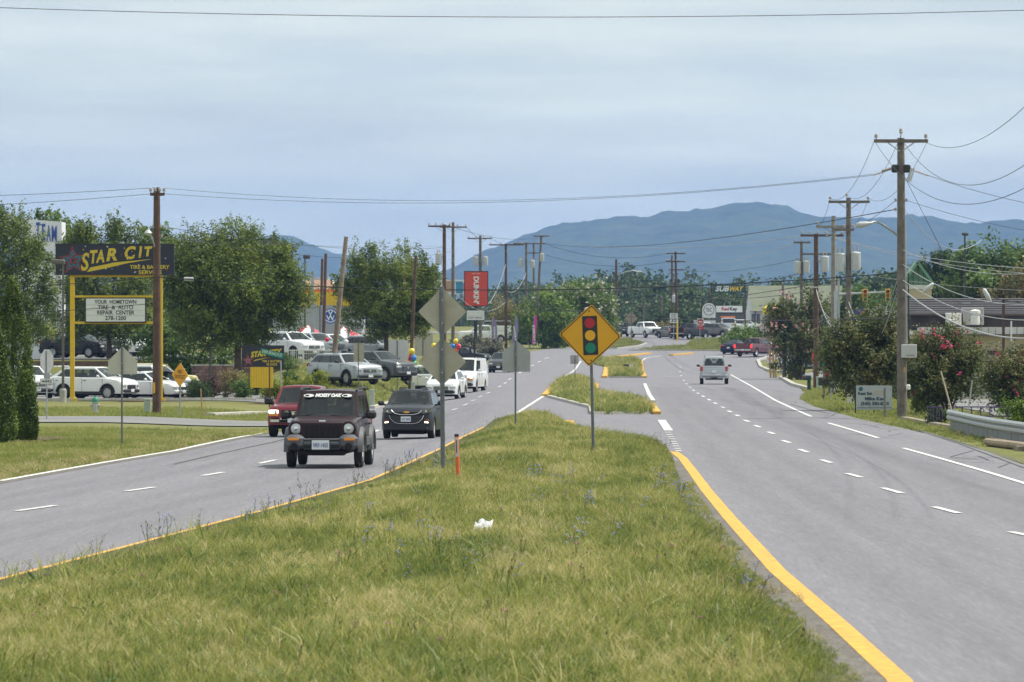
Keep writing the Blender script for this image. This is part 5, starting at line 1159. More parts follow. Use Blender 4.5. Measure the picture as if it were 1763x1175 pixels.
for w_ in WR: wire(*w_)
# splice case on the thick cable
sc_ = MB(); A = PP(325, 481, 229); sc_.cyl(A+Vector((-.2, 0, 0)), A+Vector((.2, 0, 0)), .09, n=10); tag(sc_.build('cable_splice', cabgrey), 'small grey splice case on the thick cable before the big tree', 'splice case')
for lab, a, b_, dd in (('pale oblong splice case tilted before the green gable', (1589, 504), (1607, 488), 190), ('pale oblong splice case tilted above the rooftop units', (1693, 497), (1706, 521), 185)):
    A = PP(*a, dd); C = PP(*b_, dd); q = MB(); q.tube([A, A.lerp(C, .12), A.lerp(C, .5), A.lerp(C, .88), C], [.02, .07, .085, .06, .02], 8); tag(q.build('cable_splice', canm, smooth=60), lab, 'splice case')

# ---- road signs
def rrect(w, h, r, n_=4, rot=0.):
    out = []
    for cx, cz, a0 in ((w/2-r, h/2-r, 0), (-w/2+r, h/2-r, 90), (-w/2+r, -h/2+r, 180), (w/2-r, -h/2+r, 270)):
        for k in range(n_+1): a = RAD(a0+90*k/n_); out.append((cx+cos(a)*r, cz+sin(a)*r))
    if rot: out = [(x*cos(rot)-z*sin(rot), x*sin(rot)+z*cos(rot)) for x, z in out]
    return out
def sh(poly, x, z): return [(a+x, b+z) for a, b in poly]
def sgn(label, px, base_py, cat='road sign', rz=0, d=None, name='road_sign'):
    g = G(px, base_py) if d is None else GD(px, d)
    if d is None and med_in(g.x, g.y): g.z = float(med_z(g.x, g.y))-.05
    return thing(name, label, cat, g, rz), g.y
def med_in(x, y):
    return 20 < y < 209 and np.interp(y, _L[:, 0], _L[:, 1]) < x < np.interp(y, _R[:, 0], _R[:, 1])
def upost(t, top, w=.06, m=None, lean=0., name='post'):
    q = MB(); q.tube([(0, 0, -.2), (lean*.5, 0, top*.5), (lean, 0, top)], w/2, 8); return q.build(name, m or postg, t)
yel = mat('sign_yellow', (.72, .36, .006), .45, var=.05, vscale=3)
# traffic signal ahead
t, d = sgn('yellow diamond sign showing a traffic light, standing on the grass median', 1022, 793, 'road sign')
p = F/d; L0 = lambda px, py: ((px-1022)/p, (793-py)/p+.02)
cx, cz = L0(1016, 585); upost(t, cz+.62, .075, lean=cx)
s_ = 108/p/math.sqrt(2); rr = RAD(45-2.5)
q = MB(); q.slab(sh(rrect(s_, s_, .055, 4, rr), cx, cz), -.06, .012); pl = q.build('panel', yel, t)
o_ = sh(rrect(s_*.965, s_*.965, .05, 4, rr), cx, cz); i_ = sh(rrect(s_*.925, s_*.925, .045, 4, rr), cx, cz); k = len(o_)
q = MB(); q.add([(a, -.063, b) for a, b in o_]+[(a, -.063, b) for a, b in i_], [(i, (i+1) % k, k+(i+1) % k, k+i) for i in range(k)]); q.build('border', blk2, pl)
w_, h_ = 25.5/p, 67/p; tl_ = RAD(2.2)
q = MB(); q.slab(sh(rrect(w_, h_, .01, 2, tl_), cx+0/p, cz), -.068, .006); hs = q.build('signal_symbol', blk2, pl)
for k, (nm, c_) in enumerate((('red_disc', (.42, .015, .03)), ('amber_disc', (.78, .40, .01)), ('green_disc', (.0, .20, .12)))):
    dz = (21.5-21.5*k)/p; q = MB(); q.lathe([(0, -.004), (9/p, -.004), (9/p, .0)], (cx-dz*tl_*.9+.0, -.070, cz+dz), axis='Y', n=24); q.build(nm, mat('sym_'+nm, c_, .45), hs)
for zz in (42, -43): q = MB(); q.lathe([(0, -.008), (.018, -.006), (.018, 0)], (cx-zz/p*.04, -.064, cz+zz/p), axis='Y', n=8); q.build('bolt', blk2, pl)
# two diamond backs on one post
t, d = sgn('two blank diamond sign backs stacked on one steel post in the median', 763, 829); p = F/d
upost(t, (829-497)/p, .095, lean=-3/p)
for (zy, w_, nm) in ((540, 84, 'diamond_panel'), (626, 83, 'diamond_panel')):
    q = MB(); q.slab(sh(rrect(w_/p/1.414, w_/p/1.414, .04, 4, RAD(45)), -1.5/p, (829-zy)/p), .05, .012); q.build(nm, alum, t)
for zy in (520, 560, 605, 645): q = MB(); q.lathe([(0, -.01), (.02, -.008), (.02, .0)], (-1.5/p, -.05, (829-zy)/p), axis='Y', n=8); q.build('bolt', galv, t)
def penta(label, px, base, x0, x1, ytop, yshoulder, ybot, m=alumg, post=.06):
    t, d = sgn(label, px, base); p = F/d; upost(t, (base-ytop)/p, post)
    q = MB(); P_ = [((x-px)/p, (base-y)/p) for x, y in ((x0, ybot), (x1, ybot), (x1, yshoulder), ((x0+x1)/2, ytop), (x0, yshoulder))]; q.slab(P_, .04, .01); q.build('pentagon_panel', m, t)
    for yy in ((yshoulder+4), ybot-6): q = MB(); q.lathe([(0, -.01), (.018, -.008), (.018, 0)], (0, -.032, (base-yy)/p), axis='Y', n=8); q.build('bolt', galv, t)
penta('grey pentagon sign back on a thin post at the tip of the median', 887.5, 744, 865, 913, 587, 607, 641)
penta('pale pentagon sign back on the lawn before the white compact SUV', 210, 767, 186, 236, 597, 622, 645, mat('sign_back_pale', (.50, .49, .44), .55, .1, var=.06), .055)
def rectback(label, px, base, x0, x1, y0, y1, m=alum, d=None, mid=None, pw=.05):
    t, d = sgn(label, px, base, d=d); p = F/d; b = base if d is None else HZ+(CAMZ-t.location.z)*p; upost(t, (b-y0)/p, pw)
    q = MB(); q.slab(sh(rrect((x1-x0)/p, (y1-y0)/p, .03, 3), ((x0+x1)/2-px)/p, (b-(y0+y1)/2)/p), .04, .01); q.build('panel', m, t)
    return t, p, b
rectback('small tan two-part sign back beside the silver SUV', 617, 677, 609, 627, 591, 623)
rectback('wide white sign back in front of the dark grey SUV', 684, 676, 669, 703, 586, 620, mat('sign_back_white', (.58, .58, .55), .5, var=.06))
rectback('tall cream sign back left of the double diamond sign', 728, 664, 714, 745, 573, 613)
rectback('small grey sign back on the second grass island', 990, 663, 982, 996, 612, 627, alumg)
t, d = sgn('brown diamond sign back in front of the far white pickup', 1087, 0, d=610); p = F/d; b = HZ+(CAMZ-t.location.z)*p; upost(t, (b-537)/p, .07)
q = MB(); q.slab(sh(rrect(16/p, 16/p, .06, 3, RAD(45)), 0, (b-548)/p), .05, .02); q.build('panel', mat('sign_back_tan', (.33, .26, .20), .6), t)
# octagon seen edge-on, with route plate
t, d = sgn('grey octagonal sign back turned edge-on, with a small arrow route plate below', 80.5, 722, rz=0); p = F/d; upost(t, (722-604)/p, .055, galv)
q = MB(); R_ = .45; oc = [(cos(RAD(22.5+45*k))*R_*1.08, sin(RAD(22.5+45*k))*R_*1.08) for k in range(8)]; vs = []
for y_ in (0, .01):
    for a, b in oc: vs.append((a*cos(RAD(61))-0, .05+a*sin(RAD(61))+y_, b+(722-622)/p))
q.add(vs, [tuple(range(8)), tuple(range(15, 7, -1))]+[(i, 8+i, 8+(i+1) % 8, (i+1) % 8) for i in range(8)]); q.build('octagon_panel', alumg, t)
q = MB(); q.slab(sh(rrect(.24, .22, .01, 2), 0, (722-647)/p), .04, .01); q.build('lower_plate', alumg, t)
q = MB(); q.slab(sh(rrect(23/p, 9/p, .01, 2), .5/p, (722-657)/p), -.05, .01); rp_ = q.build('route_plate', mat('route_white', (.62, .62, .58), .5), t); 
q = MB(); q.slab(sh(rrect(24/p, 10/p, .01, 2), .5/p, (722-657)/p), -.045, .006); q.build('plate_border', blk2, t)
text('842', rp_, (3/p, -.056, (722-657)/p), 5/p, blk2, 11/p); q = MB(); q.slab([((-8.5)/p, (722-657)/p), (-5.5/p, (722-655)/p), (-5.5/p, (722-656.3)/p), (-3/p, (722-656.3)/p), (-3/p, (722-657.7)/p), (-5.5/p, (722-657.7)/p), (-5.5/p, (722-659)/p)], -.056, .004); q.build('arrow', blk2, rp_)
# NO OUTLET
t, d = sgn('orange-yellow diamond sign reading NO OUTLET, turned sideways on a tilted post', 309, 717, rz=-48); p = F/d; upost(t, (717-630)/p, .07, galv)
q = MB(); zc = (717-646)/p; q.slab(sh(rrect(.72, .72, .04, 3, RAD(45)), 0, zc), -.06, .012); pl = q.build('panel', mat('sign_orange', (.78, .36, .012), .45), t)
text('NO', pl, (0, -.064, zc+.13), .16, blk2, .26); text('OUTLET', pl, (0, -.064, zc-.08), .16, blk2, .62); t.rotation_euler = (0, RAD(3), RAD(-44))
# street name sign
t, d = sgn('tilted green street name sign on a rusty post', 464, 713, 'street sign'); p = F/d; upost(t, (713-614)/p, .06, mat('rust_post', (.11, .04, .025), .8))
q = MB(); q.box((4.5/p, -.02, (713-609)/p), (40/p, .012, 9.5/p), ry=RAD(13)); pl = q.build('panel', mat('sign_green', (.0, .20, .135), .45), t); text('DEER BRANCH ST', pl, (4.5/p, -.03, (713-609)/p), 5.4/p, mat('sign_white', (.8, .8, .8), .45), 35/p, ry=13)
q = MB(); q.cyl((.55, -.01, 0), (.52, -.01, (713-622)/p), .03, n=8); q.build('second_post', galv, t)
# stake, markers
t, d = sgn('thin wooden stake standing on the verge', 347, 717, 'stake', name='wooden_stake'); p = F/d; q = MB(); q.box((0, 0, 24/p), (.06, .03, 48/p), ry=RAD(-3)); q.build('stick', mat('stake_wood', (.42, .28, .14), .8), t); q = MB(); q.tube([(.1, 0, 0), (.2, .02, .35), (.12, 0, .6)], .01, 4); q.build('twig', mat('stake_wood', (.4, .3, .15)), t)
t, d = sgn('slim orange utility marker post with a black cap in the median', 789, 838, 'marker post', name='marker_post'); p = F/d
q = MB(); q.tube([(0, 0, -.2), (-1.5/p, 0, 42/p), (-3/p, 0, 80/p)], 3.6/p, 10); q.build('tube', mat('marker_orange', (.78, .16, .05), .5, var=.08), t)
q = MB(); q.cyl((-2.9/p, 0, 79/p), (-3/p, 0, 83.5/p), 3.9/p, n=10); q.build('cap', blk2, t)
q = MB(); q.box((-2.3/p, -3.6/p, 61/p), (5/p, .012, 33/p), ry=RAD(-2)); dl = q.build('decal', mat('decal_grey', (.6, .6, .6), .5), t); q = MB(); q.box((-2.9/p, -3.9/p, 62/p), (1.6/p, .012, 22/p), ry=RAD(-2)); q.build('decal_print', mat('decal_dark', (.10, .02, .03), .5), dl)
# small placard with gold mark on the far island
t, d = sgn('small black and white placard with a gold mark on the far grass island', 1082, 640, 'placard', name='placard'); p = F/d
q = MB(); q.slab(sh(rrect(17/p, 9/p, .01, 2), 0, 8/p), 0, .02); pl = q.build('panel', white2, t); q = MB(); q.slab([(-8.4/p, 3.6/p), (-1/p, 3.6/p), (1.4/p, 12.4/p), (-8.4/p, 12.4/p)], -.006, .005); q.build('black_field', blk2, pl)
q = MB(); z0 = 8/p; q.slab([(x/p-4/p, z0+z/p) for x, z in ((-3, -.9), (-1, -.9), (-1, -1.7), (1, -1.7), (1, -.9), (3, -.9), (3, .9), (1, .9), (1, 1.7), (-1, 1.7), (-1, .9), (-3, .9))], -.012, .004); q.build('gold_mark', mat('gold_badge', (.75, .45, .10), .3, .7), pl)
for x in (-.3, .3): q = MB(); q.cyl((x, .01, 0), (x, .01, 4/p), .02, n=5); q.build('leg', galv, t)
# speed limit and do-not-enter
t, d = sgn('white SPEED LIMIT 35 sign near the far traffic line', 1160, 0, d=628); p = F/d; b = HZ+(CAMZ-t.location.z)*p; upost(t, (b-540)/p, .07, galv)
q = MB(); q.slab(sh(rrect(13.5/p, 16.5/p, .06, 3), 0, (b-548)/p), -.05, .02); pl = q.build('panel', white2, t); text('SPEED', pl, (0, -.06, (b-542.6)/p), 2.4/p, blk2, 9/p); text('LIMIT', pl, (0, -.06, (b-546.3)/p), 2.4/p, blk2, 9/p); text('35', pl, (0, -.06, (b-552)/p), 6/p, blk2, 9.5/p, bold=.01)
q = MB(); q.cyl((6/p, .1, 0), (6/p, .1, (b-548)/p), .10, n=8); q.build('yellow_guard', mat('guard_yellow', (.75, .48, .05), .6), t)
t, d = sgn('red round do not enter sign with a red plate below, on the far grass', 1205, 0, d=592); p = F/d; b = HZ+(CAMZ-t.location.z)*p; upost(t, (b-549)/p, .07, galv)
q = MB(); q.slab(sh(rrect(11.5/p, 11.5/p, .03, 2), 1/p, (b-554.5)/p), -.05, .02); pl = q.build('panel', white2, t); q = MB(); q.lathe([(0, -.01), (5.2/p, -.01), (5.2/p, 0)], (1/p, -.055, (b-554.5)/p), axis='Y', n=20); rd_ = q.build('red_disc', mat('sign_red', (.50, .02, .035), .45), pl); q = MB(); q.box((1/p, -.075, (b-554.5)/p), (7/p, .01, 1.7/p)); q.build('white_bar', white2, rd_)
text('DO NOT', rd_, (1/p, -.075, (b-551.8)/p), 1.3/p, white2, 5/p); text('ENTER', rd_, (1/p, -.075, (b-557.2)/p), 1.3/p, white2, 5/p)
q = MB(); q.slab(sh(rrect(11/p, 7/p, .03, 2), 1/p, (b-564)/p), -.05, .02); p2 = q.build('lower_plate', MATS['sign_red'], t); text('WRONG', p2, (1/p, -.06, (b-562.4)/p), 1.9/p, white2, 8/p); text('WAY', p2, (1/p, -.06, (b-565.6)/p), 1.9/p, white2, 6/p)
q = MB(); q.cyl((-11/p, 0, (b-553)/p), (-4/p, 0, (b-553)/p), 1/p, n=6); q.lathe([(0, -.03), (2/p, -.03), (2.6/p, .0), (1.2/p, .03)], (-9/p, -.02, (b-553)/p), axis='Y', n=12); q.build('side_marker', canm, t)
rectback('small white sign back beside the wide juniper', 1316, 0, 1308, 1321, 559, 570, mat('sign_back_white', (.58, .58, .55)), d=560)
rectback('tall thin sign back above the pink tree edge', 1321, 0, 1316, 1327, 541, 556, alumg, d=520)
# ---------------------------------------------------------------- trees, shrubs
def tree(label, px, d, lobes_px, lm, nspray=900, per=16, leaf=.11, slen=.9, srad=.20, trunk_r=.16, seed=1, up=.7, base=None, name='tree', cat='tree', fork=.35, flowers=None, multi=1, shell=.5, bm=None, aspect=.55, zbase=None, depth=1.):
    """lobes_px: (px, py, half-width px, half-height px, depth offset m)"""
    b = GD(base if base is not None else px, d)
    if zbase is not None: b.z = zbase
    t = thing(name, label, cat, b); p = F/d; lob = []
    for (lx, ly, lw, lh, dy) in lobes_px:
        c = PP(lx, ly, d)-b; lob.append((c.x, dy, c.z, lw/p, lw/p*depth, lh/p))
    me = crown_mesh('crown', lob, nspray, per, leaf, slen, srad, lm, seed, up, shell, aspect=aspect); link('crown', me, t)
    q = MB(); rg_ = random.Random(seed); cz = sum(l[2] for l in lob)/len(lob); zt = min(l[2]-l[5]*.55 for l in lob); zf = max(.25, zt)
    for m_ in range(multi):
        ox = (m_-(multi-1)/2)*trunk_r*2.2; q.tube([(ox, 0, -.15), (ox*1.3+rg_.uniform(-.05, .05), 0, zf*.6), (ox*2.2, 0, zf+.2)], [trunk_r*1.15, trunk_r*.9, trunk_r*.75], 9)
        for l in lob[m_::multi]:
            e = Vector((l[0], l[1], l[2]+l[5]*.3)); s0 = Vector((ox*2.0, 0, zf)); mid = s0.lerp(e, .5)+Vector((0, 0, -.12*abs(l[0])))
            q.tube([s0, mid, e], [trunk_r*.6, trunk_r*.38, trunk_r*.08], 6)
    q.build('trunk', bm or bark, t, smooth=60)
    if flowers:
        fm, nf, fl = flowers; rg2 = np.random.default_rng(seed+50); c, u = lobes_points([(*l[:3], l[3]*1.15, l[4]*1.15, l[5]*1.15) for l in lob], nf*2, rg2, .98, 3); k = u[:, 2] > -.15; c, u = c[k], u[k]
        v, f = spray_leaves(c, u, 7, fl, .22, .07, rg2, 0, .8); link('blossom', mesh_np('blossom', v, f, fm), t)
    return t
def shrub(label, px, d, w, h, lm, seed=1, n_=260, per=16, leaf=.05, base_py=None, cat='shrub', name='shrub', lobes=None, up=.3, z=None):
    g = GD(px, d); 
    if z is not None: g.z = z
    t = thing(name, label, cat, g); rg_ = np.random.default_rng(seed); lob = []
    for k in range(lobes or 5):
        a = rg_.random()*2*pi; lob.append((cos(a)*w*.24, sin(a)*w*.20, h*(.42+.16*rg_.random()), w*.30, w*.30, h*.42))
    link('foliage', crown_mesh('foliage', lob, n_, per, leaf, .22*max(w, h)/1.2, .10*max(w, h)/1.2, lm, seed, up, .55), t)
    q = MB(); 
    for k in range(3): q.tube([(0, 0, -.1), (cos(k*2)*w*.12, sin(k*2)*w*.12, h*.45)], [.03, .015], 5)
    q.build('stems', bark, t); return t
def conifer(label, px, d, w, top, seed, z0=None):
    b = GD(px, d); t = thing('conifer', label, 'conifer', b); h = Z(top, d)-b.z; rg_ = np.random.default_rng(seed); n_ = 5200
    z = h*(1-rg_.random(n_)**.62)*.97; a = rg_.random(n_)*2*pi
    prof = np.interp(z/h, [0, .08, .3, .6, .85, 1], [.86, 1, .96, .70, .33, .03])*w/2
    lump = .82+.30*vnoise(a*2.6+seed*7, z*2.2, seed)+.12*vnoise(a*7, z*6, seed+1)
    r_ = prof*lump*(.80+.22*rg_.random(n_)); c = np.stack([np.cos(a)*r_, np.sin(a)*r_, z], 1)
    dr = np.stack([np.cos(a)*.45, np.sin(a)*.45, np.full(n_, 1.)], 1); dr /= np.linalg.norm(dr, axis=1)[:, None]
    v, f = spray_leaves(c, dr, 9, .032, .26, .035, rg_, 0, .45); link('foliage', mesh_np('foliage', v, f, L_conif), t)
    q = MB(); q.tube([(0, 0, -.1), (0, 0, h*.8)], [.09, .02], 7); q.build('trunk', bark, t); return t
conifer('taller dark arborvitae at the left edge of the lawn', 22, 160, 1.30, 470, 3)
conifer('arborvitae cut off by the left frame edge', -16, 156, 1.35, 535, 4)
conifer('small low arborvitae at the outer foot of the pair', 44, 159, .62, 640, 6)
mul = MB(); g = G(28, 757); mul.add([(g.x+cos(a)*1.35*(1+.12*sin(5*a)), g.y+sin(a)*4.5, Tz(g.x, g.y)+.02) for a in np.linspace(0, 2*pi, 25)[:-1]], [tuple(range(24))]); tag(mul.build('mulch_bed', ground_mat('mulch', [(.3, (.05, .032, .02)), (.7, (.16, .11, .075))], scales=((3, 1), (25, 1)), bump=.8)), kind='structure')
# left trees
tree('leafy tree at the far left before the white tower', 30, 318, [(20, 430, 46, 52, 0), (52, 470, 34, 60, -.4), (-10, 490, 50, 60, 0), (30, 540, 55, 45, .3), (65, 540, 26, 45, -.5), (10, 395, 30, 28, 0)], L_zel, 900, 30, .082, .8, .22, .15, 11, base=25)
tree('tree behind the tall yellow sign, its trunk above the white cars', 190, 345, [(150, 440, 45, 45, .5), (200, 425, 40, 40, .5), (240, 450, 40, 45, .5), (190, 500, 80, 60, 0), (140, 540, 45, 40, 0), (230, 550, 55, 38, 0), (190, 565, 50, 30, -.4), (130, 420, 25, 25, 0), (268, 440, 25, 30, 0)], L_zel, 1500, 30, .09, 1.05, .21, .18, 12, base=188)
tree('big spreading tree in front of the grey dealership', 408, 300, [(345, 440, 42, 32, 0), (405, 430, 50, 32, .4), (455, 440, 42, 30, 0), (495, 460, 28, 30, 0), (330, 490, 50, 40, 0), (410, 490, 80, 50, -.6), (480, 498, 44, 38, 0), (370, 545, 60, 42, -.5), (438, 552, 50, 40, -.4), (488, 528, 26, 28, .4), (408, 572, 38, 24, -.3), (310, 470, 30, 30, .5)], L_zel, 2900, 36, .072, 1.15, .20, .22, 13, base=410)
tree('rounded bright green tree behind the cream-topped off-roader', 320, 326, [(300, 580, 42, 32, 0), (340, 590, 46, 36, 0), (370, 620, 38, 30, -.3), (290, 620, 42, 32, 0), (262, 590, 26, 28, .3), (330, 640, 40, 22, -.3), (385, 640, 22, 20, 0)], L_mid, 950, 16, .095, .6, .2, .13, 14, base=322)
tree('round dense tree between the two bare leaning poles', 662, 348, [(640, 460, 36, 28, 0), (690, 460, 42, 30, 0), (665, 500, 62, 46, -.4), (625, 500, 34, 40, 0), (715, 505, 34, 42, 0), (640, 538, 42, 30, -.3), (700, 540, 42, 32, -.3), (668, 562, 36, 22, 0), (735, 480, 18, 28, 0)], L_zel, 1900, 34, .076, 1.0, .19, .17, 15, base=664)
tree('light green tree behind the red and white canopies', 262, 380, [(262, 420, 26, 22, 0), (285, 430, 26, 24, 0), (300, 440, 20, 20, 0)], L_mid, 260, 16, .12, .8, .24, .12, 25, base=275)
tree('tree top behind the white tower lettering', 100, 390, [(75, 385, 22, 12, 0), (108, 400, 26, 26, 0), (125, 410, 22, 26, 0)], L_mid, 240, 16, .13, .8, .24, .12, 26, base=105)
# median-distance trees
fw = mat('blossom_white', (.62, .58, .48), .8); fp = mat('blossom_pink', (.62, .06, .16), .8); fpp = mat('blossom_pale_pink', (.55, .30, .30), .8)
tree('round green tree on the far left verge beside the pink banner', 938, 590, [(935, 545, 38, 26, 0), (915, 565, 24, 24, 0), (962, 562, 28, 28, -.6), (940, 575, 34, 20, -.5), (935, 525, 24, 14, 0)], L_bright, 900, 14, .15, .9, .32, .22, 17, base=938)
tree('wider tree with cream blossom on its right side', 1005, 628, [(970, 515, 38, 22, 0), (1010, 510, 42, 20, 0), (1040, 530, 28, 30, 0), (1000, 545, 55, 36, 0), (1045, 560, 22, 26, -.5), (960, 535, 36, 26, 0), (1000, 575, 45, 18, 0)], L_bright, 1200, 14, .16, 1.0, .34, .25, 18, base=1000, flowers=(fw, 240, .13))
tree('dark tree behind the speed limit sign', 1150, 690, [(1150, 545, 24, 20, 0), (1172, 550, 22, 24, 0), (1140, 565, 20, 20, 0), (1165, 570, 28, 18, 0)], L_dark, 420, 14, .17, .9, .34, .2, 19)
tree('tree with brownish leaves in the shade by the yellow guard', 1142, 680, [(1145, 570, 14, 14, 0), (1168, 572, 16, 12, 0)], L_tan, 120, 14, .16, .8, .3, .12, 20)
# right side
tree('pink crape myrtle beside the dark brown pole', 1378, 392, [(1350, 540, 24, 22, 0), (1385, 528, 30, 26, 0), (1412, 545, 22, 26, 0), (1375, 570, 46, 30, -.4), (1345, 575, 24, 22, 0), (1385, 600, 40, 30, -.3), (1362, 620, 24, 22, 0), (1405, 590, 26, 30, 0)], L_myrt, 1400, 15, .10, .7, .22, .09, 21, base=1378, flowers=(fpp, 90, .09), multi=3)
tree('dark crape myrtle spreading over the realtor sign', 1505, 222, [(1455, 600, 30, 34, 0), (1490, 582, 39, 30, 0), (1530, 588, 25, 34, 0), (1500, 620, 55, 39, -.3), (1450, 635, 22, 22, 0), (1540, 630, 29, 34, 0), (1495, 650, 47, 22, -.3), (1520, 562, 22, 18, 0)], L_myrt, 2300, 18, .062, .95, .13, .06, 22, base=1515, multi=4, up=.4)
tree('crape myrtle with red blossom beside the grey pole', 1622, 207, [(1600, 610, 30, 29, 0), (1640, 605, 34, 27, 0), (1670, 625, 24, 30, 0), (1620, 650, 44, 32, -.2), (1585, 650, 22, 29, 0), (1660, 665, 24, 20, 0), (1610, 680, 29, 18, 0)], L_myrt, 1900, 18, .052, .9, .11, .05, 23, base=1632, multi=4, flowers=(fp, 75, .055), up=.4)
tree('crape myrtle with red blossom at the right edge of view', 1745, 205, [(1745, 640, 30, 29, 0), (1720, 655, 18, 24, 0), (1775, 650, 29, 34, 0), (1750, 680, 37, 22, 0)], L_myrt, 1150, 18, .052, .9, .11, .05, 24, base=1748, multi=3, flowers=(fp, 60, .055), up=.4)
shrub('bright green shrub behind the guardrail at the right edge', 1752, 168, 1.2, 1.05, L_bright, 31, 420, 16, .04)
shrub('low dark shrub between the myrtle trunks', 1612, 186, .9, .55, L_dark, 32, 160, 14, .04)
tree('tall pale green tree behind the plaza roof', 1700, 430, [(1680, 460, 36, 26, 0), (1720, 450, 40, 28, 0), (1700, 490, 60, 36, 0), (1755, 470, 44, 36, 0), (1660, 510, 30, 30, 0), (1740, 515, 60, 36, 0), (1800, 480, 44, 44, 0)], L_mid, 1500, 16, .15, 1.1, .32, .25, 27, base=1705)
tree('yellow-tinged tree at the right edge behind the plaza roof', 1750, 400, [(1745, 505, 30, 26, 0), (1780, 490, 36, 40, 0), (1720, 525, 24, 20, 0), (1765, 540, 34, 24, 0)], L_tan, 420, 16, .14, .9, .3, .2, 28, base=1760)
tree('green tree with orange tips behind the traffic signals', 1505, 520, [(1470, 525, 24, 20, 0), (1500, 515, 30, 22, 0), (1535, 522, 28, 22, 0), (1510, 545, 50, 20, 0), (1445, 535, 24, 18, 0)], L_mid, 620, 14, .15, .9, .3, .2, 29)
tree('dark evergreen just behind the green gable', 1620, 470, [(1610, 470, 26, 24, 0), (1640, 462, 24, 24, 0), (1625, 500, 40, 30, 0)], L_dark, 560, 14, .15, .9, .3, .2, 30)
# juniper
j = GD(1285, 592); t = thing('juniper', 'wide spreading green juniper on the junction corner', 'shrub', j); p = F/592; rgj = np.random.default_rng(40)
lob = [((lx-1285)/p, rgj.normal()*.8, (588-ly)/p, lw/p, 1.6, lh/p) for lx, ly, lw, lh in ((1262, 577, 17, 9), (1290, 572, 24, 12), (1312, 566, 16, 11), (1275, 568, 16, 9), (1325, 575, 12, 10), (1300, 580, 30, 8))]
link('foliage', crown_mesh('foliage', lob, 620, 16, .13, 1.3, .18, L_bright, 41, .35, .6), t); q = MB(); q.tube([(0, 0, -.1), (.2, 0, .8)], [.15, .08], 6); q.build('stems', bark, t)
# planting bed shrubs along the brick wall
for (lab, px, d, w, h, lm, sd) in (
 ('dark clipped shrub at the left end of the planting bed', 345, 283, 1.3, 1.0, L_dark, 51), ('reddish barberry shrub in the planting bed', 366, 285, 1.1, .9, L_red, 52),
 ('rounded shrub with orange new growth under the big tree', 390, 288, 1.5, 1.35, L_tan, 53), ('green shrub beside the orange-tipped one', 414, 283, 1.2, 1.05, L_mid, 54),
 ('grey-green low shrub before the small black sign', 436, 290, 1.0, .8, L_dark, 55), ('lime yellow shrub beside the rusty post', 474, 286, 1.5, 1.25, L_yel, 56),
 ('small lime sprig left of the small black sign', 421, 292, .6, 1.2, L_yel, 57), ('green mound shrub on the bank behind the red pickup', 502, 300, 1.2, .75, L_mid, 58),
 ('lime yellow rounded shrub above the red pickup', 539, 297, 1.6, 1.0, L_yel, 59), ('dark green shrub at the end of the white fence', 560, 306, 1.3, 1.2, L_dark, 60),
 ('yellow-green shrub at the foot of the leaning pole', 586, 309, 1.1, 1.1, L_tan, 61), ('low green shrub before the white fence', 495, 318, 1.5, .8, L_mid, 62),
 ('dark red barberry beside the upper white sedan', 64, 330, 1.5, 1.4, L_red, 63), ('small dark hedge beside the cream off-roader', 326, 286, .9, .9, L_dark, 64),
 ('yellow flowering shrub by the balloon post', 748, 345, 1.8, .9, L_yel, 65), ('yellow-green shrub under the pink myrtle', 1372, 398, 1.0, 1.0, L_yel, 66),
 ('grey feathery ornamental grass clump below the red sign', 812, 540, 3.6, 1.9, leaf_mat('feather_grass', [(.12, .13, .09), (.2, .2, .14), (.28, .27, .2)], .8), 67), ('second feathery grass clump beside the purple banner', 845, 545, 2.6, 1.6, MATS['feather_grass'], 68),
 ('tall tan grass behind the white service truck', 880, 640, 4.2, 4.6, leaf_mat('tan_grass', [(.2, .19, .06), (.3, .26, .09), (.36, .3, .13)], .8), 69), ('low green bush beside the pink banner tree', 978, 600, 2.6, 1.3, L_mid, 70),
 ('dark low bush on the rise left of the far tree', 905, 610, 3.0, 1.5, L_dark, 71), ('green bush along the plaza driveway', 1590, 215, 1.0, .7, L_mid, 72)):
    shrub(lab, px, d, w, h, lm, sd, n_=int(200+60*w), per=14, leaf=.045 if d < 330 else .12, up=.3 if 'grass' not in lab else 2.5)
mb = MB(); mb.add([(-20.5, 277.5, Tz(-20, 278)+.03), (-11.9, 277.5, Tz(-12, 278)+.03), (-11.6, 288, Tz(-12, 288)+.03), (-10.6, 300, Tz(-11, 300)+.03), (-18, 300, Tz(-18, 300)+.03), (-19, 288, Tz(-18, 288)+.03)], [tuple(range(6))]); tag(mb.build('planting_bed', MATS['mulch']), kind='structure')
# ---------------------------------------------------------------- buildings, big signs, small things
def at(px, py, d, root): return PP(px, py, d)-root
def panel_sign(label, cat, px, d, name='sign'):
    g = GD(px, d); return thing(name, label, cat, g)
def quad(t, x0, x1, y0, y1, d, th, m, name='panel', off=0., parent=None, bev=0.):
    """upright box given by pixel bounds at depth d, local to t"""
    a = PP(x0, y1, d)-t.location; b = PP(x1, y0, d)-t.location
    q = MB(); q.box(((a.x+b.x)/2, th/2+off, (a.z+b.z)/2), (b.x-a.x, th, b.z-a.z), bev=bev); return q.build(name, m, parent or t)
def txt(s, t, px, py, d, hpx, m, wpx=None, off=-.03, parent=None, **k):
    p = F/d; c = PP(px, py, d)-t.location; return text(s, parent or t, (c.x, off, c.z), hpx/p, m, wpx/p if wpx else None, **k)
yelp = mat('yellow_steel', (.72, .47, .015), .5, var=.06); navy = mat('sign_navy', (.016, .018, .032), .5, var=.1); gold = mat('sign_gold', (.62, .46, .03), .5); whitep = mat('sign_face_white', (.70, .71, .72), .5, var=.04)
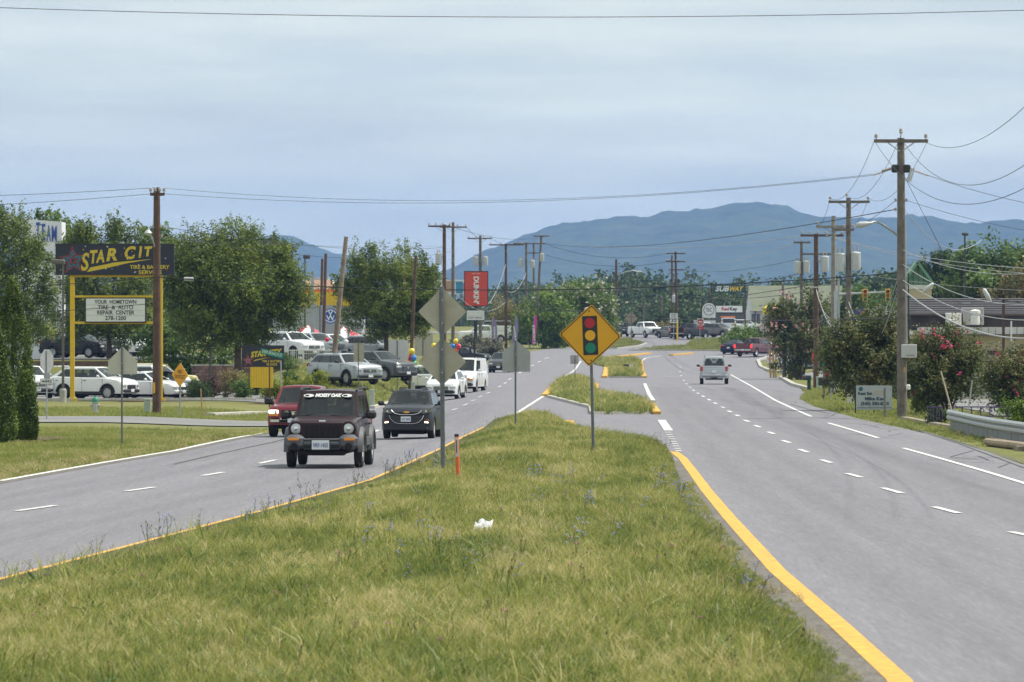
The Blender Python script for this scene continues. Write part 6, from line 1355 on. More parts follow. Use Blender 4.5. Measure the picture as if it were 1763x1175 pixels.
rs = mat('star_red', (.45, .03, .04), .5); bl = mat('star_blue', (.10, .22, .30), .5)
# --- tall yellow sign
d = 280.; t = panel_sign('tall yellow-framed sign with a starry black board and white message board', 'sign', 200, d); p = F/d; z0 = t.location.z
zb_ = HZ+(CAMZ-z0)*p
for (x0, x1) in ((120.5, 128), (273, 280)): quad(t, x0, x1, 470, zb_+3, d, .22, yelp, 'post'); quad(t, x0-3, x1+4, zb_-4, zb_+2, d, .34, yelp, 'foot', -.06)
for (y0, y1) in ((474, 477.5), (509, 512.5), (554, 558)): quad(t, 128.2, 272.8, y0, y1, d, .16, yelp, 'beam', .02)
bd = quad(t, 96, 300, 421, 474, d, .35, navy, 'name_board', -.2); quad(t, 95, 301, 420, 421.3, d, .38, blk2, 'board_cap', -.21, bd)
def star(cx, cy, r, off, m, par):
    c = PP(cx, cy, d)-t.location; P_ = []
    for k in range(10): a = RAD(90+36*k+4); rr_ = r if k % 2 == 0 else r*.45; P_.append((c.x+cos(a)*rr_/p, c.z+sin(a)*rr_/p))
    q = MB(); q.slab(P_, off, .004); return q.build('star', m, par)
for k, (r_, m_) in enumerate(((25, rs), (22.5, navy), (19, bl), (16.5, navy), (13.5, bl), (11, navy), (7.5, rs), (5, navy))): star(126.5, 449, r_, -.21-.006*k, m_, bd)
# big slanted lettering
for (ch, px, py, h, w) in (('S', 145, 453, 31, 16), ('T', 159.5, 444, 23, 14), ('A', 172.5, 443, 22, 15), ('R', 191, 440, 22, 19), ('C', 222, 437, 22, 20), ('I', 240.5, 435.5, 19, 8), ('T', 253.5, 434.5, 17, 14), ('Y', 268, 434, 16, 14)):
    txt(ch, t, px, py, d, h*.92, gold, w, -.215, bd, bold=.035, shear=.25, ry=-4)
c = lambda x, y: ((PP(x, y, d)-t.location).x, (PP(x, y, d)-t.location).z)
q = MB(); q.slab([c(150, 469), c(156, 461), c(200, 452), c(263, 446.5), c(220, 453.5), c(180, 463)], -.215, .006); q.build('swoosh', gold, bd)
txt('TIRE & BATTERY', t, 258, 460.5, d, 6.2, gold, 68, -.215, bd, bold=.006); txt('SERVICE', t, 259, 469.5, d, 6.2, gold, 40, -.215, bd, bold=.006)
for k in range(34):
    x = 99+rnd.random()*190; y = 424+rnd.random()*47; q = MB(); cc = c(x, y); q.lathe([(0, -.004), (.03*(.5+rnd.random()), -.004), (.03, 0)], (cc[0], -.204, cc[1]), axis='Y', n=6); q.build('speck', (whitep, gold, rs, bl)[k % 4], bd)
mbd = quad(t, 146.5, 252, 512.8, 556, d, .3, blk2, 'message_frame', -.16); mf = quad(t, 148.5, 250, 514.5, 554, d, .02, whitep, 'message_board', -.185)
for (s_, y, w_) in (('YOUR  HOMETOWN', 520.5, 72), ('TIRE  &  AUTO', 530, 61), ('REPAIR  CENTER', 539, 64), ('278-1200', 548.5, 36)): txt(s_, t, 199.5, y, d, 6.6, blk2, w_, -.19, mf, bold=.006)
for y in (525.2, 534.6, 543.8): quad(t, 149, 249.5, y-.2, y+.2, d, .006, alumg, 'letter_rail', -.192, mf)
# --- small sign by the street name
d = 276.; t = panel_sign('low black and yellow sign with slanted lettering in the planting bed', 'sign', 450, d); p = F/d
quad(t, 416, 489, 595, 632, d, .22, navy, 'name_board'); quad(t, 431, 470, 632.3, 668, d, .2, yelp, 'base', .02)
txt('STAR CITY', t, 457, 609, d, 9, gold, 55, -.01, shear=.3, bold=.02, ry=-6); txt('TIRE & BATTERY', t, 468, 622.5, d, 3.6, gold, 34, -.01, bold=.004); txt('SERVICE', t, 468, 628, d, 3.6, gold, 18, -.01, bold=.004)
for k, (r_, m_) in enumerate(((11, rs), (9, navy), (7, bl), (4.5, rs))): star(427, 621, r_, -.01-.006*k, m_, t)
cc = lambda x, y: ((PP(x, y, d)-t.location).x, (PP(x, y, d)-t.location).z); q = MB(); q.slab([cc(435, 623), cc(440, 619.5), cc(466, 615), cc(442, 621)], -.01, .005); q.build('swoosh', gold, t)
for k in range(9): quad(t, 433+k*4.2, 433.5+k*4.2, 634, 668, d, .01, mat('yellow_groove', (.45, .28, .01)), 'groove', .012)
# --- lot light poles
def lightpole(label, px, d, top, head, m=None, w=.10, base_w=.35):
    g = GD(px, d); t = thing('light_pole', label, 'light pole', g); h = Z(top, d)-g.z; mm = m or mat('bronze_pole', (.13, .12, .11), .5, .2)
    q = MB(); q.box((0, 0, h/2), (w*1.3, w*1.3, h), taper=.7); q.build('shaft', mm, t)
    q = MB(); q.lathe([(base_w*.5, 0), (base_w*.5, .6), (base_w*.4, .7), (0, .7)], n=12); q.build('footing', concm, t)
    for (a, b_, y0, y1) in head: q = MB(); pa = PP(a, y1, d)-g; pb = PP(b_, y0, d)-g; q.box(((pa.x+pb.x)/2, 0, (pa.z+pb.z)/2), (pb.x-pa.x, .4, max(.12, pb.z-pa.z)), bev=.04, ry=RAD(4)); q.build('lamp_head', mm, t)
    return t
lightpole('bronze light pole with a flat lamp head left of the tall sign', 108.5, 272, 446, [(88, 112, 447, 455)])
lightpole('slim light pole among the shrubs under the big tree', 362, 300, 596, [(352, 372, 594, 597)])
lightpole('grey light pole with small lamp left of the pylon', 538, 372, 470, [(536, 546, 523, 531)], galv, .22)
lightpole('grey light pole at the left end of the canopies', 511, 372, 520, [(509, 515, 518, 521)], galv, .15)
lightpole('grey light pole between pylon and round tree', 600, 375, 540, [(598, 603, 538, 541)], galv, .15)
lightpole('tall dark light pole rising behind the plaza roof', 1661, 330, 402, [(1656, 1667, 401, 406)], mat('dark_pole', (.06, .055, .055), .6))
lightpole('dark lamp mast above the big tree', 525, 420, 443, [(522, 534, 439, 446)], mat('dark_pole', (.06, .055, .055), .6))
# --- white tower with blue lettering, far left
d = 352.; t = panel_sign('white tower building with big blue lettering at the far left', 'building', 75, d, 'tower_building'); sid = mat('white_siding', (.74, .75, .77), .6, var=.05); blu = mat('letter_blue', (.03, .09, .42), .5)
g0 = t.location; A = PP(20, 375, d)-g0; B_ = PP(106, 390, d)-g0; q = MB()
vs = [(A.x, 2, 0), (B_.x, 0, 0), (B_.x, 3.2, 0), (A.x, 5.2, 0)]; zt_ = A.z
q.add([(x, y, .0) for x, y, z in vs]+[(vs[0][0], vs[0][1], zt_), (vs[1][0], vs[1][1], B_.z+.3), (vs[2][0], vs[2][1], B_.z+.3), (vs[3][0], vs[3][1], zt_)], [(0, 1, 5, 4), (1, 2, 6, 5), (2, 3, 7, 6), (3, 0, 4, 7), (4, 5, 6, 7)]); w0 = q.build('wall', sid, t)
for k in range(9): q = MB(); q.box(((A.x+B_.x)/2, 1-.02, .8+k*.85), (abs(B_.x-A.x)*1.15, .012, .02), rz=math.atan2(-2, B_.x-A.x)); q.build('siding_joint', alumg, w0)
rzt = math.degrees(math.atan2(-2, B_.x-A.x)); 
for ch, px, py, h, w in (('T', 63, 399, 30, 8), ('E', 73, 401, 29, 7), ('A', 82.5, 403, 28, 8.5), ('M', 92.5, 404, 27, 10.5)):
    cpt = PP(px, py, d)-g0; tt = (cpt.x-A.x)/(B_.x-A.x); text(ch, t, (cpt.x, 2-2*tt-.05, cpt.z), h/(F/d)*.95, blu, w/(F/d), rz=rzt, bold=.03)
cpt = PP(82, 520, d)-g0; tt = (cpt.x-A.x)/(B_.x-A.x); text('V', t, (cpt.x, 2-2*tt-.05, cpt.z), .55, blu, .4, rz=rzt, bold=.03)
# iron fence by the tower
t = panel_sign('black iron fence with square stone piers below the tower', 'fence', 70, 345, 'iron_fence')
for k in range(14): quad(t, 44+k*4.2, 45+k*4.2, 531, 588, 345, .04, blk2, 'bar')
quad(t, 42, 100, 540, 541.5, 345, .05, blk2, 'rail', -.05); quad(t, 42, 100, 575, 576.5, 345, .05, blk2, 'rail', -.05)
for x in (91, 118): quad(t, x-4, x+4, 525, 590, 345, .4, mat('stone_pier', (.30, .27, .24), .9, var=.25), 'pier', .1)
# canopies: red and white market tents
redcl = mat('tent_red', (.48, .045, .06), .7); whcl = mat('tent_white', (.74, .73, .72), .7)
def tent(label, px, d, w, eave, peak, n_=8, seed=0):
    g = GD(px, d); t = thing('tent', label, 'tent', g); ze = Z(eave, d)-g.z; zp = Z(peak, d)-g.z; r_ = w/2
    pts = [(cos(2*pi*(k+.5)/n_)*r_, sin(2*pi*(k+.5)/n_)*r_) for k in range(n_)]
    for k in range(n_):
        a, b = pts[k], pts[(k+1) % n_]; q = MB(); q.add([(a[0], a[1], ze), (b[0], b[1], ze), (b[0]*.45, b[1]*.45, ze+(zp-ze)*.5), (a[0]*.45, a[1]*.45, ze+(zp-ze)*.5), (0, 0, zp)], [(0, 1, 2, 3), (3, 2, 4)]); ro = q.build('roof_panel', redcl if k % 2 == 0 else whcl, t)
        q = MB(); q.add([(a[0], a[1], ze), (b[0], b[1], ze), (b[0]*1.0, b[1]*1.0, ze-.28), (a[0], a[1], ze-.28)], [(0, 1, 2, 3)]); q.build('valance', whcl if k % 2 == 0 else redcl, ro)
        if k % 2 == 0: q = MB(); q.cyl((a[0]*.98, a[1]*.98, 0), (a[0]*.98, a[1]*.98, ze), .04, n=6); q.build('leg', galv, t)
    return t
tent('red and white striped tent left of the grey pylon', 530, 392, 4.4, 584, 560); tent('red and white striped tent right of the grey pylon', 592, 395, 4.2, 585, 562, seed=2)
tent('red and white tent behind the iron fence', 62, 372, 2.9, 574, 549)
yt = mat('tent_yellow', (.70, .56, .03), .7); t = panel_sign('yellow banner strip behind the tall sign post', 'banner', 135, 380, 'banner'); quad(t, 122, 160, 558, 588, 380, .1, yt, 'cloth')
# --- grey dealership with yellow band
d = 440.; t = panel_sign('grey corrugated dealership building with a yellow and orange roof band', 'building', 560, d, 'dealership'); cor = mat('corrugated_grey', (.42, .44, .47), .5, .1)
quad(t, 470, 622, 527.2, 612, d, 12, cor, 'wall'); yb_ = quad(t, 468, 624, 503, 527, d, 12.4, yelp, 'roof_band', -.2); quad(t, 520, 600, 499.5, 502.8, d, 8, mat('band_orange', (.62, .14, .03), .5), 'orange_band', 0)
for k in range(34): quad(t, 472+k*4.4, 472.6+k*4.4, 528, 600, d, .03, mat('corrugation', (.34, .36, .39), .5), 'rib', -.032)
for k in range(22): quad(t, 470+k*7, 470.5+k*7, 503.5, 526.5, d, .02, mat('yellow_groove', (.45, .28, .01)), 'seam', -.222, yb_)
quad(t, 528, 574, 483, 499, d+8, 5, white2, 'rooftop_unit', 6); quad(t, 535, 566, 478, 483, d+8, 3, mat('vent_grey', (.3, .3, .31)), 'vent', 7)
# navy sign over the big tree
t = panel_sign('dark navy sign board rising behind the big tree', 'sign', 430, 400); quad(t, 388, 460, 413.5, 470, 400, .5, mat('navy_board', (.02, .035, .10), .5), 'panel'); quad(t, 386, 462, 411.5, 413.4, 400, .6, blk2, 'cap', -.05); quad(t, 420, 428, 470, 620, 400, .4, blk2, 'post', .05)
# --- grey pylon with round blue badge
d = 380.; t = panel_sign('grey pylon sign with a round blue and white emblem', 'sign', 568, d, 'pylon_sign'); p = F/d; quad(t, 550, 586, 526, 608, d, .7, mat('pylon_grey', (.36, .37, .39), .4, .3), 'pylon'); quad(t, 549, 552.5, 527, 608, d, .75, mat('pylon_dark', (.2, .21, .23), .5), 'edge', -.03)
c_ = PP(569, 544.5, d)-t.location
vb = mat('emblem_blue', (.02, .09, .36), .4); vw = mat('emblem_white', (.75, .77, .8), .4)
q = MB(); q.lathe([(0, -.01), (13/p, -.01), (13/p, .0)], (c_.x, -.02, c_.z), axis='Y', n=28); em = q.build('emblem', vb, t)
q = MB(); n_ = 28; vs = [(c_.x+cos(2*pi*k/n_)*r_/p, -.038, c_.z+sin(2*pi*k/n_)*r_/p) for r_ in (11.3, 9.6) for k in range(n_)]; q.add(vs, [(k, (k+1) % n_, n_+(k+1) % n_, n_+k) for k in range(n_)]); q.build('emblem_ring', vw, em)
for s_, zc, hh in (('V', 4.6, 7.5), ('W', -3.6, 8.6)): text(s_, em, (c_.x, -.045, c_.z+zc/p), hh/p, vw, (9 if s_ == 'V' else 15)/p, bold=.012)
# --- brick wall of the bed, each course of bricks
brm = [mat('brick_a', (.20, .12, .10), .9, var=.2, vscale=8), mat('brick_b', (.24, .155, .13), .9, var=.2, vscale=8), mat('brick_c', (.165, .10, .085), .9, var=.2, vscale=8)]
t = panel_sign('low brown block retaining wall behind the planting bed', 'wall', 430, 322, 'retaining_wall'); dw = 322.; xw0, xw1 = X(330, dw)-t.location.x, X(515, dw)-t.location.x
zt_ = Z(630, dw)-t.location.z; zb2 = -.4
q = MB(); q.box(((xw0+xw1)/2, .30, (zt_+zb2)/2-.02), (xw1-xw0, .4, zt_-zb2-.05)); q.build('core', mat('mortar', (.19, .16, .14), .95), t)
nb = 0; bme = None; z = zt_-.11; row = 0
while z > zb2+.3 and nb < 300:
    x = xw0+(.0 if row % 2 else .21)
    while x < xw1-.2 and nb < 300:
        if bme is None: q = MB(); q.box((0, 0, 0), (.40, .22, .19), bev=.012); bb = q.build('brick', brm[0], t); bme = bb.data; bmes = [bme, bme.copy(), bme.copy()]; bmes[1].materials[0] = brm[1]; bmes[2].materials[0] = brm[2]; o = bb
        else: o = link('brick', bmes[rnd.randrange(3)], t)
        o.location = (x+.2, rnd.uniform(-.008, .008), z); x += .415; nb += 1
    z -= .205; row += 1
q = MB(); q.box(((xw0+xw1)/2, .1, zt_+.03), (xw1-xw0+.1, .5, .07)); q.build('coping', concm, t)
t = panel_sign('dark reddish retaining bank wall under the two black SUVs', 'wall', 130, 336, 'retaining_wall'); quad(t, 40, 330, 622, 655, 336, .3, mat('brown_wall', (.14, .085, .07), .9, var=.3, vscale=3, bump=.4), 'wall')
# --- white fence
t = panel_sign('white metal picket fence along the upper car lot', 'fence', 535, 330, 'picket_fence')
for k in range(24): quad(t, 496+k*3.4, 496.9+k*3.4, 602, 627, 330, .03, white2, 'picket')
for k in range(4): quad(t, 495+k*26, 497+k*26, 600, 630, 330, .07, white2, 'post', -.02)
for y in (603.5, 624): quad(t, 495, 576, y-.8, y+.8, 330, .04, white2, 'rail', -.045)
# --- balloons
def balloons(group, d, items, tether=None):
    for (lab, px, py, r_, col) in items:
        c_ = PP(px, py, d+rnd.uniform(-.15, .15)); R_ = r_*d/F; t = thing('balloon', lab, 'balloon', c_, 0, group); m = mat('balloon_%s' % (col,), col, .25, coat=.5)
        q = MB(); q.lathe([(0, -R_*1.12), (R_*.35, -R_*.98), (R_*.8, -R_*.5), (R_, .05*R_), (R_*.85, R_*.55), (R_*.5, R_*.9), (0, R_*1.03)], n=14); q.build('skin', m, t, smooth=80); q = MB(); q.lathe([(0, -R_*1.08), (R_*.12, -R_*1.22), (0, -R_*1.2)], n=6); q.build('knot', m, t)
        if tether: e = PP(*tether, d)-c_; q = MB(); q.cyl((0, 0, -R_*1.15), e, .006, n=4); q.build('string', white2, t)
YL, BL_, RD, OR, GN, WT = (.85, .62, .02), (.01, .18, .60), (.62, .01, .05), (.70, .13, .02), (.03, .38, .06), (.8, .8, .8)
balloons('balloons on the brown post', 328, [('yellow balloon topping the cluster on the brown post', 709, 605.5, 5.6, YL), ('blue balloon in the cluster on the brown post', 712.5, 617, 5.4, BL_), ('red balloon in the cluster on the brown post', 704, 616, 5, RD), ('orange balloon at the foot of the cluster on the brown post', 703.5, 626, 5.2, OR), ('green balloon at the foot of the cluster on the brown post', 713.5, 626.5, 5, GN)], (708, 645))
balloons('balloons by the black rail fence', 400, [('yellow balloon topping the cluster above the white crossover', 784.5, 588, 4.6, YL), ('blue balloon in the cluster above the white crossover', 779.5, 596.5, 4.6, BL_), ('red balloon in the cluster above the white crossover', 789.5, 597, 4.6, RD), ('orange balloon at the foot of the cluster above the white crossover', 785, 604, 4.6, OR)], (788, 618))
balloons('single balloons', 340, [('single red balloon before the grey pylon', 563, 585, 4, RD), ('single green balloon right of the grey pylon', 581.5, 588, 3.4, GN), ('single white balloon right of the grey pylon', 596, 589, 4.2, WT), ('single yellow balloon at the edge of the cream sign back', 747, 596, 5, YL)], None)
t = panel_sign('low black rail fence at the car lot exit', 'fence', 800, 420, 'rail_fence')
for x in (789, 808, 815): quad(t, x, x+3.4, 597 if x < 810 else 587, 622, 420, .15, blk2, 'post')
quad(t, 789, 816, 612, 614, 420, .08, blk2, 'rail', -.08)
# --- red vertical sign
d = 540.; t = panel_sign('tall red sign with vertical white lettering on a black post', 'sign', 820, d); p = F/d
quad(t, 799, 840.5, 467, 528, d, .8, blk2, 'frame'); f_ = quad(t, 800.5, 839, 468.5, 526.5, d, .05, mat('sign_red_face', (.60, .055, .03), .5), 'face', -.06)
c_ = PP(819.5, 500, d)-t.location; text("DUNKIN'", f_, (c_.x, -.08, c_.z), 8.5/p, white2, 47/p, ry=90, bold=.03)
c_ = PP(819.5, 471.5, d)-t.location; text('DRIVE THRU', f_, (c_.x, -.08, c_.z), 2/p, white2, 14/p)
mk = quad(t, 802.5, 835, 534, 552.5, d, .4, blk2, 'marquee_frame'); mf = quad(t, 803.5, 834, 535, 551.5, d, .04, whitep, 'marquee', -.05); txt('NOW HIRING', t, 818, 547.5, d, 3.2, blk2, 24, -.06, mf)
for y in (539, 543.2): quad(t, 804, 833.5, y-.2, y+.2, d, .01, alumg, 'letter_rail', -.06, mf)
quad(t, 816, 821.5, 528.2, 590, d, .5, blk2, 'post', .1)
t = panel_sign('white billboard with blue and tan panels behind the pair of poles', 'billboard', 775, 600, 'billboard'); quad(t, 745, 800, 482, 507, 600, .5, whitep, 'panel'); quad(t, 785, 797, 485, 505, 600, .05, mat('bb_blue', (.03, .25, .50), .5), 'blue_figure', -.06); quad(t, 765, 779, 484, 503, 600, .05, mat('bb_tan', (.45, .27, .17), .5), 'tan_figure', -.06); quad(t, 798, 803, 487, 502, 600, .05, mat('bb_pink', (.55, .14, .18), .5), 'pink_figure', -.08); quad(t, 770, 773, 507, 560, 600, .4, postg, 'post'); quad(t, 792, 795, 507, 560, 600, .4, postg, 'post')
# --- feather banners
def banner(label, d, pts0, pts1, col, word, base):
    g = GD(base, d); t = thing('feather_banner', label, 'banner', g); p = F/d
    n_ = len(pts0); vs = [];
    for (a, b) in zip(pts0, pts1): pa = PP(*a, d)-g; pb = PP(*b, d)-g; vs += [pa, pb]
    q = MB(); k = len(vs); q.add([(v.x, .04*sin(i*.9), v.z) for i, v in enumerate(vs)]+[(v.x, .04*sin(i*.9)+.03, v.z) for i, v in enumerate(vs)], [(2*i, 2*i+1, 2*i+3, 2*i+2) for i in range(n_-1)]+[(k+2*i+2, k+2*i+3, k+2*i+1, k+2*i) for i in range(n_-1)]); fl = q.build('flag', mat('banner_%.2f' % col[0], col, .7), t)
    pole_ = MB(); pole_.tube([(0, 0, 0)]+[(v.x, 0, v.z) for v in vs[::2][::-1]], .025, 5); pole_.build('pole', galv, t)
    a = (Vector(pts0[n_//2])+Vector(pts1[n_//2]))/2; c_ = PP(a[0], a[1], d)-g; sl_ = math.degrees(math.atan2(pts0[-1][0]-pts0[0][0], pts0[-1][1]-pts0[0][1]))
    text(word, fl, (c_.x, -.05, c_.z), 3.6/p, white2, 34/p, ry=-90+sl_*1.0, bold=.01)
pur = (.24, .20, .36); mag = (.62, .04, .36)
banner('purple feather banner nearest the red sign', 570, [(848, 548), (847, 560), (846.5, 580), (846.5, 601)], [(852, 549), (856, 565), (856, 580), (855.5, 600)], pur, 'verizon', 847)
banner('purple feather banner bending right beside the brown utility pole', 575, [(888, 543), (886, 560), (883, 578), (880, 597)], [(890, 544), (893, 562), (891, 580), (887, 598)], pur, 'verizon', 880)
banner('magenta feather banner before the round green tree', 585, [(920, 544), (918.5, 560), (917, 576), (916, 592)], [(924.5, 544), (924, 560), (922.5, 577), (921, 592)], mag, 'T-MOBILE', 921)
# --- pedestals, hydrant and other small street things
def pedestal(label, px, d, w, h, m=pedm):
    g = GD(px, d); t = thing('utility_pedestal', label, 'utility box', g); q = MB(); q.box((0, 0, h/2), (w, w*.8, h), bev=.02); q.build('cabinet', m, t); q = MB(); q.box((0, -.01, h+.03), (w*1.06, w*.88, .06), bev=.02); q.build('lid', m, t); q = MB(); q.box((w*.3, -w*.41, h*.75), (w*.16, .02, h*.12)); q.build('label_plate', mat('warn_orange', (.7, .3, .05)), t)
pedestal('grey-green utility box beside the brown wooden pole', 254, 231, .30, .55); pedestal('grey-green utility box on the grass before the silver SUV', 640, 270, .26, .86); pedestal('grey-green utility box below the balloon cluster', 711, 322, .24, .80)
pedestal('pale utility box beside the realtor sign', 1464, 243, .28, .62, mat('ped_pale', (.5, .5, .45), .6)); pedestal('green utility box behind the dark brown pole', 1410, 312, .3, .7)
g = GD(164, 231); t = thing('fire_hydrant', 'silver fire hydrant with a green cap on the verge', 'hydrant', g); hg = mat('hydrant_green', (.02, .22, .13), .5); hs_ = mat('hydrant_silver', (.48, .49, .48), .45, .3)
q = MB(); q.lathe([(.17, 0), (.17, .05), (.12, .06), (.11, .40), (.15, .42), (.15, .46)], n=12); q.build('barrel', hs_, t, smooth=50); q = MB(); q.lathe([(.155, .46), (.155, .50), (.14, .58), (.10, .65), (.04, .68), (.04, .73), (0, .73)], n=12); q.build('bonnet', hg, t, smooth=50)
for s_ in (-1, 1): q = MB(); q.cyl((s_*.1, 0, .32), (s_*.21, 0, .32), .06, n=8); q.build('side_nozzle', hs_, t)
q = MB(); q.cyl((0, -.1, .30), (0, -.22, .30), .08, n=10); q.build('front_nozzle', hs_, t)
pg = G(832, 936); pg.z = float(med_z(pg.x, pg.y))+.10; lt = MB(); rl_ = random.Random(4); gvs = []
for j in range(6):
    for i in range(7): u, v = i/6-.5, j/5-.5; gvs.append((u*.24+v*.05, v*.34, .0+.11*(v+.5)+rl_.uniform(-.03, .03)+.05*sin(u*9)*cos(v*5)))
lt.add(gvs, [(j*7+i, j*7+i+1, j*7+i+8, j*7+i+7) for j in range(5) for i in range(6)]); lo = lt.build('litter', mat('paper_white', (.58, .59, .60), .7, var=.2, vscale=9), loc=pg); tag(lo, 'crumpled white paper lying in the median grass', 'litter', kind='thing')
# --- right verge
d = G(1503, 712).y; t = panel_sign('pale grey realtor sign with phone number under the dark myrtle', 'sign', 1505, d); p = F/d; rgf = mat('realtor_grey', (.40, .44, .49), .5); ink = mat('realtor_ink', (.05, .07, .12), .5)
f_ = quad(t, 1474, 1536, 664, 706, d, .06, rgf, 'panel'); txt('Real Estate', t, 1494, 678, d, 4.6, ink, 34, -.01, f_, bold=.006); txt('Mike Kee', t, 1506, 687, d, 5.4, ink, 34, -.01, f_, bold=.006); txt('(540) 580-87 0', t, 1506, 695.5, d, 5.4, ink, 48, -.01, f_, bold=.006); quad(t, 1476, 1534, 702, 702.8, d, .01, ink, 'small_print', -.012, f_)
c_ = PP(1482, 670, d)-t.location; q = MB(); q.lathe([(0, -.01), (3.6/p, -.008), (3.8/p, 0)], (c_.x, -.005, c_.z), axis='Y', n=14); q.build('logo', mat('logo_teal', (.04, .13, .17), .5), f_)
for x in (1473, 1505, 1534): quad(t, x-1, x+1, 664, 712, d, .05, blk2, 'leg', .07)
d2 = G(1523, 722).y; t = panel_sign('weathered wooden mailbox post in front of the realtor sign', 'mailbox', 1523, d2, 'mailbox'); grw = mat('grey_wood', (.20, .185, .165), .9, var=.25, vscale=5); quad(t, 1521.5, 1525, 668, 723, d2, .09, grw, 'post'); quad(t, 1502, 1521, 672, 680.5, d2, .2, mat('box_grey', (.36, .35, .32), .7), 'box', -.05)
t = panel_sign('dark green plastic mailbox on a thick post by the driveway', 'mailbox', 1391, 303, 'mailbox'); mg = mat('mailbox_teal', (.015, .055, .055), .5); zg = HZ+(CAMZ-t.location.z)*F/303; quad(t, 1390, 1396, 652, zg, 303, .18, mg, 'post'); bx_ = quad(t, 1382, 1396.5, 647, 655, 303, .5, mg, 'box', -.2, bev=.03); quad(t, 1382.5, 1396, 646, 647.4, 303, .45, mat('box_lid', (.38, .42, .40), .5), 'lid', -.18); quad(t, 1383, 1387, 649, 650.6, 303, .02, mat('flag_red', (.5, .03, .03)), 'flag', -.23, bx_)
t = panel_sign('black mailbox on a wooden post with a red box above', 'mailbox', 1419, 268, 'mailbox'); zg = HZ+(CAMZ-t.location.z)*F/268; quad(t, 1417, 1420.5, 632, zg, 268, .1, grw, 'post'); quad(t, 1427, 1431, 640, zg-8, 268, .1, grw, 'second_post', .3); quad(t, 1409, 1427, 650, 664, 268, .4, blk2, 'box', -.15, bev=.04); quad(t, 1420, 1428, 641, 650, 268, .2, mat('flag_red', (.5, .03, .03)), 'red_box', .1, bev=.02)
t = panel_sign('green road sign half hidden by the dark myrtle', 'road sign', 1425, 262, 'road_sign'); q = MB(); a_ = PP(1416, 606, 262)-t.location; b_ = PP(1448, 632, 262)-t.location; q.slab([(a_.x, b_.z), (b_.x, b_.z), (b_.x, a_.z), (a_.x, a_.z)], 0, .02); q.build('panel', MATS['sign_green'], t); quad(t, 1430, 1432, 632, HZ+(CAMZ-t.location.z)*F/262, 262, .05, galv, 'post', .05)
t = panel_sign('narrow red banner sign behind the dark brown pole', 'banner', 1400, 330, 'banner'); quad(t, 1398, 1403, 606, 624, 330, .05, mat('banner_red', (.62, .06, .05), .6), 'cloth'); quad(t, 1400, 1401, 624, 668, 330, .05, galv, 'post')
for k, (px, top) in enumerate(((1327, 602), (1332, 604), (1336, 606))):
    dd = 405; g = GD(px, dd); t = thing('wooden_post', ('left', 'middle', 'right')[k]+' of three short wooden posts on the grass corner', 'post', g, 0, 'three wooden posts'); h = Z(top, dd)-g.z; q = MB(); q.tube([(0, 0, -.2), (-.06*(2-k), 0, h)], .075, 7); q.build('shaft', mat('stake_wood', (.4, .3, .15)), t); q = MB(); q.lathe([(.08, -.02), (.08, .02), (0, .05)], (-.06*(2-k), 0, h), n=7); q.build('cap', grw, t)
g = GD(1350, 392); t = thing('bollard', 'thick grey wooden bollard on the grass corner', 'bollard', g); h = Z(600, 392)-g.z; q = MB(); q.tube([(0, 0, -.2), (0, 0, h)], .14, 9); q.build('shaft', grw, t); q = MB(); q.lathe([(.145, -.03), (.145, .0), (0, .06)], (0, 0, h), n=9); q.build('cap', grw, t)
t = panel_sign('small white and red yard sign on the grass corner', 'yard sign', 1326, 410, 'yard_sign'); f_ = quad(t, 1321, 1332, 617, 626, 410, .03, white2, 'panel'); quad(t, 1321.4, 1331.6, 617.4, 619, 410, .01, MATS['flag_red'], 'red_stripe', -.012, f_); 
for x in (1322, 1331): quad(t, x-.3, x+.3, 626, 632, 410, .02, galv, 'leg')
# guardrail
gp = [(1633, 176), (1650, 171), (1680, 163), (1715, 156), (1763, 149), (1830, 142)]; t = thing('guardrail', 'galvanised guardrail curving along the right shoulder', 'guardrail', GD(1633, 176)); b0 = t.location; rail = []
for (px, d) in gp: g = GD(px, d); rail.append(Vector((g.x, g.y, g.z)))
prof = [(0, .30), (-.05, .36), (-.05, .42), (0, .47), (-.05, .53), (-.05, .59), (0, .65)]; vs = []; Q = []
for a, b in zip(rail, rail[1:]):
    for k in range(4): Q.append(a.lerp(b, k/4))
Q.append(rail[-1]); 
for i_, p_ in enumerate(Q):
    dd = (Q[min(i_+1, len(Q)-1)]-Q[max(0, i_-1)]).normalized(); nn = Vector((dd.y, -dd.x, 0))
    if nn.x > 0: nn = -nn
    for (o_, z_) in prof: vs.append(p_-b0+nn*(-o_*1.0)*1.4+Vector((0, 0, z_)))
q = MB(); k = len(prof); q.add(vs, [(i_*k+j_, i_*k+k+j_, i_*k+k+j_+1, i_*k+j_+1) for i_ in range(len(Q)-1) for j_ in range(k-1)]); q.build('rail', galv, t, smooth=35)
for i_ in range(0, len(Q), 2): q = MB(); c_ = Q[i_]-b0; q.box((c_.x+.14, c_.y+.06, .25), (.11, .15, .7)); q.build('post', galv, t)
for i_ in range(len(Q)-1):
    c_ = (Q[i_]+Q[i_+1])/2-b0; ddv = Q[i_+1]-Q[i_]; q = MB(); q.box((c_.x+.06, c_.y, .13), (ddv.length*.94, .03, .34), rz=math.atan2(ddv.y, ddv.x)); q.build('lower_plate', mat('plate_grey', (.20, .215, .225), .6, .2, var=.15), t)
q = MB(); e = Q[0]-b0; q.lathe([(.16, .30), (.17, .47), (.16, .65)], (e.x+.14, e.y+.05, 0), n=12); q.build('end_cap', galv, t)
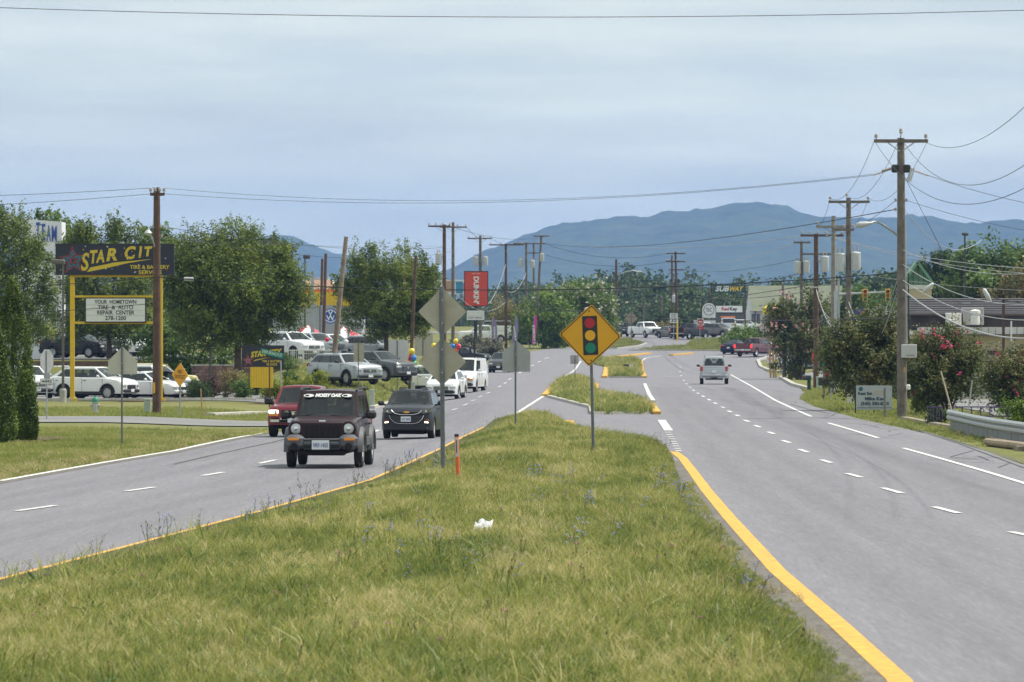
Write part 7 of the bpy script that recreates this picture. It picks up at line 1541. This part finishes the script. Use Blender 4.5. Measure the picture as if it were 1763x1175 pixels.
lg = MB(); a = G(1700, 766); b = G(1800, 779); lg.tube([a+Vector((0, 0, .08)), (a+b)/2+Vector((0, 0, .09)), b+Vector((0, 0, .08))], .11, 9); lg.build('log', mat('log_wood', (.36, .28, .2), .9, var=.25, vscale=4)); o = bpy.data.objects['log']; tag(o, 'pale log lying along the shoulder before the guardrail', 'log')
purp = mat('purple_paint', (.10, .05, .20), .5)
t = panel_sign('short dark purple railing beside the myrtle trunk', 'railing', 1608, 182, 'railing')
for k in range(6): quad(t, 1597+k*5, 1598+k*5, 701, 724, 182, .03, purp, 'bar')
quad(t, 1596, 1623, 700, 702, 182, .05, purp, 'rail', -.03)
t = panel_sign('long purple railing behind the guardrail', 'railing', 1690, 184, 'railing')
for k in range(7): quad(t, 1640+k*15.8, 1642+k*15.8, 700, 722, 184, .04, purp if k != 5 else mat('lime_paint', (.25, .5, .05), .5), 'bar')
for y in (700, 716): quad(t, 1640, 1745, y, y+2, 184, .05, purp, 'rail', -.03)
for lab, a, b_, m_ in (('pale bamboo pole leaning left against the red myrtle', (1620, 640), (1646, 711), mat('pale_stick', (.5, .44, .34), .8)), ('grey pole leaning right beside the red myrtle', (1674, 655), (1663, 716), galv)):
    A = PP(*a, 181); g = GD(b_[0], 181); q = MB(); q.cyl(g, A, .03, .025, n=7); tag(q.build('leaning_pole', m_), lab, 'pole')
# --- plaza on the right
crm = mat('cream_wall', (.52, .44, .31), .8, var=.06, vscale=1.5); roofd = mat('dark_shingle', (.038, .036, .04), .9, var=.25, vscale=2.5); roofl = mat('grey_shingle', (.085, .08, .086), .9, var=.2, vscale=2.5); grn = mat('gable_green', (.13, .27, .18), .5, var=.08)
d = 268.; t = panel_sign('cream plaza building with a dark shingled roof and white parapet', 'building', 1700, d, 'plaza_building')
z_ = lambda y, dd=d: Z(y, dd)-t.location.z; x_ = lambda px, dd=d: X(px, dd)-t.location.x
quad(t, 1585, 1900, 577, 640, d, 14, crm, 'wall', .4); quad(t, 1585, 1900, 640.2, 740, d, 13.8, mat('white_brick_core', (.5, .48, .44), .9), 'lower_wall', .5)
wbm = None; nb = 0
for r_ in range(11):
    for k in range(22):
        x = x_(1655)+k*.215*1.9+(.2 if r_ % 2 else 0); zz = z_(641)-.12-r_*.19
        if wbm is None: q = MB(); q.box((0, 0, 0), (.39, .1, .17), bev=.01); o = q.build('brick', mat('white_brick', (.55, .53, .49), .85, var=.12, vscale=6), t); wbm = o.data
        else: o = link('brick', wbm, t)
        o.location = (x, .47+rnd.uniform(-.006, .006), zz)
for (y0, y1, m_) in ((604, 609, blk2), (612, 616, mat('band_grey', (.25, .25, .25))), (622, 628, blk2)): quad(t, 1640, 1900, y0, y1, d, .3, m_, 'wall_band', .15)
for k in range(26): quad(t, 1580+k*12.2, 1591.4+k*12.2, 563.5, 575.5, d, .5, mat('parapet_white', (.56, .55, .56), .7, var=.14, vscale=2), 'parapet_panel', -.1)
quad(t, 1578, 1900, 575.6, 577.5, d, .6, mat('gutter', (.10, .085, .075), .6), 'gutter', -.15)
quad(t, 1568, 1900, 543.5, 566, d+3, .4, mat('dark_wall', (.045, .043, .05), .9, var=.3, vscale=1.2), 'setback_wall', 3.)
quad(t, 1566, 1900, 541.5, 543.4, d+3, .8, mat('gutter', (.10, .085, .075), .6), 'eave', 2.8)
for k in range(9):
    f0, f1 = k/9, (k+1)/9; ya, yb2 = 3.2+9.8*f0, 3.2+9.8*f1+.12; za = z_(541.5, d+3)+(z_(514, d+13)-z_(541.5, d+3))*f0; zb3 = z_(541.5, d+3)+(z_(514, d+13)-z_(541.5, d+3))*f1
    q = MB(); q.add([(x_(1572), ya, za+.05), (x_(1900), ya, za+.05), (x_(1900), yb2, zb3), (x_(1572), yb2, zb3), (x_(1572), ya, za-.02), (x_(1900), ya, za-.02)], [(0, 1, 2, 3), (4, 5, 1, 0)]); q.build('shingle_course', roofl, t)
quad(t, 1655, 1668, 520, 530, d+10, .3, mat('vent_pipe', (.35, .35, .36)), 'vent_pipe', 9.)
# rooftop units
def unit(label, x0, x1, y0, y1, m, extra=None):
    g = PP((x0+x1)/2, y1, d+2); u = thing('rooftop_unit', label, 'rooftop unit', g); p = F/(d+2); w = (x1-x0)/p; h = (y1-y0)/p
    q = MB(); q.box((0, .6, h/2), (w, 1.2, h), bev=.02); b = q.build('cabinet', m, u)
    for k in range(4): q = MB(); q.box((w*(-.35+.23*k), -.01, h*.5), (w*.02, .02, h*.9)); q.build('panel_joint', alumg, b)
    q = MB(); q.box((0, .55, -.06), (w*.9, 1., .14)); q.build('curb', blk2, u)
    return u
unit('white air conditioning unit at the left on the plaza roof', 1630, 1655.5, 539, 560, white2); unit('large grey air handler in the middle of the plaza roof', 1658, 1694, 530, 560, mat('unit_grey', (.33, .34, .36), .5))
g = PP(1679, 560, d-1.2); u = thing('roof_vent', 'stacked white exhaust fan before the grey air handler', 'exhaust fan', g); q = MB(); q.lathe([(.24, 0), (.22, .42), (.19, .44), (.19, .55), (.26, .57), (.26, .70), (.18, .74), (.0, .78)], n=14); q.build('housing', white2, u, smooth=40); q = MB(); q.box((0, 0, -.05), (.6, .5, .12)); q.build('curb', blk2, u)
g = PP(1638, 561, d-.6); u = thing('condenser', 'small white condenser box before the white unit', 'condenser', g); q = MB(); q.box((0, 0, .16), (.32, .2, .32), bev=.02); q.build('cabinet', white2, u); q = MB(); q.lathe([(.1, -.11), (.1, -.1), (0, -.1)], (0, 0, .16), axis='Y', n=12); q.build('grille', alumg, u)
t = panel_sign('brown steel post standing before the cream plaza wall', 'post', 1728, 250, 'steel_post'); quad(t, 1725.5, 1730, 520, 690, 250, .12, mat('brown_steel', (.08, .035, .03), .6), 'shaft'); quad(t, 1725, 1730.5, 517, 520, 250, .14, blk2, 'cap', -.01)
t = panel_sign('slim white pipe hanging on the plaza wall', 'pipe', 1741, 262, 'wall_pipe'); quad(t, 1740, 1742.5, 553, 587, 262, .06, white2, 'pipe'); quad(t, 1739.5, 1743, 587, 590, 262, .08, alumg, 'end', -.01)
# tower with green gable
d3 = 296.; t = panel_sign('cream tower with a green gable behind the tall right pole', 'building', 1583, d3, 'gable_tower'); A = lambda px, py: PP(px, py, d3)-t.location
quad(t, 1560, 1604, 498, 535, d3, 2.2, crm, 'wall'); quad(t, 1559, 1605.5, 491, 498, d3, 2.3, white2, 'fascia', -.05)
for x in (1561, 1601): quad(t, x, x+2.4, 535, 640, d3, .3, mat('brown_steel', (.08, .035, .03)), 'column', .2)
quad(t, 1554, 1568, 510, 541, d3, .25, mat('side_green', (.02, .09, .07), .5), 'side_sign', -.4)
l_, r_, tp_ = A(1554, 491), A(1608, 491), A(1579, 452); q = MB(); q.slab([(l_.x+.1, l_.z), (r_.x-.1, r_.z), (tp_.x, tp_.z-.15)], .0, .1); gb = q.build('gable', grn, t)
for k in range(1, 6):
    x = l_.x+(r_.x-l_.x)*k/6; zz = tp_.z-abs(x-tp_.x)/((r_.x-l_.x)/2)*(tp_.z-l_.z)-.1; q = MB(); q.box((x, -.02, (l_.z+zz)/2), (.03, .03, max(.05, zz-l_.z))); q.build('batten', mat('batten_green', (.02, .08, .045), .5), gb)
for e in (l_, r_): q = MB(); v = Vector((tp_.x-e.x, 0, tp_.z-e.z)); c_ = (e+tp_)/2; q.box((c_.x, .8, c_.z), (v.length, 2.4, .14), ry=-math.atan2(v.z, v.x)); q.build('roof_slope', mat('verge_green', (.13, .28, .19), .5), t)
# arch sign and purple-red panel
t = panel_sign('arched black sign with a white half sun behind the signals', 'sign', 1520, 400); p = F/400; c_ = PP(1521, 550, 400)-t.location
q = MB(); P_ = [(c_.x+cos(a)*28/p, c_.z+sin(a)*24/p) for a in np.linspace(RAD(-5), RAD(185), 18)]; q.slab(P_, 0, .25); f_ = q.build('arch_panel', mat('arch_navy', (.015, .02, .03), .5), t)
q = MB(); P_ = [(c_.x+cos(a)*19/p, c_.z+5/p+sin(a)*12/p) for a in np.linspace(0, pi, 14)]; q.slab(P_, -.02, .02); q.build('rising_sun', white2, f_)
for k, ch in enumerate('NORTH LAKES'):
    a = RAD(158-k*13.6)
    if ch != ' ': text(ch, f_, (c_.x+cos(a)*24.4/p, -.02, c_.z+.5/p+sin(a)*20.5/p), 4/p, white2, 3.6/p, ry=-(90-math.degrees(a))*-.75, bold=.01)
for k in range(4): q = MB(); a = RAD(40+k*33); q.cyl((c_.x, -.04, c_.z+5/p), (c_.x+cos(a)*18/p, -.04, c_.z+5/p+sin(a)*11/p), .012, n=4); q.build('ray', blk2, f_)
for x in (1500, 1542): quad(t, x-1, x+1, 550, HZ+(CAMZ-t.location.z)*p, 400, .1, blk2, 'post', .3)
t = panel_sign('purple and red panel sign left of the arched sign', 'sign', 1482, 405); quad(t, 1472, 1492, 531, 541, 405, .1, mat('panel_purple', (.05, .05, .25), .5), 'panel'); quad(t, 1482, 1491, 536, 540.5, 405, .02, mat('panel_red', (.55, .05, .12), .5), 'red_field', -.025); quad(t, 1481, 1483, 541, HZ+(CAMZ-t.location.z)*F/405, 405, .1, blk2, 'post', .05)
# traffic signals
d4 = 470.; t = panel_sign('galvanised mast arm carrying two yellow traffic signals', 'traffic signal', 1444, d4, 'traffic_signal'); zg = HZ+(CAMZ-t.location.z)*F/d4; quad(t, 1442, 1446, 480, zg, d4, .22, galv, 'pole')
a = PP(1444, 507, d4)-t.location; b_ = PP(1531, 503, d4)-t.location; q = MB(); q.cyl((a.x, -.1, a.z), (b_.x, -.1, b_.z), .11, .06, n=8); q.build('mast_arm', galv, t)
for x, y in ((1489, 509), (1528, 509)):
    c_ = PP(x, y, d4)-t.location; q = MB(); q.box((c_.x, -.3, c_.z), (.42, .3, 1.1), bev=.03); hd = q.build('signal_head', mat('signal_yellow', (.62, .33, .02), .5), t)
    for k, (dz, col) in enumerate(((.35, (.12, .01, .01)), (0, (.14, .08, .01)), (-.35, (.01, .10, .06)))): q = MB(); q.lathe([(.15, -.14), (.15, 0), (0, .0)], (c_.x, -.46, c_.z+dz), axis='Y', n=12); q.build('lens', mat('lens_%d' % k, col, .3), hd)
# --- store beyond the junction
d5 = 720.; t = panel_sign('white store with a big olive-green roof beyond the junction', 'building', 1350, d5, 'roadside_store'); A = lambda px, py, o=0: PP(px, py, d5+o)-t.location; ogr = mat('olive_roof', (.145, .16, .105), .9, var=.14, vscale=.6)
quad(t, 1290, 1440, 534, 575, d5, 14, mat('store_white', (.6, .62, .62), .7, var=.05), 'wall')
a, b_, c_, e_ = A(1293, 536), A(1450, 536), A(1450, 492, 7), A(1288, 492, 7); q = MB(); q.add([(a.x, -1, a.z), (b_.x, -1, b_.z), (c_.x, 7, c_.z), (e_.x, 7, e_.z), (b_.x, 15, b_.z), (a.x, 15, a.z)], [(0, 1, 2, 3), (3, 2, 4, 5)]); q.build('roof', ogr, t)
q = MB(); q.add([(a.x, -.9, a.z-.02), (a.x, 14.9, a.z-.02), (e_.x+.1, 7, e_.z-.1)], [(0, 1, 2)]); q.build('gable_wall', MATS['store_white'], t)
for x in (1294, 1303): f_ = quad(t, x, x+5, 541, 560, d5, .1, blk2, 'window', -.05); quad(t, x+2.2, x+2.8, 541, 560, d5, .05, white2, 'mullion', -.09, f_)
quad(t, 1299.5, 1301, 534, 572, d5, .2, mat('trim_blue', (.03, .05, .14), .6), 'corner_trim', -.12)
t = panel_sign('yellow awning of the small drive-in beside the olive-green roof', 'building', 1330, 560, 'drive_in'); yl_ = PP(1312, 531, 560)-t.location; yr_ = PP(1348, 531, 560)-t.location; q = MB(); zt2 = PP(1330, 524, 560).z-t.location.z; q.add([(yl_.x, -1, yl_.z), (yr_.x, -1, yr_.z), (yr_.x-.3, 1.5, zt2), (yl_.x+.7, 1.5, zt2), (yl_.x, -1, yl_.z-.7), (yr_.x, -1, yr_.z-.7)], [(0, 1, 2, 3), (4, 5, 1, 0)]); q.build('awning', mat('awning_yellow', (.75, .55, .02), .6), t); quad(t, 1316, 1350, 538, 590, 560, 3, mat('tan_wall', (.36, .31, .2), .8), 'wall', .5)
# store sign between two brown posts
d6 = 690.; t = panel_sign('green store sign with white and yellow letters between two tall brown posts', 'sign', 1255, d6); p = F/d6; brp = mat('brown_post', (.10, .05, .035), .8); zg = HZ+(CAMZ-t.location.z)*p
for x in (1225, 1283): quad(t, x-1.2, x+1.2, 490, zg, d6, .3, brp, 'post', .1)
f_ = quad(t, 1227, 1282, 491, 504.5, d6, .4, mat('store_green', (.01, .07, .05), .5), 'panel', -.1); txt('SUB', t, 1242.5, 498, d6, 8.5, white2, 24, -.12, f_, shear=.3, bold=.03); txt('WAY', t, 1266, 498, d6, 8.5, mat('way_yellow', (.75, .5, .02), .5), 24, -.12, f_, shear=.3, bold=.03)
f_ = quad(t, 1233, 1278, 527, 538, d6, .3, white2, 'lower_panel', -.1); txt('Red', t, 1248.5, 532.5, d6, 5.6, mat('red_text', (.4, .02, .06), .5), 12.5, -.12, f_, bold=.02); txt('Key', t, 1262.5, 532.5, d6, 5.6, blk2, 13, -.12, f_, bold=.02)
t = panel_sign('round-topped white sign with a circle emblem and price board below', 'sign', 1220, d6); c_ = PP(1220.5, 534, d6)-t.location; q = MB(); P_ = [(c_.x-11.5/p, c_.z-13.5/p), (c_.x+11.5/p, c_.z-13.5/p)]+[(c_.x+cos(a)*11.5/p, c_.z+sin(a)*12/p) for a in np.linspace(0, pi, 14)]; q.slab(P_, 0, .3); f_ = q.build('arch_panel', white2, t)
q = MB(); n_ = 24; vs = [(c_.x+cos(2*pi*k/n_)*r_/p, -.02, c_.z+sin(2*pi*k/n_)*r_/p) for r_ in (9.4, 8.3) for k in range(n_)]; q.add(vs, [(k, (k+1) % n_, n_+(k+1) % n_, n_+k) for k in range(n_)]); q.build('ring', mat('ring_grey', (.12, .12, .17), .5), f_); text('TLC', f_, (c_.x, -.03, c_.z), 6/p, MATS['ring_grey'], 10/p, bold=.02)
f_ = quad(t, 1210, 1232, 551, 570, d6, .2, white2, 'price_board'); txt('NEW', t, 1222, 556, d6, 2.6, blk2, 8, -.03, f_); txt('99.9', t, 1222, 562, d6, 3, MATS['red_text'], 10, -.03, f_); 
for x in (1211, 1231): quad(t, x-.6, x+.6, 547, 590, d6, .2, blk2, 'post', .3)
t = panel_sign('white guy-wire marker leaning beside the round green tree', 'marker', 908, 590, 'guy_marker'); A = PP(904, 572, 590)-t.location; q = MB(); q.cyl((.25, 0, 0), A, .06, n=6); q.build('sleeve', white2, t); q = MB(); q.cyl(A, A+Vector((-2.2, 0, 6)), .015, n=4); q.build('cable', galv, t)
t = panel_sign('grey block store beyond the junction behind the store signs', 'building', 1262, 745, 'block_store'); quad(t, 1232, 1290, 538, 585, 745, 10, mat('block_grey', (.12, .125, .13), .9, var=.15), 'wall'); quad(t, 1231, 1291, 536.5, 538.2, 745, 10.4, mat('coping_dark', (.06, .06, .07)), 'roof', -.2); quad(t, 1270, 1276, 560, 583, 745, .2, blk2, 'door', -.1)
# far road guard and a few distant houses among the trees
for lab, x0, x1, y0, y1, d_, m_ in (('pale distant house roof among the far trees', 1092, 1108, 538, 546, 900, white2), ('second pale distant house among the far trees', 1196, 1208, 527, 534, 930, crm)):
    t = panel_sign(lab, 'house', (x0+x1)/2, d_, 'distant_house'); quad(t, x0, x1, y0, y1+14, d_, 6, m_, 'wall'); quad(t, x0-1, x1+1, y0-3, y0-.2, d_, 6.5, roofl, 'roof', -.2)
# right verge pavement
lot([V(17.5, 190), V(19, 215), V(19.5, 262)], [V(60, 190), V(60, 215), V(60, 262)], 'plaza_driveway', asph2, .004)
lot([V(19.4, 300), V(20.5, 330)], [V(40, 300), V(42, 330)], 'driveway', asph2, .004); lot([V(22.4, 392), V(23, 440), V(26.5, 470)], [V(60, 392), V(60, 440), V(60, 470)], 'store_parking', asph2, .004)
# ---------------------------------------------------------------- haze: the summer air between here and the mountains
hz = MB(); hz.box((0, 5700, 145), (24000, 12200, 296))
hm = bpy.data.materials.new('haze'); hm.use_nodes = True; hn = hm.node_tree.nodes
for x in list(hn):
    if x.type != 'OUTPUT_MATERIAL': hn.remove(x)
pv = hn.new('ShaderNodeVolumePrincipled'); pv.inputs['Color'].default_value = (.27, .455, .97, 1); pv.inputs['Density'].default_value = HAZE; pv.inputs['Anisotropy'].default_value = 0.0
hm.node_tree.links.new(pv.outputs[0], hn['Material Output'].inputs['Volume'])
tag(hz.build('haze', hm), 'pale blue summer haze over the whole valley', 'haze', kind='stuff')
